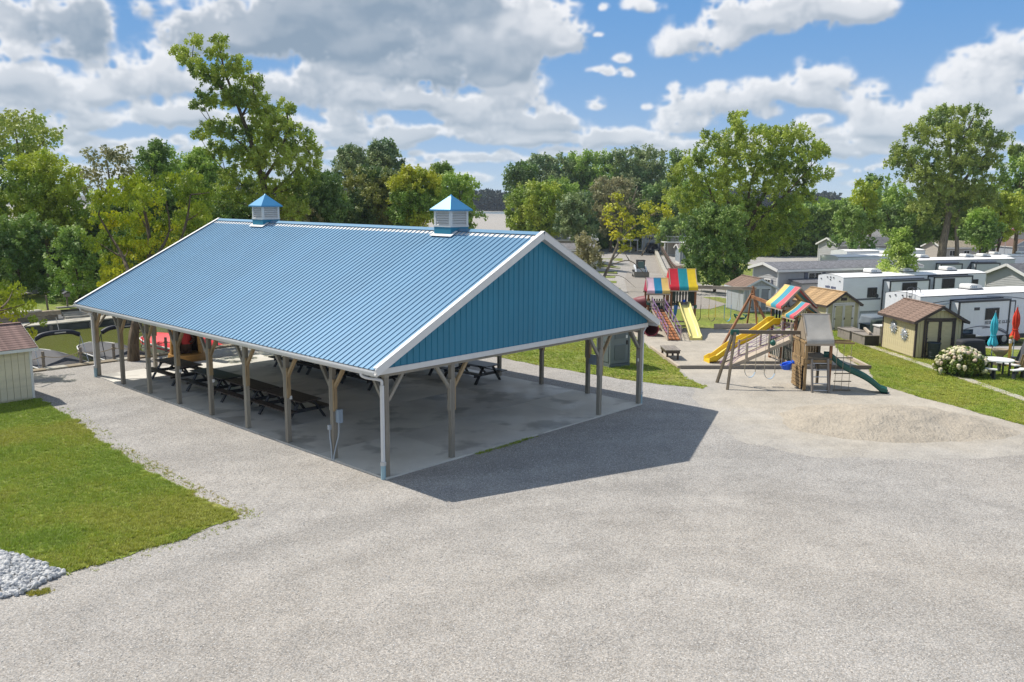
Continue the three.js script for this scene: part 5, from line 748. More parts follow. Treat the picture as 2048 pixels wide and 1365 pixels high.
// ---------------------------------------------------------------- set A: twin towers with bright canopies at the back of the sand
{
  const t = thing('playground_tower_set', 'twin-tower playset with red, teal and yellow canopy, pale yellow slide and orange ramp', 'playset', [30.42, 0, -9.57], YAW);
  for (const [x, z] of [[-0.72, 0.7], [0.72, 0.7], [-0.72, -0.7], [0.72, -0.7]]) part(t, 'post', box(0.12, 2.5, 0.12, x, 1.25, z), M.cedar);
  for (const [x, z] of [[-2.1, 0.85], [-0.95, 0.85], [-2.1, -0.35], [-0.95, -0.35]]) part(t, 'post', box(0.11, 2.2, 0.11, x, 1.1, z), M.cedar);
  part(t, 'deck', box(1.5, 0.1, 1.45, 0, 1.5, 0), M.paleWood); part(t, 'deck', box(1.25, 0.1, 1.25, -1.52, 1.28, 0.25), M.paleWood);
  slats(t, [-0.72, 0.73], [-0.3, 0.73], 1.5, 2.4, 3, M.greenWood, 0.1); slats(t, [0.32, 0.73], [0.72, 0.73], 1.5, 2.4, 3, M.greenWood, 0.1); slats(t, [-0.72, -0.73], [0.72, -0.73], 1.45, 2.4, 8, M.greenWood, 0.1); slats(t, [0.75, -0.7], [0.75, 0.7], 1.45, 2.4, 7, M.greenWood, 0.1);
  slats(t, [-2.05, 0.9], [-1.0, 0.9], 0.7, 1.75, 9, M.greenWood, 0.075); slats(t, [-2.05, -0.4], [-1.0, -0.4], 0.9, 1.75, 7, M.greenWood, 0.075);
  part(t, 'rail', [box(1.25, 0.11, 0.04, -1.52, 1.72, 0.93), box(1.25, 0.11, 0.04, -1.52, 2.02, -0.42)], M.paleWood);
  part(t, 'bracket', [box(0.16, 0.2, 0.16, -2.1, 1.62, 0.85), box(0.16, 0.2, 0.16, 0.74, 1.42, 0.72), box(0.16, 0.2, 0.16, -0.85, 1.42, 0.76)], M.greenPlastic);
  canopy(t, [0, 0, 0], 0, 3.65, 2.55, 0.92, 1.66, [CANVAS.red, CANVAS.teal, CANVAS.yellow], 0.14, 1); canopy(t, [-1.52, 0, 0.25], 0, 3.1, 2.35, 0.72, 1.36, [CANVAS.pink, CANVAS.tealBlue, CANVAS.straw], 0.14, 2);
  part(t, 'gable_cloth', (() => { const g = new THREE.BufferGeometry(); g.setAttribute('position', new THREE.Float32BufferAttribute([-0.84, 3.6, 0, -0.84, 2.5, 0.9, -0.84, 2.5, -0.9], 3)); g.setAttribute('uv', new THREE.Float32BufferAttribute([0, 0, 1, 0, 0, 1], 2)); g.computeVertexNormals(); return g; })(), CANVAS.red);
  part(t, 'gable_cloth', (() => { const g = new THREE.BufferGeometry(); g.setAttribute('position', new THREE.Float32BufferAttribute([-2.2, 3.05, 0.25, -2.2, 2.3, 0.95, -2.2, 2.3, -0.45], 3)); g.setAttribute('uv', new THREE.Float32BufferAttribute([0, 0, 1, 0, 0, 1], 2)); g.computeVertexNormals(); return g; })(), CANVAS.crimson);
  slide(t, [0.02, 1.52, 0.75], [0.05, 0.14, 4.55], 0.62, 0.2, M.paleYellow, 0.05);
  part(t, 'tunnel_cloth', sheet([[V3(-0.55, 1.5, 0.78), V3(-0.3, 1.5, 0.78)], [V3(-0.6, 1.0, 1.0), V3(-0.42, 1.0, 1.0)], [V3(-0.62, 0.6, 0.9), V3(-0.55, 0.6, 0.9)]]), M.blueRope);
  // orange climbing ramp with ropes and net
  part(t, 'ramp', beam([-1.55, 1.27, 0.95], [-1.2, 0.05, 4.75], 0.66, 0.05), M.orangeRamp);
  net(t, 'ramp_net', [-1.86, 1.32, 0.97], [-1.24, 1.32, 0.97], [-0.9, 0.1, 4.75], [-1.5, 0.1, 4.75], 3, 11, 0.012, M.rubber);
  for (const s of [-1, 1]) { const x0 = -1.55 + s * 0.36, x1 = -1.2 + s * 0.36; part(t, 'ramp_rail', beam([x0, 1.3, 0.95], [x1, 0.06, 4.78], 0.05, 0.1), M.paleWood); for (const u of [0.02, 0.35, 0.68, 0.98]) part(t, 'rail_post', box(0.06, 0.75, 0.06, lerp(x0, x1, u), lerp(1.3, 0.06, u) + 0.38, lerp(0.95, 4.78, u)), M.paleWood); for (const h of [0.35, 0.7]) part(t, 'guard_rope', tube([0, 0.17, 0.35, 0.52, 0.68, 0.84, 1].map((u, i) => [lerp(x0, x1, u), lerp(1.3, 0.06, u) + h - (i % 2) * 0.08, lerp(0.95, 4.78, u)]), 0.014, 40, 5), M.purpleRope); net(t, 'side_net', [x0, 1.35, 0.95], [x1, 0.1, 4.78], [x1, 0.75, 4.78], [x0, 2.0, 0.95], 16, 2, 0.006, M.purpleRope); }
  // tube slide on the left, curling down to its mouth
  const curve = [[-2.1, 1.62, 0.1], [-2.7, 1.45, 0.0], [-3.15, 1.15, 0.5], [-3.1, 0.85, 1.2], [-2.6, 0.6, 1.9], [-2.3, 0.45, 2.5], [-2.25, 0.42, 3.2]];
  const ts = part(t, 'tube_slide', tube(curve, 0.4, 40, 16), M.maroon); ts.material.side = THREE.DoubleSide; part(ts, 'mouth_rim', flat(new THREE.TorusGeometry(0.41, 0.035, 8, 24).translate(-2.25, 0.43, 3.22)), colour(0.34, 0.05, 0.07, { roughness: 0.5 }));
  // benches and low timbers under the towers
  part(t, 'bench_seat', box(1.5, 0.06, 0.3, -0.1, 0.5, 0.6), M.paleWood); part(t, 'bench_seat', box(1.3, 0.06, 0.3, -0.15, 0.28, 0.95), M.timber); part(t, 'base_timber', box(2.2, 0.14, 0.14, -1.4, 0.07, 0.9), M.paleWood);
  part(t, 'steering_wheel', flat(new THREE.SphereGeometry(0.09, 10, 8).translate(0.05, 1.75, 0.72)), M.blue);
  // swing beam to the right, its A-frame, and the swings
  part(t, 'swing_beam', beam([0.75, 2.5, -0.3], [4.62, 2.42, -0.3], 0.1, 0.2), M.paleWood);
  for (const z of [-1.5, 0.9]) part(t, 'a_frame_leg', beam([4.42, 2.55, -0.3 + (z > 0 ? 0.06 : -0.06)], [4.5, 0, z], 0.09, 0.12), M.cedar);
  swing(t, 1.1, -0.3, 2.4, 0.42, 0.2, M.chain, M.black, M.rubber); swing(t, 2.0, -0.3, 2.4, 0.42, 0.2, M.chain, M.yellow, M.rubber); swing(t, 2.95, -0.3, 2.4, 0.42, 0.2, M.chain, M.blueRope, mat([0.03, 0.3, 0.6], { roughness: 0.4 }));
  const gl = new THREE.Group(); gl.name = 'glider'; gl.position.set(3.75, 0, -0.3); t.add(gl);
  for (const [x, z] of [[-0.2, -0.3], [0.2, -0.3], [-0.2, 0.3], [0.2, 0.3]]) part(gl, 'chain', rod([x * 0.6, 2.4, z * 0.3], [x, 0.8, z], 0.01, 0.01, 5), M.chain);
  part(gl, 'seat', [box(0.5, 0.06, 0.2, 0, 0.62, 0), tube([[-0.4, 0.85, 0], [-0.25, 0.62, 0], [0, 0.55, 0], [0.25, 0.62, 0], [0.4, 0.85, 0]], 0.05, 16, 6), box(0.1, 0.06, 0.6, -0.25, 0.8, 0), box(0.1, 0.06, 0.6, 0.25, 0.8, 0)], M.greenPlastic);
}
// ---------------------------------------------------------------- set B: striped canopies, deep yellow slide, long wooden ramp
{
  const tb = -Math.atan2(0.61, 0.79), t = thing('playground_tower_set', 'playset with striped yellow, teal and rose canopies, deep yellow slide and bare wooden ramp', 'playset', [25.1, 0, -0.2], tb);
  for (const [x, z] of [[-0.5, -0.7], [0.8, -0.7], [-0.5, 0.55], [0.8, 0.55]]) part(t, 'post', box(0.12, 2.75, 0.12, x, 1.375, z), M.cedar);
  for (const [x, z] of [[-0.5, 1.72], [0.7, 1.72]]) part(t, 'post', box(0.11, 2.35, 0.11, x, 1.175, z), M.cedar);
  part(t, 'deck', box(1.4, 0.1, 1.35, 0.15, 1.72, -0.08), M.paleWood); part(t, 'deck', box(1.3, 0.1, 1.2, 0.1, 1.3, 1.15), M.paleWood);
  slats(t, [-0.54, -0.66], [-0.54, -0.42], 1.6, 2.6, 2, M.greenWood, 0.09); slats(t, [-0.5, -0.73], [0.8, -0.73], 1.6, 2.6, 8, M.greenWood, 0.09); slats(t, [0.84, -0.7], [0.84, 0.55], 1.6, 2.6, 7, M.greenWood, 0.09); slats(t, [-0.46, 1.76], [0.66, 1.76], 1.0, 2.2, 7, M.greenWood, 0.09); slats(t, [0.75, 0.6], [0.75, 1.7], 1.2, 2.2, 6, M.greenWood, 0.09);
  slats(t, [-0.54, 0.62], [-0.54, 1.68], 0.2, 1.15, 7, M.greenWood, 0.09); slats(t, [-0.54, -0.64], [-0.54, 0.5], 0.2, 1.15, 6, M.greenWood, 0.09);
  part(t, 'base_rail', [box(0.05, 0.1, 2.4, -0.54, 0.16, 0.5), box(0.05, 0.1, 2.4, -0.54, 1.2, 0.5)], M.paleWood); part(t, 'rail', [box(1.4, 0.14, 0.04, 0.15, 2.62, 0.6), box(0.04, 0.14, 1.3, -0.56, 2.62, -0.08)], M.paleWood);
  part(t, 'steering_wheel', flat(new THREE.TorusGeometry(0.14, 0.02, 8, 20).translate(0.2, 2.35, 0.66)), M.yellow);
  const can = [CANVAS.straw, colour(0.03, 0.27, 0.36, { map: T.cloth, roughness: 0.7 }), CANVAS.rose];
  canopy(t, [0.15, 0, -0.05], -Math.PI / 2, 3.65, 2.75, 0.95, 1.6, can, 0.14, 3); canopy(t, [0.12, 0, 1.18], -Math.PI / 2, 3.0, 2.4, 0.78, 1.2, can, 0.13, 4);
  slide(t, [-0.55, 1.86, -0.05], [-4.15, 0.14, 0.12], 0.62, 0.22, M.yellow, 0.05);
  // ramp
  part(t, 'ramp', beam([-0.55, 1.3, 1.22], [-3.8, 0.04, 1.4], 0.7, 0.05), M.paleWood);
  for (const s of [-1, 1]) { const z0 = 1.22 + s * 0.4, z1 = 1.4 + s * 0.4; part(t, 'ramp_side', beam([-0.55, 1.27, z0], [-3.8, 0.03, z1], 0.05, 0.17), M.paleWood); for (const u of [0.04, 0.38, 0.72]) part(t, 'rail_post', box(0.09, 0.85, 0.06, lerp(-0.55, -3.8, u), lerp(1.3, 0.05, u) + 0.38, lerp(z0, z1, u) + s * 0.05), M.paleWood); for (const h of [0.3, 0.5, 0.7]) part(t, 'guard_rope', tube([0, 0.2, 0.38, 0.55, 0.72, 1].map((u, i) => [lerp(-0.55, -3.85, u), lerp(1.3, 0.05, u) + h * (u > 0.95 ? 0.2 : 1) - (i % 2) * 0.05, lerp(z0, z1, u)]), 0.012, 30, 5), M.purpleRope); }
  for (const [x, z] of [[-0.6, 1.6], [0.75, 1.72], [-0.6, -0.7]]) part(t, 'bracket', box(0.16, 0.2, 0.16, x, 1.32, z), M.greenPlastic);
  part(t, 'bell', flat(new THREE.SphereGeometry(0.13, 12, 8).scale(1, 1.1, 1).translate(-1.7, 1.2, 1.95)), M.greenPlastic);
  // swing beam from the back of the tower to its A-frame
  const inv = (x, z) => { const dx = x - 25.1, dz = z + 0.2; return [dx * 0.7915 + dz * 0.6112, -dx * 0.6112 + dz * 0.7915]; };
  const ap = inv(28.0, -3.7), f1 = inv(26.6, -4.5), f2 = inv(29.6, -2.8), tw = inv(25.4, -1.1);
  part(t, 'swing_beam', beam([ap[0], 2.62, ap[1]], [tw[0], 2.6, tw[1]], 0.1, 0.16), M.cedar);
  for (const f of [f1, f2]) part(t, 'a_frame_leg', beam([ap[0], 2.75, ap[1]], [f[0], 0, f[1]], 0.11, 0.11), M.cedar);
  part(t, 'cross_brace', beam([lerp(ap[0], f1[0], 0.12), 2.5, lerp(ap[1], f1[1], 0.12)], [lerp(ap[0], f2[0], 0.12), 2.5, lerp(ap[1], f2[1], 0.12)], 0.05, 0.14), M.paleWood);
  const md = [(ap[0] + tw[0]) / 2, (ap[1] + tw[1]) / 2]; const rg = new THREE.Group(); rg.name = 'ring_swing'; rg.position.set(md[0], 0, md[1]); t.add(rg);
  for (const s of [-1, 1]) { part(rg, 'chain', rod([s * 0.2, 2.55, 0], [s * 0.2, 1.75, 0], 0.01, 0.01, 5), M.chain); part(rg, 'handle', [rod([s * 0.2, 1.75, 0], [s * 0.2, 1.1, 0], 0.018, 0.018, 6), flat(new THREE.TorusGeometry(0.08, 0.016, 6, 14).translate(s * 0.2, 1.03, 0))], M.yellow); }
}
// ---------------------------------------------------------------- set C: weathered fort with tan canopy, swings and green slide
{
  const t = thing('wooden_fort', 'weathered wooden play fort with plain tan canopy, green slide and swings', 'playset', [19.07, 0, 3.46], YAW);
  for (const [x, z, m] of [[0, 0, M.fortWood], [1.02, -0.05, M.cedar], [0.0, -1.35, M.fortWood], [1.0, -1.35, M.timber]]) part(t, 'post', box(0.1, 2.05, 0.1, x, 1.02, z), m);
  part(t, 'deck', box(1.1, 0.08, 1.4, 0.5, 1.33, -0.68), M.timber); part(t, 'deck_beam', [box(1.1, 0.14, 0.05, 0.5, 1.22, 0.06), box(1.1, 0.14, 0.05, 0.5, 1.22, -1.42), box(0.05, 0.3, 1.4, -0.08, 1.2, -0.68)], M.fortWood);
  slats(t, [-0.06, -1.3], [-0.06, -0.06], 1.3, 1.98, 7, M.fortWood, 0.13); slats(t, [0.55, -1.42], [1.0, -1.42], 0.85, 2.0, 4, M.fortWood, 0.1);
  for (let k = 0; k < 7; k++) part(t, 'climbing_board', beam([-0.12, 0.12 + k * 0.15, -1.25], [-0.12, 0.12 + k * 0.15, -0.08], 0.025, 0.12), M.fortWood);
  part(t, 'base_board', box(0.03, 1.05, 1.1, -0.03, 0.55, -0.68), M.blackWood);
  part(t, 'top_rail', [box(1.2, 0.09, 0.06, 0.5, 2.0, 0.06), box(1.2, 0.09, 0.06, 0.5, 2.0, -1.42), box(0.06, 0.08, 1.5, -0.06, 2.02, -0.68)], M.fortWood);
  canopy(t, [0.52, 0, -0.66], 0, 3.12, 2.08, 0.78, 1.12, [CANVAS.tan], 0.12, 6);
  const gbl = new THREE.BufferGeometry(); gbl.setAttribute('position', new THREE.Float32BufferAttribute([-0.05, 3.05, -0.66, -0.05, 2.1, 0.0, -0.05, 2.1, -1.3], 3)); gbl.setAttribute('uv', new THREE.Float32BufferAttribute([0, 0, 1, 0, 0, 1], 2)); gbl.computeVertexNormals(); part(t, 'gable_cloth', gbl, colour(0.3, 0.24, 0.17, { map: T.cloth, roughness: 0.9, side: THREE.DoubleSide }));
  // ladder
  for (const x of [0.2, 0.86]) part(t, 'ladder_rail', beam([x, 0, 0.42], [x, 1.35, 0.12], 0.08, 0.08), M.greyWood);
  for (let k = 0; k < 5; k++) { const u = (k + 0.35) / 5; part(t, 'rung', rod([0.2, 1.35 * u, lerp(0.42, 0.12, u)], [0.86, 1.35 * u, lerp(0.42, 0.12, u)], 0.02, 0.02, 6), M.steel); }
  // outrigger with the rope ladder net
  part(t, 'outrigger', [beam([1.0, 2.03, 0.06], [1.92, 2.0, 0.06], 0.06, 0.08), beam([1.0, 2.06, -0.25], [1.9, 2.05, -0.25], 0.05, 0.07)], M.fortWood);
  const rl = new THREE.Group(); rl.name = 'rope_ladder'; t.add(rl);
  for (const x of [1.24, 1.52, 1.82]) part(rl, 'rope', rod([x, 2.0, 0.06], [x - 0.04, 0.02, 0.12], 0.011, 0.011, 5), M.rope);
  for (const y of [1.4, 0.75, 0.42, 0.05]) part(rl, 'rung', beam([1.16, y, 0.09], [1.88, y, 0.09], 0.04, 0.04), M.timber);
  slide(t, [0.9, 1.38, -0.5], [3.28, 0.12, 0.36], 0.5, 0.13, M.greenPlastic, 0.07);
  // swing beam and A-frame
  part(t, 'swing_beam', beam([-2.9, 2.32, -0.72], [0.3, 2.3, -0.72], 0.09, 0.15), M.timber); part(t, 'beam_bracket', [box(0.34, 0.2, 0.14, -2.78, 2.3, -0.72)], M.greenPlastic);
  part(t, 'a_frame_leg', beam([-2.82, 2.3, -0.78], [-3.25, 0, -1.42], 0.1, 0.1), M.timber); part(t, 'a_frame_leg', beam([-2.78, 2.3, -0.66], [-3.15, 0, -0.02], 0.1, 0.1), M.timber);
  swing(t, -2.06, -0.72, 2.25, 0.4, 0.22, M.chain, M.chain, M.greyBox); swing(t, -1.24, -0.72, 2.25, 0.34, 0.22, M.chain, M.chain, M.greyBox); swing(t, -0.55, -0.72, 2.25, 0.72, 0.2, M.chain, M.chain, M.blue, 'bucket');
}
// ---------------------------------------------------------------- timbers round the sand, low bench, portable toilet
{
  const tm = (label, a, b, w, h, m, y = 0.02) => { const d = [b[0] - a[0], b[1] - a[1]], o = solo('border_timber', label, 'timber', box(Math.hypot(...d), h, w), m, [(a[0] + b[0]) / 2, y + h / 2, (a[1] + b[1]) / 2], -Math.atan2(d[1], d[0]), 'timbers edging the sand'); return o; };
  tm('long grey timber edging the sand in front of the striped playset', [19.42, -2.68], [23.9, 1.78], 0.16, 0.14, M.greyWood); tm('dark-ended timber edging the sand behind the green slide', [23.95, 1.83], [25.7, 3.7], 0.16, 0.16, M.timber); tm('timber edging the sand between the lawn and the low bench', [23.1, -6.75], [19.4, -2.72], 0.14, 0.12, M.paleWood);
  tm('pale board edging the back of the sand below the big A-frame', [31.6, -7.9], [34.4, -5.4], 0.12, 0.3, M.paleWood); tm('timber edging the sand behind the tube slide', [26.4, -11.2], [29.2, -10.75], 0.14, 0.2, M.paleWood); tm('short timber running back from the dark-ended corner', [25.75, 3.55], [27.6, 1.9], 0.16, 0.14, M.paleWood);
  solo('mossy_block', 'mossy concrete block lying in the sand behind the green slide', 'block', box(1.3, 0.3, 0.45), colour(0.17, 0.16, 0.11, { map: T.concrete, roughness: 1 }), [24.9, 0.16, 1.9], 0.3);
  const b = thing('low_bench', 'low dark wooden platform bench in the sand beside the lawn', 'bench', [21.5, 0, -4.55], 0.78);
  for (let k = 0; k < 4; k++) part(b, 'plank', box(1.4, 0.05, 0.17, 0, 0.48, -0.28 + k * 0.187), M.greyWood);
  part(b, 'apron', [box(1.36, 0.12, 0.04, 0, 0.39, 0.32), box(1.36, 0.12, 0.04, 0, 0.39, -0.32), box(0.04, 0.12, 0.6, -0.66, 0.39, 0), box(0.04, 0.12, 0.6, 0.66, 0.39, 0)], M.darkWood); for (const x of [-0.58, 0.58]) for (const z of [-0.26, 0.26]) part(b, 'leg', box(0.09, 0.36, 0.09, x, 0.18, z), M.darkWood);
}
{
  const p = thing('portable_toilet', 'grey portable toilet standing on the lawn beyond the pavilion posts', 'portable toilet', [17.95, 0, -5.45], -0.35), m = colour(0.115, 0.14, 0.15, { roughness: 0.55 }), m2 = colour(0.16, 0.19, 0.2, { roughness: 0.5 });
  part(p, 'base', box(1.14, 0.16, 1.2, 0, 0.08, 0), m); part(p, 'wall', [box(1.08, 2.05, 0.04, 0, 1.18, -0.55), box(0.04, 2.05, 1.1, -0.54, 1.18, 0), box(0.04, 2.05, 1.1, 0.54, 1.18, 0)], m);
  for (const s of [-1, 1]) for (const [y, h] of [[0.65, 0.8], [1.62, 0.9]]) for (const z of [-0.27, 0.27]) part(p, 'wall_panel', box(0.03, h, 0.46, s * 0.565, y, z), m);
  const d = part(p, 'door', box(0.94, 1.95, 0.05, 0, 1.16, 0.56), m2); part(d, 'door_panel', [box(0.6, 0.7, 0.03, 0, 0.7, 0.595), box(0.6, 0.5, 0.03, 0, 1.6, 0.595)], m); part(d, 'latch', box(0.06, 0.2, 0.05, 0.38, 1.15, 0.6), M.black); part(d, 'sticker', box(0.1, 0.14, 0.01, 0.36, 1.42, 0.592), M.white);
  part(p, 'door_frame', [box(0.08, 2.05, 0.1, -0.52, 1.18, 0.56), box(0.08, 2.05, 0.1, 0.52, 1.18, 0.56), box(1.1, 0.08, 0.1, 0, 2.2, 0.56)], m2);
  part(p, 'roof', prism([[-0.6, 2.2], [0.6, 2.2], [0.52, 2.3], [0.2, 2.4], [-0.2, 2.4], [-0.52, 2.3]], -0.6, 0.62), colour(0.5, 0.52, 0.52, { roughness: 0.5 })); part(p, 'vent_pipe', rod([-0.4, 2.2, -0.4], [-0.4, 2.65, -0.4], 0.05, 0.05, 10), m2);
}
// ---------------------------------------------------------------- buildings
const FACE = { f: (L, W) => new THREE.Matrix4().makeBasis(V3(1, 0, 0), V3(0, 1, 0), V3(0, 0, 1)).setPosition(0, 0, W / 2), b: (L, W) => new THREE.Matrix4().makeBasis(V3(-1, 0, 0), V3(0, 1, 0), V3(0, 0, -1)).setPosition(0, 0, -W / 2), l: (L) => new THREE.Matrix4().makeBasis(V3(0, 0, 1), V3(0, 1, 0), V3(-1, 0, 0)).setPosition(-L / 2, 0, 0), r: (L) => new THREE.Matrix4().makeBasis(V3(0, 0, -1), V3(0, 1, 0), V3(1, 0, 0)).setPosition(L / 2, 0, 0) };
function lap(w, y0, y1, step, topAt) {                                // lap siding, courses that lean out; local u, y, out
  const g = [], n = Math.max(1, Math.round((y1 - y0) / step)), s = (y1 - y0) / n, rows = [];
  for (let k = 0; k < n; k++) { const a = y0 + k * s, b = a + s; let x0 = -w / 2, x1 = w / 2, t0 = -w / 2, t1 = w / 2; if (topAt) { const lim = (y) => topAt(y); x0 = -Math.min(w / 2, lim(a)); x1 = -x0; t0 = -Math.min(w / 2, lim(b)); t1 = -t0; } if (x1 - x0 < 0.02) continue; const q = [[x0, a, 0.022], [x1, a, 0.022], [t1, b, 0.004], [t0, b, 0.004]]; const pos = [], P = (...i) => i.forEach((j) => pos.push(...q[j])); P(0, 1, 2, 0, 2, 3); pos.push(x0, a, 0.004, x1, a, 0.004, x1, a, 0.022, x0, a, 0.004, x1, a, 0.022, x0, a, 0.022); const gg = new THREE.BufferGeometry(); gg.setAttribute('position', new THREE.Float32BufferAttribute(pos, 3)); gg.computeVertexNormals(); g.push(boxUV(gg)); }
  return g;
}
function windowPart(parent, mtx, u, y, w, h, trim, shutter, glassM = M.glass) {
  const fr = part(parent, 'window', [box(w + 0.12, 0.07, 0.06, u, y + h / 2 + 0.03, 0.03), box(w + 0.12, 0.07, 0.07, u, y - h / 2 - 0.03, 0.035), box(0.06, h, 0.06, u - w / 2 - 0.03, y, 0.03), box(0.06, h, 0.06, u + w / 2 + 0.03, y, 0.03), box(0.035, h, 0.04, u, y, 0.025)].map((g) => g.applyMatrix4(mtx)), trim);
  part(fr, 'pane', box(w, h, 0.02, u, y, 0.02).applyMatrix4(mtx), glassM);
  if (shutter) for (const s of [-1, 1]) part(fr, 'shutter', box(w * 0.28, h + 0.1, 0.04, u + s * (w * 0.64 + 0.08), y, 0.025).applyMatrix4(mtx), shutter);
  return fr;
}
// gabled house: ridge along local x, walls of lap siding
function house(name, label, cat, at, turn, { L, W, H, R, wall, roof, trim = M.white, wins = [], doors = [], step = 0.16, over = 0.3, base = 0.3 }) {
  const t = thing(name, label, cat, at, turn), rise = R - H;
  part(t, 'core', [box(L - 0.03, H, W - 0.03, 0, H / 2, 0), prism([[-W / 2 + 0.02, H], [W / 2 - 0.02, H], [0, R - 0.03]], -L / 2 + 0.015, L / 2 - 0.015).rotateY(Math.PI / 2)], wall); part(t, 'skirting', box(L + 0.03, base, W + 0.03, 0, base / 2, 0), M.offwhite);
  for (const f of ['f', 'b', 'l', 'r']) { const m = FACE[f](L, W), side = f === 'f' || f === 'b'; part(t, 'wall', lap(side ? L : W, base, H, step).map((g) => g.applyMatrix4(m)), wall); if (!side) part(t, 'gable', lap(W, H, R - 0.05, step, (y) => (R - y) / rise * W / 2).map((g) => g.applyMatrix4(m)), wall); }
  for (const sx of [-1, 1]) for (const sz of [-1, 1]) part(t, 'corner_trim', box(0.1, H - base, 0.1, sx * (L / 2 + 0.0), (H + base) / 2, sz * (W / 2 + 0.0)), trim);
  for (const s of [-1, 1]) { const e = [0, H - over * rise / (W / 2), s * (W / 2 + over)]; part(t, 'roof', beam([0, e[1] + 0.04, e[2]], [0, R + 0.045, -s * 0.02], L + 2 * over, 0.06), roof); part(t, 'eave_fascia', box(L + 2 * over, 0.16, 0.03, 0, e[1] - 0.04, e[2] + s * 0.02), trim); for (const q of [-1, 1]) part(t, 'rake_trim', beam([q * (L / 2 + over + 0.01), e[1] - 0.02, e[2]], [q * (L / 2 + over + 0.01), R - 0.01, 0], 0.03, 0.2), trim); }
  for (const [f, u, y, w, h, sh] of wins) windowPart(t, FACE[f](L, W).multiply(new THREE.Matrix4().makeTranslation(0, 0, 0.022)), u, y, w, h, trim, sh);
  for (const [f, u, w, h, m] of doors) { const mx = FACE[f](L, W), d = part(t, 'door', box(w, h, 0.05, u, base + h / 2, 0.03).applyMatrix4(mx), m); part(d, 'door_frame', [box(0.08, h + 0.08, 0.07, u - w / 2 - 0.04, base + h / 2, 0.035), box(0.08, h + 0.08, 0.07, u + w / 2 + 0.04, base + h / 2, 0.035), box(w + 0.16, 0.08, 0.07, u, base + h + 0.08, 0.035)].map((g) => g.applyMatrix4(mx)), trim); }
  return t;
}
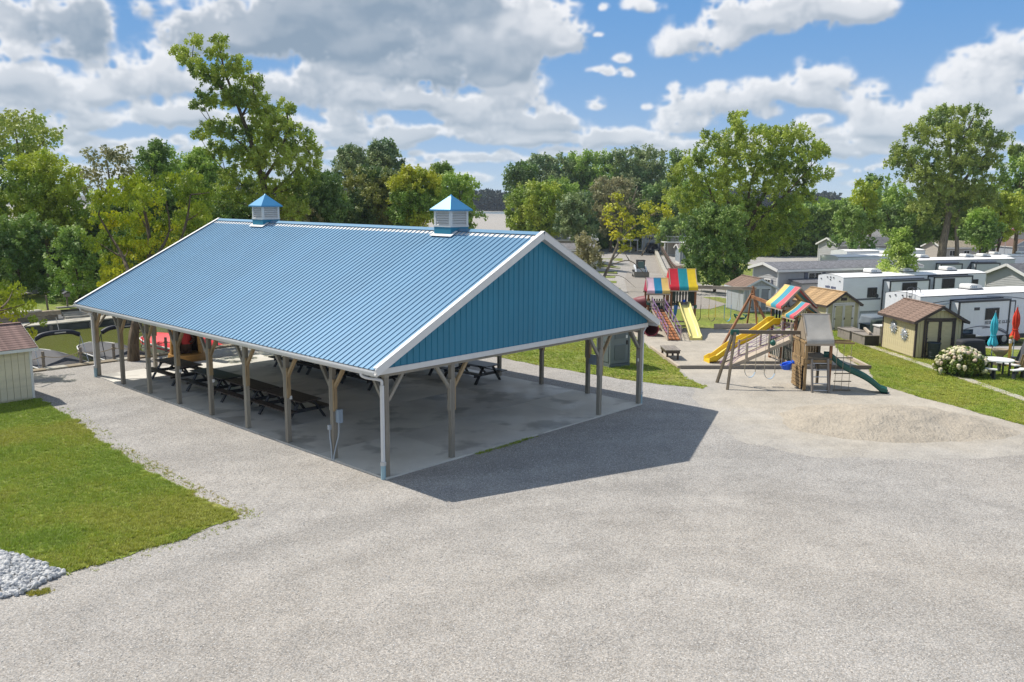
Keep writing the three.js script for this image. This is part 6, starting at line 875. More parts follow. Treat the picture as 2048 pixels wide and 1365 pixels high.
// garden shed: gable with doors on local +z, ridge along z, board siding and shingle courses as separate pieces
function shed(label, at, turn, { W, D, H, R, wall, trim, roof, door = true, doorM, hinge = M.black, rake, board = 0.2, over = 0.16, courses = 9 }) {
  const t = thing('garden_shed', label, 'shed', at, turn), rise = R - H;
  part(t, 'core', [box(W - 0.06, H - 0.02, D - 0.06, 0, H / 2, 0), prism([[-W / 2 + 0.04, H - 0.02], [W / 2 - 0.04, H - 0.02], [0, R - 0.05]], -D / 2 + 0.03, D / 2 - 0.03)], wall); part(t, 'skid', [box(0.1, 0.12, D, -W / 2 + 0.2, 0.02, 0), box(0.1, 0.12, D, W / 2 - 0.2, 0.02, 0)], M.timber);
  const nb = Math.round(D / board), bw = D / nb, gb = box(0.03, H - 0.08, bw - 0.014);
  for (const s of [-1, 1]) for (let k = 0; k < nb; k++) { const o = part(t, 'siding_board', gb, wall); o.position.set(s * (W / 2 - 0.012), 0.08 + (H - 0.08) / 2, -D / 2 + (k + 0.5) * bw); }
  const nf = Math.round(W / board), fw = W / nf;
  for (const s of [-1, 1]) for (let k = 0; k < nf; k++) { const x0 = -W / 2 + k * fw + 0.007, x1 = x0 + fw - 0.014, top = (x) => H + rise * (1 - Math.abs(x) / (W / 2)) - 0.03; const pl = x0 < 0 && x1 > 0 ? [[x0, 0.08], [x1, 0.08], [x1, top(x1)], [0, top(0)], [x0, top(x0)]] : [[x0, 0.08], [x1, 0.08], [x1, top(x1)], [x0, top(x0)]]; part(t, 'siding_board', prism(pl, s * (D / 2) - 0.015, s * (D / 2) + 0.012), wall); }
  for (const sx of [-1, 1]) for (const sz of [-1, 1]) part(t, 'corner_trim', box(0.09, H - 0.06, 0.09, sx * (W / 2 - 0.02), H / 2 + 0.03, sz * (D / 2 - 0.02)), trim);
  const sl = Math.hypot(W / 2 + over, rise * (W / 2 + over) / (W / 2)), an = Math.atan2(rise, W / 2), cg = box(sl / courses + 0.03, 0.022, D + 2 * over);
  for (const s of [-1, 1]) { part(t, 'roof_deck', beam([s * (W / 2 + over), H - over * rise / (W / 2) + 0.02, 0], [0, R + 0.02, 0], D + 2 * over - 0.02, 0.03), trim); for (let k = 0; k < courses; k++) { const u = (k + 0.5) / courses, o = part(t, 'shingle_course', cg, roof); o.position.set(s * (W / 2 + over) * (1 - u), H - over * rise / (W / 2) + (R - H + over * rise / (W / 2)) * u + 0.052, 0); o.rotation.z = -s * (an - 0.055); } for (const q of [-1, 1]) part(t, 'rake_trim', beam([s * (W / 2 + over), H - over * rise / (W / 2) - 0.02, q * (D / 2 + over)], [0, R - 0.02, q * (D / 2 + over)], 0.03, 0.13), rake ?? trim); part(t, 'eave_fascia', box(0.03, 0.11, D + 2 * over, s * (W / 2 + over), H - over * rise / (W / 2) - 0.02, 0), rake ?? trim); }
  part(t, 'ridge_shingle', box(0.22, 0.03, D + 2 * over, 0, R + 0.055, 0), roof);
  if (door) { const dw = W * 0.3, dh = H - 0.12, z = D / 2 + 0.02; for (const s of [-1, 1]) { const d = part(t, 'door', box(dw - 0.01, dh, 0.035, s * dw / 2, 0.1 + dh / 2, z + 0.012), doorM ?? wall); part(d, 'door_trim', [box(0.08, dh, 0.03, s * (dw - 0.05), 0.1 + dh / 2, z + 0.042), box(0.07, dh, 0.03, s * 0.045, 0.1 + dh / 2, z + 0.042), box(dw - 0.18, 0.07, 0.03, s * dw / 2, 0.1 + dh - 0.035, z + 0.042), box(dw - 0.18, 0.07, 0.03, s * dw / 2, 0.135, z + 0.042)], trim); for (const y of [0.3, dh * 0.5, dh - 0.12]) part(d, 'hinge', box(0.1, 0.06, 0.02, s * (dw - 0.06), 0.1 + y, z + 0.068), hinge); } part(t, 'door_head', box(2 * dw + 0.22, 0.09, 0.04, 0, 0.16 + dh, z + 0.015), trim); for (const s of [-1, 1]) part(t, 'door_jamb', box(0.09, dh + 0.05, 0.04, s * (dw + 0.055), 0.1 + dh / 2, z + 0.013), trim); part(t, 'door_pull', box(0.03, 0.12, 0.05, 0.05, 0.1 + dh * 0.5, z + 0.08), hinge); }
  return t;
}
const tanWall = colour(0.6, 0.52, 0.31, { map: T.streak, roughness: 0.8 }), tan2 = colour(0.5, 0.46, 0.28, { map: T.streak, roughness: 0.8 }), brownTrim = colour(0.075, 0.055, 0.05, { map: T.wood, roughness: 0.7 }), greyWall = colour(0.4, 0.42, 0.45, { map: T.streak, roughness: 0.8 }), greyDoor = colour(0.24, 0.26, 0.3, { map: T.streak, roughness: 0.7 });
{ const s = shed('cream garden shed cut off by the left edge with a reddish shingle roof', [-5.85, 0.02, -18.4], Math.PI / 2, { W: 3.0, D: 4.8, H: 2.05, R: 2.72, wall: M.creamSiding, trim: M.white, roof: M.shingleRed, door: false, over: 0.2, courses: 12, board: 0.23 }); }
{
  const s = shed('tan shed with dark brown trim and two sun ornaments on its side wall', [31.95, 0, 3.83], -0.738, { W: 2.4, D: 3.2, H: 1.95, R: 2.6, wall: tanWall, trim: brownTrim, roof: M.shingleBrown, over: 0.22 });
  part(s, 'gable_light', box(0.22, 0.1, 0.12, 0, 2.48, 1.72), M.white);
  const tin = colour(0.5, 0.51, 0.53, { roughness: 0.35, metalness: 0.6 });
  [[-0.45, 1.3, 0.44], [0.62, 1.08, 0.42]].forEach(([z, y, R], k) => {
    const o = thing('sun_ornament', k ? 'metal sun ornament nearer the corner on the tan shed wall' : 'metal sun ornament farther from the corner on the tan shed wall', 'ornament', [0, 0, 0]); const g = new THREE.Group(); g.position.set(31.95, 0, 3.83); g.rotation.y = -0.738; g.updateMatrixWorld(true);
    const P = V3(-1.25, y, z).applyMatrix4(g.matrixWorld); o.position.copy(P); o.rotation.y = -0.738 - Math.PI / 2;
    part(o, 'face', flat(new THREE.SphereGeometry(R * 0.45, 16, 10).scale(1, 1, 0.25)), tin); const ring = flat(new THREE.TorusGeometry(R * 0.5, 0.02, 6, 24)); part(o, 'ring', ring, tin);
    const ray = flat(new THREE.ConeGeometry(R * 0.13, R * 0.5, 4).scale(1, 1, 0.35).translate(0, R * 0.74, 0)); for (let i = 0; i < 14; i++) { const p = part(o, 'ray', ray, i % 2 ? tin : M.greyBox); p.rotation.z = i / 14 * 6.283; }
    part(o, 'feature', [box(0.03, 0.08, 0.03, 0, 0, R * 0.12), box(0.05, 0.02, 0.02, -0.06, 0.05, R * 0.1), box(0.05, 0.02, 0.02, 0.06, 0.05, R * 0.1), box(0.1, 0.02, 0.02, 0, -0.07, R * 0.1)], M.greyBox);
  });
}
{ const s = shed('olive-tan shed with white-trimmed double doors and light brown shingles', [38.0, -0.3, -3.7], -0.502, { W: 2.35, D: 3.0, H: 1.85, R: 2.55, wall: tan2, trim: M.offwhite, roof: M.shingleTan, rake: brownTrim }); part(s, 'gable_vent', box(0.42, 0.18, 0.03, 0, 2.15, 1.53), brownTrim); for (const x of [-0.12, 0, 0.12]) part(s, 'vent_slot', box(0.07, 0.12, 0.02, x, 2.15, 1.55), M.black); }
shed('pale grey shed with slate grey double doors beside the swings', [41.6, 0, -10.75], -0.62, { W: 2.4, D: 2.6, H: 1.75, R: 2.35, wall: greyWall, trim: colour(0.55, 0.58, 0.62, { roughness: 0.7 }), doorM: greyDoor, roof: M.shingleBrown });
// ---------------------------------------------------------------- travel trailers
const rvWhite = colour(0.74, 0.76, 0.79, { map: T.paint, roughness: 0.3 }), rvGrey = colour(0.42, 0.46, 0.52, { map: T.paint, roughness: 0.3 }), rvRoof = colour(0.78, 0.77, 0.76, { map: T.paint, roughness: 0.6 }), rvTrim = colour(0.03, 0.035, 0.045, { roughness: 0.4 }), rvStripe = colour(0.1, 0.11, 0.14, { roughness: 0.4 });
const font = await new FontLoader().loadAsync('fonts/droid/droid_serif_bold.typeface.json');
function lettering(parent, str, h, x, y, z, ry, m) { const g = flat(new TextGeometry(str, { font, size: h, depth: 0.006, curveSegments: 3 })); g.computeBoundingBox(); const b = g.boundingBox; g.translate(-(b.min.x + b.max.x) / 2, 0, 0); const o = part(parent, 'lettering', g, m); o.position.set(x, y, z); o.rotation.y = ry; return o; }
function trailer(label, at, turn, { L, W = 2.45, H = 3.15, wall = rvWhite, slides = [], wins = [], stripes = [], acs = [], ladder, wheels = [], door }) {
  const t = thing('travel_trailer', label, 'travel trailer', at, turn, 'trailers on the lots'), b = 0.62, pr = [[-W / 2, b], [W / 2, b], [W / 2, H - 0.16], [W / 4, H - 0.045], [0, H - 0.02], [-W / 4, H - 0.045], [-W / 2, H - 0.16]];
  part(t, 'body', prism(pr, -L / 2, L / 2).rotateY(Math.PI / 2), wall);
  const rr = []; for (let k = 0; k <= 10; k++) { const z = (k / 10 * 2 - 1) * (W / 2 + 0.01), y = H - 0.16 + 0.155 * (1 - Math.pow(Math.abs(k / 10 * 2 - 1), 2.2)); rr.push([V3(-L / 2 - 0.015, y, z), V3(L / 2 + 0.015, y, z)]); } const rf = part(t, 'roof', sheet(rr, true), rvRoof); rf.material.side = THREE.DoubleSide;
  part(t, 'roof_edge', [box(L + 0.04, 0.04, 0.02, 0, H - 0.17, W / 2 + 0.01), box(L + 0.04, 0.04, 0.02, 0, H - 0.17, -W / 2 - 0.01)], rvTrim); part(t, 'underframe', box(L - 0.2, 0.3, W - 0.25, 0, b - 0.15, 0), rvTrim);
  for (const x of wheels) for (const s of [-1, 1]) { const w = part(t, 'wheel', flat(new THREE.CylinderGeometry(0.36, 0.36, 0.22, 20).rotateX(Math.PI / 2).translate(x, 0.36, s * (W / 2 - 0.18))), M.rubber); part(w, 'rim', flat(new THREE.CylinderGeometry(0.2, 0.2, 0.235, 14).rotateX(Math.PI / 2).translate(x, 0.36, s * (W / 2 - 0.18))), M.steel); }
  const F = FACE.f(L, W), fp = (x, y, w, h, o = 0.012, d = 0.02) => box(w, h, d, x, y, o).applyMatrix4(F);
  for (const [x, y, w, h, out] of slides) { const s = part(t, 'slide_out', box(w, h, out, x, y, W / 2 + out / 2), wall); part(s, 'slide_trim', [box(w + 0.1, 0.1, 0.06, x, y + h / 2, W / 2 + out), box(0.1, h, 0.06, x - w / 2, y, W / 2 + out), box(0.1, h, 0.06, x + w / 2, y, W / 2 + out), box(w + 0.06, 0.05, out, x, y + h / 2 + 0.03, W / 2 + out / 2)], rvTrim); part(s, 'slide_seal', fp(x, y, w + 0.24, h + 0.2, 0.006), rvTrim); }
  for (const [f, x, y, w, h, o = 0] of wins) { const m = FACE[f](L, W).multiply(new THREE.Matrix4().makeTranslation(0, 0, o)), fr = part(t, 'window', box(w + 0.1, h + 0.1, 0.03, x, y, 0.012).applyMatrix4(m), rvTrim); part(fr, 'pane', box(w, h, 0.02, x, y, 0.025).applyMatrix4(m), M.glass); part(fr, 'mullion', box(0.03, h, 0.02, x, y, 0.03).applyMatrix4(m), rvTrim); }
  for (const [pts, m, o = 0] of stripes) part(t, 'stripe', prism(pts, 0, 0.012).applyMatrix4(FACE.f(L, W).multiply(new THREE.Matrix4().makeTranslation(0, 0, 0.004 + o))), m);
  for (const x of acs) { const a = part(t, 'roof_unit', prism([[-0.5, 0], [0.52, 0], [0.46, 0.2], [0.2, 0.31], [-0.42, 0.31], [-0.5, 0.24]], -0.36, 0.36).translate(x, H - 0.03, 0), M.white); part(a, 'unit_base', box(1.1, 0.08, 0.78, x, H + 0.0, 0), M.black); part(a, 'grille', [-0.3, -0.15, 0].map((q) => box(0.08, 0.1, 0.02, x + q, H + 0.14, 0.37)), M.greyBox); }
  if (door) { const d = part(t, 'door', fp(door, b + 0.98, 0.72, 1.85, 0.02, 0.03), rvWhite); part(d, 'door_frame', [fp(door - 0.39, b + 0.98, 0.06, 1.95, 0.025, 0.05), fp(door + 0.39, b + 0.98, 0.06, 1.95, 0.025, 0.05), fp(door, b + 1.94, 0.84, 0.06, 0.025, 0.05)], rvTrim); }
  if (ladder !== undefined) { const la = new THREE.Group(); la.name = 'ladder'; t.add(la); for (const s of [-0.18, 0.18]) part(la, 'rail', tube([[-L / 2 - 0.1, 1.0, ladder + s], [-L / 2 - 0.1, H - 0.2, ladder + s], [-L / 2 - 0.06, H + 0.22, ladder + s], [-L / 2 + 0.4, H + 0.24, ladder + s], [-L / 2 + 0.55, H - 0.03, ladder + s]], 0.018, 26, 6), rvTrim); for (let y = 1.2; y < H; y += 0.3) part(la, 'rung', rod([-L / 2 - 0.1, y, ladder - 0.18], [-L / 2 - 0.1, y, ladder + 0.18], 0.015, 0.015, 6), rvTrim); }
  return t;
}
const sweep = (x0, y0, x1, y1, w0, w1, bow) => { const a = [], b = []; for (let i = 0; i <= 10; i++) { const t = i / 10, x = lerp(x0, x1, t), y = lerp(y0, y1, t) + Math.sin(t * Math.PI) * bow, w = lerp(w0, w1, t) / 2; a.push([x, y - w]); b.unshift([x, y + w]); } return a.concat(b); };
{
  const t = trailer('white travel trailer with sweeping dark graphics behind the tan and brown shed', [39.55, -0.42, 3.75], -0.439, { L: 9.6, H: 3.2, slides: [[-0.55, 1.72, 3.9, 2.0, 0.55]], wins: [['f', 0.05, 1.98, 0.95, 0.55, 0.56], ['l', 0.55, 2.25, 0.9, 0.7], ['f', -3.6, 2.1, 0.7, 0.4]], stripes: [[sweep(-4.7, 2.55, -1.2, 2.72, 0.05, 0.02, 0.1), rvStripe], [sweep(-4.7, 2.3, -2.2, 2.62, 0.22, 0.02, 0.06), rvGrey], [sweep(-1.4, 2.85, 2.2, 2.75, 0.03, 0.14, 0.03), rvGrey], [sweep(0.2, 2.9, 4.7, 2.4, 0.02, 0.06, 0.1), rvStripe], [sweep(-2.2, 1.15, 1.3, 0.8, 0.03, 0.06, 0.32), rvStripe, 0.555], [sweep(-0.6, 1.2, 1.35, 0.82, 0.05, 0.05, 0.16), rvStripe, 0.555], [sweep(0.3, 1.2, 1.38, 0.86, 0.03, 0.03, 0.08), rvStripe, 0.555]], acs: [0.35], ladder: 0.55, wheels: [1.1, 2.0], door: 2.1 });
  lettering(t, 'HERITAGE GLEN', 0.17, 0.55, 1.4, 1.225 + 0.556, 0, rvTrim);
  part(t, 'vent_grille', box(0.4, 0.16, 0.02, -1.15, 2.3, 1.225 + 0.56), rvTrim);
  part(t, 'marker_light', [[-0.9, 2.95], [-0.5, 3.05], [0, 3.07], [0.5, 3.05], [0, 2.85], [0.9, 2.7]].map(([z, y]) => box(0.04, 0.06, 0.08, -4.82, y - 0.08, z)), rvTrim);
}
{
  const t = trailer('long white travel trailer with black slide-out trim behind the olive-tan shed', [50.1, -0.5, -3.25], -0.437, { L: 13.4, H: 3.25, slides: [[-1.3, 1.75, 3.6, 2.1, 0.6], [2.9, 2.1, 3.7, 1.7, 0.5]], wins: [['f', -4.1, 2.0, 0.75, 0.6], ['f', -1.35, 2.2, 1.25, 0.85, 0.62], ['f', 2.4, 2.5, 1.1, 0.6, 0.52], ['f', 5.6, 2.3, 0.6, 0.6]], stripes: [[sweep(-6.6, 1.55, -3.3, 1.55, 0.12, 0.12, 0), rvStripe], [sweep(-6.6, 1.3, -3.3, 1.3, 0.3, 0.3, 0), rvWhite], [[[0.4, 2.35], [0.7, 2.35], [2.2, 2.98], [1.9, 2.98]], rvStripe], [[[0.9, 2.35], [1.0, 2.35], [2.5, 2.98], [2.4, 2.98]], rvStripe], [sweep(-2.5, 2.72, 0.5, 2.72, 0.12, 0.12, 0), rvStripe]], acs: [-3.0, 0.0, 4.2], wheels: [0.6, 1.6] });
  lettering(t, 'W', 0.34, 0.15, 1.35, 1.225 + 0.606, 0, rvTrim); const ink = colour(0.13, 0.14, 0.22, { roughness: 0.4 }); part(t, 'maker_mark', [-0.42, -0.3, -0.18, -0.06, 0.14, 0.26, 0.38, 0.5].map((z, k) => box(0.012, 0.13 + (k % 3) * 0.02, 0.085, -6.708, 2.35 + (k > 3 ? -0.02 : 0), z)).concat([box(0.012, 0.04, 0.55, -6.708, 2.1, 0.05)]), ink);
  part(t, 'marker_light', [[-0.9, 2.95], [-0.3, 3.1], [0, 3.12], [0.3, 3.1], [0.9, 2.9], [0, 2.95]].map(([z, y]) => box(0.04, 0.06, 0.09, -6.72, y - 0.08, z)), rvTrim);
  part(t, 'speaker', flat(new THREE.CylinderGeometry(0.14, 0.14, 0.03, 16).rotateX(Math.PI / 2).translate(-3.65, 1.75, 1.24)), rvTrim); part(t, 'storage_skirt', box(3.2, 0.55, 0.05, -5.0, 0.45, 1.2), rvGrey);
}
{
  const t = trailer('light grey travel trailer with diagonal dark stripes beyond the young maple', [71.6, -0.62, -5.9], -0.5, { L: 11.5, H: 3.35, wall: colour(0.5, 0.53, 0.57, { map: T.paint, roughness: 0.3 }), slides: [[-2.2, 2.0, 2.4, 1.7, 0.5], [2.0, 2.0, 2.8, 1.7, 0.5]], wins: [['f', -2.9, 2.0, 0.5, 0.7, 0.52]], stripes: [[[[-0.7, 1.2], [-0.2, 1.2], [1.0, 3.0], [0.5, 3.0]], rvStripe], [[[0.0, 1.2], [0.15, 1.2], [1.35, 3.0], [1.2, 3.0]], rvStripe]], acs: [-4.0, 1.2, 3.2], wheels: [1, 1.9] });
}
trailer('white trailer roof and two dark windows, nearer of two left of the young maple', [71.2, -0.7, -13.6], -0.45, { L: 10, H: 3.35, wins: [['f', -3.2, 2.5, 1.2, 0.36], ['f', 0.2, 2.5, 1.0, 0.36], ['f', 3.4, 2.5, 0.9, 0.4]], acs: [2], wheels: [1, 1.9] });
trailer('white trailer roof and dark windows, farther of two left of the young maple', [82.5, -1.1, -16.9], -0.45, { L: 11, H: 3.7, wins: [['f', -1.5, 2.9, 1.3, 0.36], ['f', 1.8, 2.9, 1.1, 0.36]], acs: [3], wheels: [1, 1.9] });
// ---------------------------------------------------------------- park homes and houses
const sideGrey = colour(0.42, 0.42, 0.42, { map: T.paint, roughness: 0.6 }), sideTan = colour(0.44, 0.4, 0.35, { map: T.paint, roughness: 0.6 }), sideBlue = colour(0.26, 0.3, 0.34, { map: T.paint, roughness: 0.6 }), shut = colour(0.13, 0.14, 0.18, { roughness: 0.6 }), blueShut = colour(0.05, 0.09, 0.2, { roughness: 0.6 });
{
  const t = house('park_home', 'grey park home with dark shingles and slate shutters behind the grey shed', 'park home', [51.2, -0.2, -8.6], -0.437, { L: 13.5, W: 2.8, H: 3.0, R: 3.35, wall: sideGrey, roof: colour(0.2, 0.2, 0.215, { map: T.shingle, roughness: 0.9 }), wins: [['f', -3.4, 2.35, 1.15, 0.6, shut], ['f', 3.2, 2.35, 1.0, 0.6, shut], ['f', 5.4, 2.35, 1.0, 0.6, shut], ['l', 0.35, 1.75, 0.6, 0.8, shut]], step: 0.18 });
  part(t, 'bump_out', [box(4.6, 2.1, 1.2, -3.6, 1.05, 2.4)], sideGrey); part(t, 'bump_out_roof', box(4.9, 0.08, 1.5, -3.6, 2.16, 2.45, 0.12, 0, 0), M.shingleGrey); part(t, 'porch_roof', prism([[0, 2.25], [0, 2.15], [2.6, 1.65], [2.6, 1.75]], -1.0, 3.0).rotateY(-Math.PI / 2).translate(1.2, 0.1, 1.8), M.white); for (const x of [-1.6, 2.1]) part(t, 'porch_post', box(0.1, 1.7, 0.1, x, 0.85, 4.2), M.white); windowPart(t, FACE.f(13.5, 6.0), -1.0, 1.3, 0.6, 0.7, M.white, null);
}
{
  const t = house('park_home', 'grey park home with a glazed white-trimmed gable at the right edge', 'park home', [63.4, -0.5, 3.1], -0.45, { L: 8.5, W: 3.8, H: 2.75, R: 3.55, wall: sideGrey, roof: M.shingleGrey, wins: [['f', 2.6, 1.9, 0.8, 0.9, null]], step: 0.18 });
  const g = new THREE.Group(); g.name = 'glazed_porch'; g.position.set(-2.2, 0, 2.6); t.add(g);
  part(g, 'porch_wall', prism([[-1.15, 0.3], [1.15, 0.3], [1.15, 2.25], [0, 3.2], [-1.15, 2.25]], -1.0, 1.0).translate(0, 0, 0), sideGrey); for (const s of [-1, 1]) { part(g, 'porch_roof', beam([s * 1.4, 2.1, 0.1], [0, 3.28, 0.1], 2.5, 0.07), M.shingleGrey); part(g, 'porch_rake', beam([s * 1.4, 2.05, 1.36], [0, 3.22, 1.36], 0.04, 0.18), M.white); }
  windowPart(g, new THREE.Matrix4().makeTranslation(0, 0, 1.0), 0, 2.55, 0.9, 0.35, M.white, null); windowPart(g, new THREE.Matrix4().makeTranslation(0, 0, 1.0), -0.5, 1.5, 0.7, 1.1, M.white, null); windowPart(g, new THREE.Matrix4().makeTranslation(0, 0, 1.0), 0.5, 1.5, 0.5, 1.2, M.white, null);
}
{ const y = terr(127, -76); house('house', 'small pale grey two-storey house with dark shutters at the end of the road', 'house', [126.2, y, -75.2], -1.0, { L: 4.4, W: 4.6, H: 3.3, R: 3.95, wall: colour(0.42, 0.45, 0.46, { map: T.paint, roughness: 0.6 }), roof: M.shingleGrey, wins: [['f', -0.6, 2.6, 0.8, 0.6, shut], ['f', -0.6, 1.2, 0.8, 0.7, shut], ['r', 0.2, 1.3, 0.8, 0.9, null], ['r', -1.2, 2.6, 0.7, 0.4, null], ['l', 0.5, 2.6, 0.7, 0.6, null]], doors: [['f', 1.4, 0.9, 2.0, shut]], step: 0.25 });
  const p = thing('porch_canopy', 'white open canopy on posts left of the two-storey house', 'canopy', [121.9, y, -78.3], -1.0); part(p, 'canopy_roof', box(4.2, 0.16, 3.4, 0, 2.35, 0, 0.05, 0, 0), M.white); for (const x of [-1.9, -0.7, 0.6, 1.9]) for (const z of [-1.5, 1.5]) part(p, 'post', box(0.14, 2.3, 0.14, x, 1.15, z), M.white); }
{ const y = terr(118, -64); const t = house('house', 'tan-roofed park home right of the road with white porch roofs', 'house', [122.5, y, -63.5], -0.75, { L: 12, W: 4.6, H: 3.6, R: 4.6, wall: sideTan, roof: colour(0.3, 0.29, 0.28, { map: T.shingle, roughness: 1 }), wins: [['f', -2.6, 3.0, 1.5, 0.5, null], ['f', 0.4, 3.0, 1.3, 0.5, null], ['f', 3.6, 3.0, 1.3, 0.5, null]], step: 0.25 });
  part(t, 'porch_roof', [box(9.5, 0.1, 3.2, 0.6, 2.6, 3.9, 0.08, 0, 0), box(3.2, 0.12, 2.6, -5.6, 2.5, 3.2)], M.white); part(t, 'porch_wall', box(8.6, 1.5, 0.1, 0.6, 1.4, 4.9), sideGrey); for (const x of [-7, -4.4, 5]) part(t, 'porch_post', box(0.16, 2.4, 0.16, x, 1.2, 4.3), M.white); for (const x of [-1.5, 1.4]) windowPart(t, FACE.f(12, 9.9), x, 1.7, 0.9, 0.5, M.white, null); }
{ const t = house('garage', 'slate blue-grey garage beside the roadside retaining wall', 'garage', [104.5, terr(104, -54), -53.2], -0.85, { L: 5.2, W: 4.2, H: 2.4, R: 2.95, wall: sideBlue, roof: colour(0.24, 0.21, 0.19, { map: T.shingle, roughness: 1 }), doors: [['f', -0.8, 2.8, 2.0, colour(0.16, 0.2, 0.23, { roughness: 0.6 })]], step: 0.25 }); for (const x of [1.2, 1.7, 2.2]) part(t, 'lattice_post', box(0.14, 2.2, 0.1, x, 1.2, 2.35), M.white); }
house('park_home', 'long low park home with grey roof just right of the pavilion gable, nearer one', 'park home', [70.5, terr(70, -52), -54.5], -0.72, { L: 12, W: 4, H: 2.9, R: 3.5, wall: sideTan, roof: colour(0.22, 0.21, 0.21, { map: T.shingle, roughness: 1 }), wins: [['f', 2, 1.8, 1, 0.6, null]], step: 0.25 });
house('park_home', 'long low park home with pale roof right of the pavilion gable, farther one', 'park home', [82, terr(82, -62), -64], -0.72, { L: 13, W: 4, H: 3.6, R: 4.2, wall: sideTan, roof: colour(0.28, 0.28, 0.28, { map: T.shingle, roughness: 1 }), step: 0.25 });
house('park_home', 'grey roofed park home half hidden left of the young maple', 'park home', [110, terr(110, -28), -29.5], -0.5, { L: 11, W: 4, H: 3.9, R: 4.7, wall: sideGrey, roof: M.shingleGrey, step: 0.25 });
house('park_home', 'pale roofed park home highest behind the trailers left of the oak', 'park home', [138, terr(138, -37), -37.5], -0.5, { L: 8, W: 4.5, H: 4.0, R: 5.0, wall: sideTan, roof: colour(0.3, 0.29, 0.28, { map: T.shingle, roughness: 1 }), wins: [['f', 1, 3.3, 1.2, 0.5, null]], step: 0.25 });
{ const y = terr(155, -20); house('house', 'grey house with blue shutters at the far right edge', 'house', [172, y, -21.5], -0.55, { L: 12, W: 5, H: 4.6, R: 5.6, wall: sideTan, roof: M.shingleGrey, wins: [['f', -0.5, 3.9, 1.2, 0.8, blueShut], ['f', 2.2, 3.9, 1.2, 0.8, blueShut], ['l', 0.4, 3.7, 0.7, 1.0, blueShut]], step: 0.3 });
  shed('grey shed with brown roof in front of the house with blue shutters', [151.5, y, -19.0], -0.7, { W: 4.2, D: 4.2, H: 2.6, R: 3.7, wall: colour(0.3, 0.33, 0.37, { roughness: 0.7 }), trim: M.offwhite, roof: colour(0.2, 0.13, 0.1, { map: T.shingle, roughness: 1 }), board: 0.6 });
  const c = house('house', 'pale cottage seen between the oak trunks', 'house', [140, terr(140, -26), -26], -0.6, { L: 7, W: 4.5, H: 2.6, R: 3.5, wall: sideTan, roof: colour(0.33, 0.28, 0.2, { map: T.shingle, roughness: 1 }), wins: [['f', -1.5, 1.6, 1.0, 0.8, null], ['f', 1.2, 1.6, 1.0, 0.8, null]], step: 0.25 });
  const p = solo('utility_pole', 'tall weathered grey utility pole standing right of the oak', 'pole', rod([0, 0, 0], [0.25, 8.6, 0], 0.24, 0.19, 12), M.greyWood, [130.8, terr(130, -17) - 0.2, -17.8]);
  const fl = thing('flagpole', 'slim flagpole with a small striped flag right of the utility pole', 'flagpole', [134, terr(134, -16), -16.6], YAW); part(fl, 'pole', rod([0, 0, 0], [0, 6.6, 0], 0.05, 0.035, 8), M.steel); const flagG = []; for (let k = 0; k < 7; k++) { const o = part(fl, 'flag_stripe', sheet([0, 1].map((j) => [...Array(9).keys()].map((i) => V3(0.05 + i / 8 * 1.35, 6.5 - (k + j) * 0.13 - i * 0.03, Math.sin(i * 0.9) * 0.09)))), k % 2 ? M.white : CANVAS.red); o.material.side = THREE.DoubleSide; } part(fl, 'flag_canton', box(0.55, 0.5, 0.012, 0.33, 6.22, 0.06, 0, 0.2, -0.05), colour(0.02, 0.03, 0.13, { roughness: 0.8 })); }
// ---------------------------------------------------------------- retaining wall with rail fence, skid loader, parked car
{
  const w = thing('retaining_wall', 'pale concrete block retaining wall with a rail fence along the road', 'wall', [0, 0, 0]), r = rng(91), g = box(2.9, 0.4, 0.6), g2 = box(2.9, 0.4, 0.5);
  const A = [55.0, -25.2], B = [128, -76.2], d = [B[0] - A[0], B[1] - A[1]], l = Math.hypot(...d), an = -Math.atan2(d[1], d[0]), n = Math.floor(l / 3);
  for (let k = 0; k < n; k++) { const u = (k + 0.5) / n, x = A[0] + d[0] * u, z = A[1] + d[1] * u, y = terr(x, z); for (let j = 0; j < 2; j++) { const o = part(w, 'block', j ? g2 : g, M.roughConcrete); o.position.set(x + 0.2 * j, y + 0.2 + j * 0.41, z - 0.28 * j + 0.1); o.rotation.y = an; } const p = part(w, 'fence_post', box(0.12, 1.0, 0.12, x + 1.1, y + 1.2, z - 1.0 + 1.4), M.timber); for (const h of [1.25, 1.6]) { const o = part(w, 'fence_rail', box(3.0, 0.1, 0.05), k % 2 ? M.timber : colour(0.25, 0.1, 0.1, { roughness: 0.8 })); o.position.set(x + 1.1, y + h, z + 0.4); o.rotation.y = an; } }
}
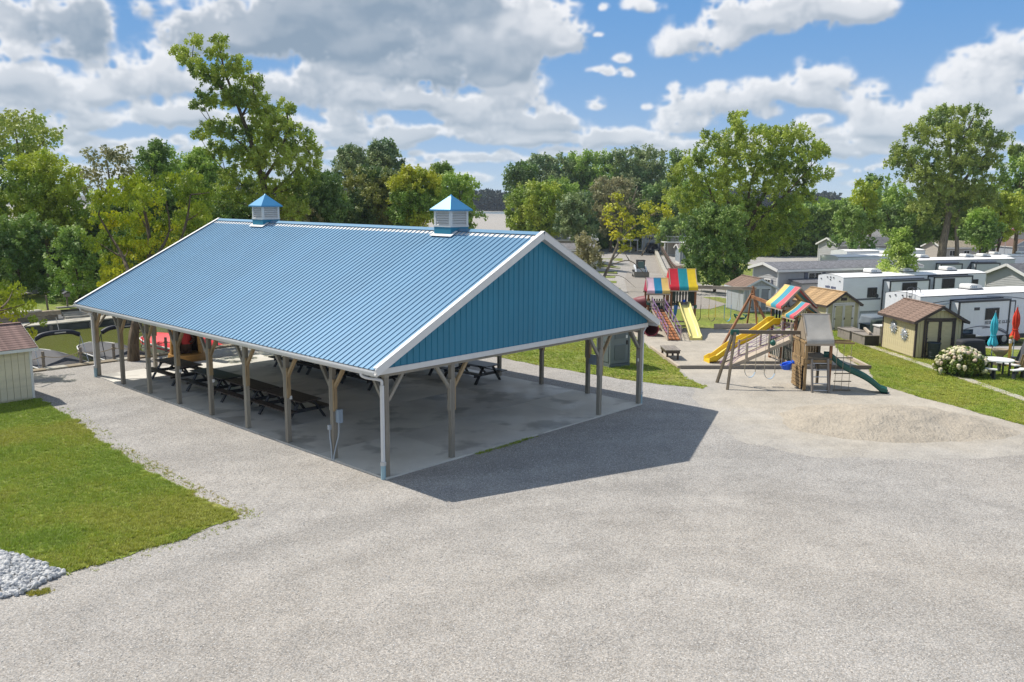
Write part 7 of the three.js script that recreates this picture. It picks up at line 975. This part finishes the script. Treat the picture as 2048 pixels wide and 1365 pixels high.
{
  const t = thing('skid_loader', 'small white skid steer loader with a wide bucket on the road', 'loader', [67.4, terr(67.4, -37.8) + 0.03, -37.9], -0.82), dk = M.rubber;
  part(t, 'body', [box(0.95, 0.6, 1.7, 0, 0.65, -0.3), box(0.9, 0.35, 0.5, 0, 1.1, -1.0)], rvWhite); part(t, 'cab', [box(0.08, 0.95, 0.08, -0.4, 1.4, 0.45), box(0.08, 0.95, 0.08, 0.4, 1.4, 0.45), box(0.08, 0.95, 0.08, -0.4, 1.4, -0.45), box(0.08, 0.95, 0.08, 0.4, 1.4, -0.45), box(0.95, 0.1, 1.1, 0, 1.9, 0)], dk); const gl = part(t, 'cab_window', box(0.7, 0.8, 0.03, 0, 1.42, 0.47), colour(0.08, 0.16, 0.17, { roughness: 0.1 })); part(t, 'side_window', [box(0.03, 0.75, 0.8, -0.41, 1.45, 0), box(0.03, 0.75, 0.8, 0.41, 1.45, 0)], M.glass);
  for (const s of [-1, 1]) { part(t, 'lift_arm', [beam([s * 0.58, 1.25, -1.0], [s * 0.6, 0.9, 0.5], 0.14, 0.22), beam([s * 0.6, 0.9, 0.5], [s * 0.6, 0.35, 1.0], 0.14, 0.2)], rvWhite); for (const z of [-0.85, 0.3]) { const w = part(t, 'wheel', flat(new THREE.CylinderGeometry(0.4, 0.4, 0.28, 18).rotateZ(Math.PI / 2).translate(s * 0.64, 0.4, z)), dk); part(w, 'rim', flat(new THREE.CylinderGeometry(0.2, 0.2, 0.3, 12).rotateZ(Math.PI / 2).translate(s * 0.64, 0.4, z)), M.offwhite); } }
  part(t, 'bucket', prism([[0.9, 0.12], [1.55, 0.06], [1.55, 0.1], [1.0, 0.18], [0.95, 0.62], [1.3, 0.66], [1.3, 0.7], [0.88, 0.66]].map(([a, b]) => [a, b]).reverse(), -0.82, 0.82).rotateY(-Math.PI / 2), colour(0.2, 0.19, 0.17, { roughness: 0.6, metalness: 0.3 })); part(t, 'bucket_face', box(1.64, 0.5, 0.06, 0, 0.38, 1.35), colour(0.2, 0.19, 0.17, { roughness: 0.7 }));
}
{
  const t = thing('parked_car', 'dark covered car parked in front of the two-storey house', 'car', [121.8, terr(121.8, -72.9) + 0.03, -72.6], -0.82), m = colour(0.02, 0.025, 0.045, { roughness: 0.35 });
  part(t, 'body', prism([[-0.95, 0.35], [0.95, 0.35], [1.0, 0.8], [0.92, 1.05], [0.75, 1.65], [0.5, 1.8], [-0.5, 1.8], [-0.75, 1.65], [-0.92, 1.05], [-1.0, 0.8]], -2.2, 1.4), m); part(t, 'bonnet', prism([[-0.95, 0.35], [0.95, 0.35], [0.98, 0.95], [-0.98, 0.95]], 1.4, 2.3), m); part(t, 'windscreen', box(1.4, 0.55, 0.03, 0, 1.35, 1.41), M.glass); for (const s of [-1, 1]) { part(t, 'headlight', box(0.3, 0.14, 0.04, s * 0.7, 0.8, 2.31), M.offwhite); for (const z of [-1.4, 1.5]) part(t, 'wheel', flat(new THREE.CylinderGeometry(0.36, 0.36, 0.24, 16).rotateZ(Math.PI / 2).translate(s * 0.86, 0.36, z)), M.rubber); }
}
// ---------------------------------------------------------------- things on the lot by the tan and brown shed
{
  const b = thing('trash_can', 'dark ribbed trash can in front of the tan shed doors', 'trash can', [30.35, 0, 5.0]); part(b, 'can', flat(new THREE.LatheGeometry([[0.0, 0], [0.24, 0], [0.29, 0.8], [0.32, 0.82], [0.32, 0.88], [0.28, 0.88], [0.26, 0.3]].map(([x, y]) => new THREE.Vector2(x, y)), 20)), colour(0.02, 0.035, 0.045, { roughness: 0.5, side: THREE.DoubleSide })); for (let k = 0; k < 3; k++) part(b, 'rib', flat(new THREE.TorusGeometry(0.258 + k * 0.014, 0.012, 6, 24).rotateX(Math.PI / 2).translate(0, 0.2 + k * 0.2, 0)), colour(0.02, 0.035, 0.045, { roughness: 0.5 }));
  // hydrangea
  const h = thing('hydrangea_bush', 'rounded hydrangea bush covered in creamy white flower heads beside the pavers', 'bush', [27.35, 0, 7.1]); h.scale.setScalar(0.9); const r = rng(95), c = new THREE.Color(), m4 = new THREE.Matrix4(), q = new THREE.Quaternion();
  const st = []; for (let k = 0; k < 14; k++) { const a = r() * 6.28; st.push(limb([V3(Math.cos(a) * 0.1, 0, Math.sin(a) * 0.1), V3(Math.cos(a) * 0.5, 0.5, Math.sin(a) * 0.5), V3(Math.cos(a) * (0.6 + r() * 0.5), 0.9 + r() * 0.3, Math.sin(a) * (0.6 + r() * 0.5))], 0.02, 0.008, 5)); } part(h, 'stems', st, M.bark);
  const dome = () => { const a = r() * 6.283, u = Math.pow(r(), 0.7), y = 0.12 + 1.15 * Math.sqrt(Math.max(0, 1 - u * u)); return [Math.cos(a) * u * 1.25, y, Math.sin(a) * u * 1.25]; };
  const lf = shade(new THREE.InstancedMesh(CL.broad, leafMat, 900)); lf.name = 'foliage'; for (let i = 0; i < 900; i++) { const [x, y, z] = dome(), k = 0.55 + 0.42 * r(); q.setFromEuler(new THREE.Euler(r() * 6, r() * 6, r() * 6)); m4.compose(V3(x * k, y * k + 0.05, z * k), q, V3(0.42, 0.42, 0.42)); lf.setMatrixAt(i, m4); lf.setColorAt(i, c.setRGB(0.12 + 0.06 * r(), 0.19 + 0.06 * r(), 0.02)); } h.add(lf);
  const fg = [0, 1, 2].map((s) => { const g = new THREE.IcosahedronGeometry(1, 2), p = g.attributes.position; for (let i = 0; i < p.count; i++) { const k = 0.82 + 0.4 * n3(p.getX(i) * 4 + s * 5, p.getY(i) * 4, p.getZ(i) * 4); p.setXYZ(i, p.getX(i) * k, p.getY(i) * k * (1.25 - 0.35 * p.getY(i)), p.getZ(i) * k); } g.computeVertexNormals(); return g; }), fm = [colour(0.58, 0.52, 0.37, { roughness: 0.9 }), colour(0.5, 0.47, 0.26, { roughness: 0.9 }), colour(0.56, 0.42, 0.32, { roughness: 0.9 })];
  for (let k = 0; k < 150; k++) { const [x, y, z] = dome(), o = part(h, 'flower_head', fg[k % 3], fm[r() < 0.6 ? 0 : r() < 0.7 ? 1 : 2]), s = 0.055 + 0.045 * r() + (y > 0.9 ? 0.02 : 0); o.position.set(x * 1.05, y * 1.05, z * 1.05); o.scale.set(s, s * 1.25, s); o.rotation.set((r() - 0.5) * 1.2 + z * 0.5, r() * 6, (r() - 0.5) * 1.2 - x * 0.5); }
  // round table with curved benches
  const t = thing('round_picnic_table', 'white oval picnic table with separate curved benches beside the hydrangea', 'picnic table', [28.25, 0, 8.35], YAW); part(t, 'top', flat(new THREE.CylinderGeometry(0.66, 0.66, 0.05, 36).scale(1, 1, 0.95).translate(0, 0.74, 0)), M.white); for (const [x, z] of [[-0.4, 0.25], [0.4, 0.25], [-0.4, -0.25], [0.4, -0.25]]) part(t, 'leg', box(0.06, 0.72, 0.06, x, 0.36, z), rvTrim); for (const a of [0.6, 2.2, 3.7, 5.3]) { const g = flat(new THREE.RingGeometry(0.85, 1.12, 16, 1, a - 0.5, 1.0)); const o = part(t, 'bench', [flat(new THREE.ExtrudeGeometry(new THREE.Shape([...Array(13).keys()].map((i) => new THREE.Vector2(Math.cos(a - 0.5 + i / 12) * 1.12, Math.sin(a - 0.5 + i / 12) * 1.12)).concat([...Array(13).keys()].map((i) => new THREE.Vector2(Math.cos(a + 0.5 - i / 12) * 0.86, Math.sin(a + 0.5 - i / 12) * 0.86)))), { depth: 0.045, bevelEnabled: false })).rotateX(-Math.PI / 2).translate(0, 0.42, 0)], M.white); for (const e of [-0.38, 0.38]) part(o, 'bench_leg', box(0.06, 0.42, 0.2, Math.cos(a + e) * 0.99, 0.21, -Math.sin(a + e) * 0.99), rvTrim); }
  // folded umbrellas
  for (const [label, x, z, m, h2] of [['folded turquoise patio umbrella behind the oval table', 31.7, 7.25, colour(0.05, 0.5, 0.62, { map: T.cloth, roughness: 0.7 }), 2.45], ['folded red patio umbrella against the trailer door', 33.6, 7.75, colour(0.72, 0.05, 0.015, { map: T.cloth, roughness: 0.7 }), 2.6]]) {
    const u = thing('patio_umbrella', label, 'umbrella', [x, terr(x, z), z]); part(u, 'pole', rod([0, 0, 0], [0, h2 + 0.1, 0], 0.025, 0.02, 8), M.greyBox); part(u, 'base', flat(new THREE.CylinderGeometry(0.2, 0.24, 0.1, 18).translate(0, 0.05, 0)), M.black); const rows = []; for (let i = 0; i <= 14; i++) { const v = i / 14, R = 0.03 + 0.15 * ss(0, 0.35, v) - 0.06 * ss(0.5, 0.68, v) + 0.12 * ss(0.7, 0.95, v), row = []; for (let k = 0; k <= 32; k++) { const a = k / 32 * 6.28319, rr = R * (0.78 + 0.22 * Math.cos(a * 8 + v * 2)); row.push(V3(Math.cos(a) * rr, h2 - v * 1.6 + (i === 14 ? 0.05 * Math.cos(a * 4) : 0), Math.sin(a) * rr)); } rows.push(row); } part(u, 'folded_canopy', sheet(rows, true), m).material.side = THREE.DoubleSide; part(u, 'tie', flat(new THREE.TorusGeometry(0.14, 0.015, 6, 20).rotateX(Math.PI / 2).translate(0, h2 - 1.12, 0)), m);
  }
  // covered grill, covered heater, grill cart
  const drape = (w, d, h3, top, seed) => { const rows = []; for (let i = 0; i <= 12; i++) { const v = i / 12, row = []; for (let k = 0; k <= 36; k++) { const a = k / 36 * 6.28319, ca = Math.cos(a), sa = Math.sin(a), sq = Math.pow(Math.abs(ca) ** 4 + Math.abs(sa) ** 4, -0.25), f2 = v < 0.15 ? v / 0.15 * top : lerp(top, 1, (v - 0.15) / 0.85), fold = 1 + (n2(k * 0.7 % 25.2 + seed, v * 2) - 0.5) * 0.16 * v; row.push(V3(ca * sq * w / 2 * f2 * fold, h3 * (v < 0.15 ? 1 - v * 0.15 : (1 - v) / 0.85 * 0.977), sa * sq * d / 2 * f2 * fold)); } row[36] = row[0].clone(); rows.push(row); } return sheet(rows, true); };
  const dk = colour(0.025, 0.027, 0.032, { map: T.cloth, roughness: 0.75, side: THREE.DoubleSide }), gk = colour(0.075, 0.08, 0.09, { map: T.cloth, roughness: 0.8, side: THREE.DoubleSide });
  solo('covered_grill', 'barbecue under a draped black cover beside the hydrangea', 'grill', drape(1.5, 0.8, 1.15, 0.85, 3), dk, [31.0, 0, 6.45], -0.7); solo('covered_heater', 'tall pointed grey patio cover at the right edge', 'cover', drape(1.3, 1.1, 2.0, 0.3, 8), gk, [32.2, 0, 8.9], -0.7);
  const gc = thing('grill_cart', 'open black grill cart beside the tan shed', 'grill', [32.9, 0, 5.7], -0.7); part(gc, 'firebox', box(0.8, 0.3, 0.45, 0, 0.95, 0), M.black); part(gc, 'lid', flat(new THREE.CylinderGeometry(0.24, 0.24, 0.78, 16, 1, false, 0, Math.PI).rotateZ(Math.PI / 2).rotateX(-Math.PI / 2).translate(0, 1.1, 0)), M.greyBox); for (const x of [-0.36, 0.36]) for (const z of [-0.18, 0.18]) part(gc, 'leg', box(0.04, 0.8, 0.04, x, 0.4, z), M.steel); part(gc, 'side_shelf', box(0.35, 0.03, 0.4, 0.6, 1.0, 0), M.steel);
  // lantern post, stone urn, rustic chairs
  const lp = thing('lantern_post', 'yellow wooden post with hanging lanterns by the folded umbrellas', 'post', [30.9, 0, 8.2]); part(lp, 'post', box(0.11, 1.5, 0.11, 0, 0.75, 0), colour(0.5, 0.3, 0.05, { map: T.wood, roughness: 0.8 })); part(lp, 'arm', box(0.5, 0.07, 0.07, 0, 1.45, 0), colour(0.5, 0.3, 0.05, { map: T.wood, roughness: 0.8 })); for (const x of [-0.2, 0.2]) part(lp, 'lantern', [flat(new THREE.CylinderGeometry(0.06, 0.06, 0.14, 10).translate(x, 1.25, 0.02)), flat(new THREE.ConeGeometry(0.08, 0.07, 10).translate(x, 1.36, 0.02))], M.offwhite);
  const ur = thing('stone_urn', 'weathered stone urn on a plinth behind the oval table', 'urn', [31.1, 0, 7.75]); part(ur, 'plinth', box(0.45, 0.35, 0.45, 0, 0.175, 0), M.stone); part(ur, 'bowl', flat(new THREE.LatheGeometry([[0.0, 0.35], [0.16, 0.36], [0.14, 0.45], [0.3, 0.62], [0.36, 0.8], [0.3, 0.8], [0.1, 0.6]].map(([x, y]) => new THREE.Vector2(x, y)), 20)), M.stone);
  const ch = (label, x, z, ry) => { const o = thing('garden_chair', label, 'chair', [x, 0, z], ry, 'rustic wooden chairs'); for (let k = 0; k < 5; k++) part(o, 'back_slat', beam([-0.22 + k * 0.11, 0.3, -0.22], [-0.24 + k * 0.12, 0.95, -0.42], 0.09, 0.02), M.fortWood); for (let k = 0; k < 4; k++) part(o, 'seat_slat', box(0.52, 0.02, 0.11, 0, 0.34 + k * 0.02, -0.15 + k * 0.13), M.fortWood); for (const s of [-1, 1]) { part(o, 'arm', box(0.11, 0.025, 0.65, s * 0.32, 0.58, 0.05), M.paleWood); part(o, 'leg', [box(0.06, 0.58, 0.06, s * 0.3, 0.29, 0.3), box(0.06, 0.5, 0.06, s * 0.3, 0.25, -0.25)], M.fortWood); } return o; };
  ch('rustic slatted garden chair at the right edge behind the oval table', 29.6, 9.0, 2.4); ch('second rustic chair partly cut off by the right edge', 30.3, 9.9, 2.0);
  // raised planter boxes, beam, storage cabinet, bins
  const pl = (label, x, z, m) => { const o = thing('planter_box', label, 'planter', [x, terr(x, z), z], -0.738, 'raised planters by the pavers'); for (let k = 0; k < 6; k++) for (const s of [-1, 1]) part(o, 'side_board', box(0.03, 0.55, 0.235, s * 0.4, 0.28, -0.62 + k * 0.245), M.greyWood); for (let k = 0; k < 4; k++) for (const s of [-1, 1]) part(o, 'end_board', box(0.185, 0.55, 0.03, -0.29 + k * 0.19, 0.28, s * 0.74), m); part(o, 'rim', [box(0.92, 0.04, 0.1, 0, 0.57, 0.72), box(0.92, 0.04, 0.1, 0, 0.57, -0.72), box(0.1, 0.04, 1.32, -0.41, 0.57, 0), box(0.1, 0.04, 1.32, 0.41, 0.57, 0)], M.greyWood); part(o, 'lid', box(0.76, 0.03, 1.38, 0, 0.55, 0), M.greyWood); };
  pl('weathered planter box with dark end, nearer one beside the pavers', 32.75, 0.75, M.blackWood); pl('weathered planter box, farther one beside the pavers', 33.85, -0.5, M.greyWood);
  solo('loose_beam', 'pale beam lying across the weathered planter boxes', 'beam', box(2.0, 0.12, 0.12), M.paleWood, [33.35, 0.65, 0.6], 0.5);
  const cb = thing('storage_cabinet', 'pale grey outdoor storage cabinet beside the tan shed wall', 'cabinet', [34.1, terr(34.1, 1.3), 1.35], -0.738); part(cb, 'body', box(1.1, 0.95, 0.7, 0, 0.48, 0), colour(0.45, 0.42, 0.38, { map: T.wood, roughness: 0.8 })); for (const s of [-1, 1]) part(cb, 'door', box(0.52, 0.85, 0.03, s * 0.27, 0.48, 0.365), colour(0.5, 0.47, 0.43, { map: T.wood, roughness: 0.8 })); part(cb, 'lid', box(1.2, 0.06, 0.8, 0, 0.98, 0), M.offwhite);
  solo('covered_bench', 'dark green covered bench behind the storage cabinet', 'bench', drape(1.5, 0.6, 1.3, 0.95, 14), colour(0.02, 0.035, 0.03, { roughness: 0.8, side: THREE.DoubleSide }), [35.4, terr(35.4, 0.9), 0.7], -0.6);
  const tt = thing('utility_trailer', 'low trailer under a grey tarp between the two tan sheds', 'trailer', [41.3, terr(41.3, -1.6), -1.7], -0.5); part(tt, 'tarp', drape(2.4, 1.8, 1.1, 0.8, 22), colour(0.13, 0.16, 0.19, { map: T.cloth, roughness: 0.7, side: THREE.DoubleSide })); for (const s of [-1, 1]) part(tt, 'wheel', flat(new THREE.CylinderGeometry(0.3, 0.3, 0.18, 16).rotateX(Math.PI / 2).translate(0.2, 0.3, s * 0.9)), M.rubber);
  for (const [k, x, z, lab] of [[0, 38.6, -1.25, 'dark blue storage tote left of two beside the olive-tan shed'], [1, 38.0, 0.1, 'dark blue storage tote right of two beside the olive-tan shed']]) { const o = thing('storage_tote', lab, 'tote', [x, terr(x, z), z], -0.5, 'totes beside the shed'); part(o, 'tub', prism([[-0.4, 0], [0.4, 0], [0.45, 0.7], [-0.45, 0.7]], -0.3, 0.3), colour(0.02, 0.035, 0.05, { roughness: 0.5 })); part(o, 'lid', box(0.96, 0.06, 0.68, 0, 0.72, 0), colour(0.03, 0.045, 0.06, { roughness: 0.5 })); }
}
trailer('white trailer roof far behind, left of the oak trunk', [97.3, terr(97, -14), -21.4], -0.5, { L: 10, H: 3.5, wins: [['f', -2, 2.6, 1.2, 0.4], ['f', 2.2, 2.6, 1, 0.4]], acs: [-1, 3], wheels: [1, 1.9] });
trailer('white trailer right behind the oak trunk below the brown-roofed shed', [95.6, terr(95, -8), -7.2], -0.5, { L: 10.5, H: 3.5, wins: [['f', -3, 2.4, 1.0, 0.5], ['f', 2.2, 2.4, 1, 0.5]], stripes: [[sweep(-5, 1.6, 5, 1.6, 0.14, 0.14, 0), rvStripe]], acs: [-2, 2], wheels: [1, 1.9] });
// ---------------------------------------------------------------- boats in the canal
function boat(label, at, turn, coverM, hullM, opts = {}) {
  const t = thing('moored_boat', label, 'boat', at, turn, 'boats moored along the quay'), Lh = opts.L ?? 6.2, Wd = opts.W ?? 2.3, half = (u) => Wd / 2 * (u < 0.55 ? 1 - 0.08 * (1 - u / 0.55) : Math.sqrt(Math.max(0, 1 - ((u - 0.55) / 0.45) ** 2.2)));
  const hull = [], rim = []; for (let i = 0; i <= 22; i++) { const u = i / 22, z = Lh / 2 - u * Lh, h = half(u), sh = 0.12 * u * u; hull.push([V3(-h * 0.75, -0.25, z), V3(-h * 0.96, 0.15, z), V3(-h, 0.62 + sh, z)]); rim.push([V3(h, 0.62 + sh, z), V3(h * 0.96, 0.15, z), V3(h * 0.75, -0.25, z)]); }
  const tr = [[V3(-half(0), 0.62, Lh / 2), V3(half(0), 0.62, Lh / 2)], [V3(-half(0) * 0.75, -0.25, Lh / 2), V3(half(0) * 0.75, -0.25, Lh / 2)]];
  part(t, 'hull', [sheet(hull), sheet(rim), sheet(tr)], hullM).material.side = THREE.DoubleSide; const rub = []; for (const s of [-1, 1]) rub.push(tube([...Array(12).keys()].map((i) => { const u = i / 11; return [s * half(u) * 1.01, 0.6 + 0.12 * u * u, Lh / 2 - u * Lh]; }), 0.035, 40, 6)); part(t, 'rub_rail', rub, M.offwhite);
  const rows = []; for (let i = 0; i <= 26; i++) { const u = i / 26, z = Lh / 2 - u * Lh, h = half(u), sh = 0.12 * u * u, peak = (opts.peak ?? 0.55) * (0.35 + 0.65 * Math.exp(-(((u - 0.35) / 0.28) ** 2))) * ss(1.0, 0.85, u) * ss(-0.02, 0.1, u), row = []; for (let k = 0; k <= 14; k++) { const v = k / 14 * 2 - 1; row.push(V3(v * h * 1.02, 0.6 + sh + (Math.abs(v) === 1 ? -0.16 : peak * Math.pow(1 - Math.abs(v), 0.75) + (n2(u * 22, v * 3 + 5) - 0.5) * 0.06), z)); } rows.push(row); }
  part(t, 'boat_cover', sheet(rows), coverM).material.side = THREE.DoubleSide;
  if (opts.bimini) { const bz = opts.bz ?? 0.9, top = 2.05, w = Wd / 2 - 0.06, arch = (q, y) => [[-w, 0.65, bz + q], [-w * 0.98, 1.3, bz + q * 0.4], [-w * 0.9, y - 0.15, bz], [-w * 0.6, y, bz], [0, y + 0.05, bz], [w * 0.6, y, bz], [w * 0.9, y - 0.15, bz], [w * 0.98, 1.3, bz + q * 0.4], [w, 0.65, bz + q]]; const b = new THREE.Group(); b.name = 'bimini_top'; t.add(b); part(b, 'frame', [tube(arch(0.6, top), 0.02, 60, 6), tube(arch(-0.7, top - 0.02), 0.02, 60, 6)], opts.pole ?? M.black); part(b, 'folded_canvas', tube(arch(0, top).slice(2, 7), 0.11, 40, 10), colour(0.012, 0.016, 0.03, { roughness: 0.6 })); part(b, 'white_mark', box(0.5, 0.05, 0.01, 0.1, top + 0.05, bz + 0.11), M.offwhite); part(b, 'mast', rod([w * 0.1, top, bz], [w * 0.02, top + 0.75, bz - 0.05], 0.015, 0.012, 6), M.white); }
  return t;
}
const coverGrey = colour(0.045, 0.046, 0.053, { map: T.cloth, roughness: 0.75 }), hullDark = colour(0.03, 0.035, 0.045, { roughness: 0.3 }), hullWhite = colour(0.6, 0.6, 0.6, { roughness: 0.3 });
boat('covered boat with folded black bimini, nearest the cream shed', [0.05, -0.72, -25.9], 0.02, coverGrey, hullDark, { bimini: 1, pole: M.steel, bz: 1.6 });
boat('covered boat with folded black bimini, second along the quay', [3.1, -0.72, -25.8], -0.03, coverGrey, hullDark, { bimini: 1, bz: 1.6 });
boat('boat under a bright red cover behind the tree trunk', [6.75, -0.72, -26.0], 0.05, colour(0.7, 0.015, 0.025, { map: T.cloth, roughness: 0.6 }), hullWhite, { L: 6.6, W: 2.5, peak: 0.75 });
boat('boat under a white cover right of the red one', [10.0, -0.72, -26.1], 0, colour(0.5, 0.53, 0.58, { map: T.cloth, roughness: 0.7 }), hullWhite, { L: 6, peak: 0.7 });
boat('grey covered boat behind the carved figure', [12.9, -0.72, -26.2], 0, coverGrey, hullDark, { peak: 0.8 });
boat('pale covered boat with dark stripe farthest along the quay', [15.7, -0.72, -26.3], 0, colour(0.3, 0.32, 0.35, { map: T.cloth, roughness: 0.7 }), hullWhite, { peak: 0.75 });
boat('boat with a red cover moored by the far bank', [13.4, -0.72, -36.6], 1.5, colour(0.6, 0.012, 0.02, { map: T.cloth, roughness: 0.6 }), hullWhite, { peak: 0.7 });
// rope posts along the quay
{
  const xs = [-2.6, -1.05, 0.55, 2.05, 4.6, 5.9, 7.3, 9.0, 10.7, 12.4, 14.2], where = ['behind the cream shed', 'beside the cream shed corner', 'in front of the first boat', 'between the two bimini boats', 'right of the tree trunk', 'in front of the red boat left end', 'in front of the red boat right end', 'left of the carved figure', 'right of the carved figure', 'sixth bay of the pavilion behind', 'last one toward the lawn'];
  xs.forEach((x, i) => { const t = thing('mooring_post', 'weathered mooring post with rope ' + where[i], 'post', [x, 0.02, -22.95], 0, 'mooring posts along the quay'); part(t, 'post', rod([0, -0.6, 0], [0, 0.78, 0], 0.07, 0.065, 10), M.greyWood); part(t, 'rope_wrap', [0.52, 0.56].map((y) => flat(new THREE.TorusGeometry(0.078, 0.02, 6, 16).rotateX(Math.PI / 2).translate(0, y, 0))), M.rope); if (i + 1 < xs.length) { const d = xs[i + 1] - x; part(t, 'rope', tube([0, 0.25, 0.5, 0.75, 1].map((u) => [u * d, 0.55 - 0.6 * u * (1 - u) * Math.min(1, d / 2), 0]), 0.018, 20, 5), M.rope); } });
}
// far bank: lamp-like birdhouse post, water-blue pump post, bank posts, gravel drive
{
  const t = thing('birdhouse', 'small birdhouse on a post on the far lawn beside the steps', 'birdhouse', [6.9, 0.34, -41.9]); part(t, 'post', box(0.09, 0.75, 0.09, 0, 0.37, 0), M.timber); part(t, 'house', box(0.3, 0.26, 0.26, 0, 0.86, 0), M.greyWood); for (const s of [-1, 1]) part(t, 'roof', beam([s * 0.24, 0.95, 0], [0, 1.1, 0], 0.38, 0.03), M.shingleGrey);
  const ps = [[2.6, -41.6, 'left of the steps under the locust'], [5.55, -41.5, 'just left of the stone steps']]; ps.forEach(([x, z, w]) => { solo('bank_post', 'short leaning wooden post on the far bank ' + w, 'post', rod([0, 0, 0], [-0.06, 1.0, 0], 0.07, 0.06, 8), M.timber, [x, 0.3, z], 0, 'posts on the far bank'); });
  const s = thing('pump_box', 'pale blue utility box on the far lawn left of the steps', 'utility box', [3.6, 0.42, -46.0]); part(s, 'box', box(0.5, 1.3, 0.5, 0, 0.65, 0), colour(0.2, 0.36, 0.42, { roughness: 0.6 })); part(s, 'lid', box(0.56, 0.06, 0.56, 0, 1.33, 0), colour(0.3, 0.45, 0.5, { roughness: 0.6 }));
  const dr = groundSheet(wobble([[-2, -52], [6, -50.5], [12, -52], [17, -54.5], [16, -56], [8, -55.2], [-2, -55.5]], 0.3, 1), lines(-4, 20, 1.5), lines(-60, -48, 1.5), (x, z) => bankTop(x, z) + 0.04, gravelTone), o = shade(new THREE.Mesh(dr, M.gravel)); o.name = 'far_drive'; o.userData.kind = 'structure'; scene.add(o);
}
// chainsaw-carved figure in a hollow trunk behind the slab
{
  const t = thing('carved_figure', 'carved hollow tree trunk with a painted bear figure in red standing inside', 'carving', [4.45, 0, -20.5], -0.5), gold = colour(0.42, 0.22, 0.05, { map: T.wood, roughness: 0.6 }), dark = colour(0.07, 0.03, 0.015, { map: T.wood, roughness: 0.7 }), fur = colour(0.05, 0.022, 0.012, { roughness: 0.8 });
  const shell = (r0, thick, flip) => { const rows = []; for (let i = 0; i <= 14; i++) { const v = i / 14, y = v * 2.5, R = (r0 + 0.1 * Math.exp(-v * 5) - 0.06 * v) * 1.0, row = []; for (let k = 0; k <= 22; k++) { const a = Math.PI * (0.33 + k / 22 * 1.34), rr = R * (1 + (n2(k * 0.5, v * 3) - 0.5) * 0.12); row.push(V3(Math.sin(a) * rr, y, Math.cos(a) * rr)); } rows.push(row); } return rows; };
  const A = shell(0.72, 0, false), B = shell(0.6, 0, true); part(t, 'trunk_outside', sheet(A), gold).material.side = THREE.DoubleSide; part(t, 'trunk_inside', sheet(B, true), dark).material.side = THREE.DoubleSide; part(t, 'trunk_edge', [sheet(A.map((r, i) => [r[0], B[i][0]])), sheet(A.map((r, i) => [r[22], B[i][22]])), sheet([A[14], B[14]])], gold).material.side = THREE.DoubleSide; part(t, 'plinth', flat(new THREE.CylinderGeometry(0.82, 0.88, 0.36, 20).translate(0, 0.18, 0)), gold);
  // one continuous body: tapered sections stacked along the spine with ears, arms and legs blended in one mesh
  const sec = [[0.36, 0.2, 0.17], [0.6, 0.23, 0.2], [0.85, 0.27, 0.24], [1.1, 0.26, 0.22], [1.32, 0.2, 0.17], [1.42, 0.13, 0.12], [1.5, 0.17, 0.16], [1.62, 0.19, 0.18], [1.74, 0.15, 0.14], [1.8, 0.02, 0.02]], rows = sec.map(([y, a, b]) => [...Array(19).keys()].map((k) => V3(Math.cos(k / 18 * 6.28319) * a, y, 0.08 + Math.sin(k / 18 * 6.28319) * b)));
  const limbs = [limb([V3(-0.24, 1.25, 0.1), V3(-0.36, 1.0, 0.2), V3(-0.22, 0.82, 0.36)], 0.085, 0.06, 8), limb([V3(0.24, 1.25, 0.1), V3(0.36, 1.02, 0.2), V3(0.2, 0.9, 0.36)], 0.085, 0.06, 8), limb([V3(-0.12, 0.6, 0.12), V3(-0.15, 0.48, 0.2), V3(-0.15, 0.37, 0.3)], 0.11, 0.09, 8), limb([V3(0.12, 0.6, 0.12), V3(0.15, 0.48, 0.2), V3(0.15, 0.37, 0.3)], 0.11, 0.09, 8), flat(new THREE.SphereGeometry(0.075, 10, 8).translate(0, 1.58, 0.27)), flat(new THREE.SphereGeometry(0.05, 8, 6).translate(-0.13, 1.76, 0.08)), flat(new THREE.SphereGeometry(0.05, 8, 6).translate(0.13, 1.76, 0.08))];
  part(t, 'bear', [sheet(rows, true), ...limbs], fur).material.side = THREE.DoubleSide; part(t, 'red_shirt', sheet([[0.82, 0.285, 0.255], [1.0, 0.285, 0.25], [1.2, 0.255, 0.215], [1.36, 0.19, 0.165]].map(([y, a, b]) => [...Array(19).keys()].map((k) => V3(Math.cos(k / 18 * 6.28319) * a, y, 0.08 + Math.sin(k / 18 * 6.28319) * b))), true), colour(0.42, 0.015, 0.015, { roughness: 0.6 })).material.side = THREE.DoubleSide; part(t, 'red_cap', [flat(new THREE.SphereGeometry(0.19, 14, 8, 0, 6.283, 0, 1.4).translate(0, 1.67, 0.08)), flat(new THREE.CylinderGeometry(0.2, 0.2, 0.03, 16).translate(0, 1.7, 0.14))], colour(0.42, 0.015, 0.015, { roughness: 0.6 })); part(t, 'nose', flat(new THREE.SphereGeometry(0.025, 8, 6).translate(0, 1.6, 0.345)), M.black); for (const s of [-1, 1]) part(t, 'eye', flat(new THREE.SphereGeometry(0.018, 8, 6).translate(s * 0.06, 1.64, 0.255)), M.black);
}
renderer.render(scene, camera);
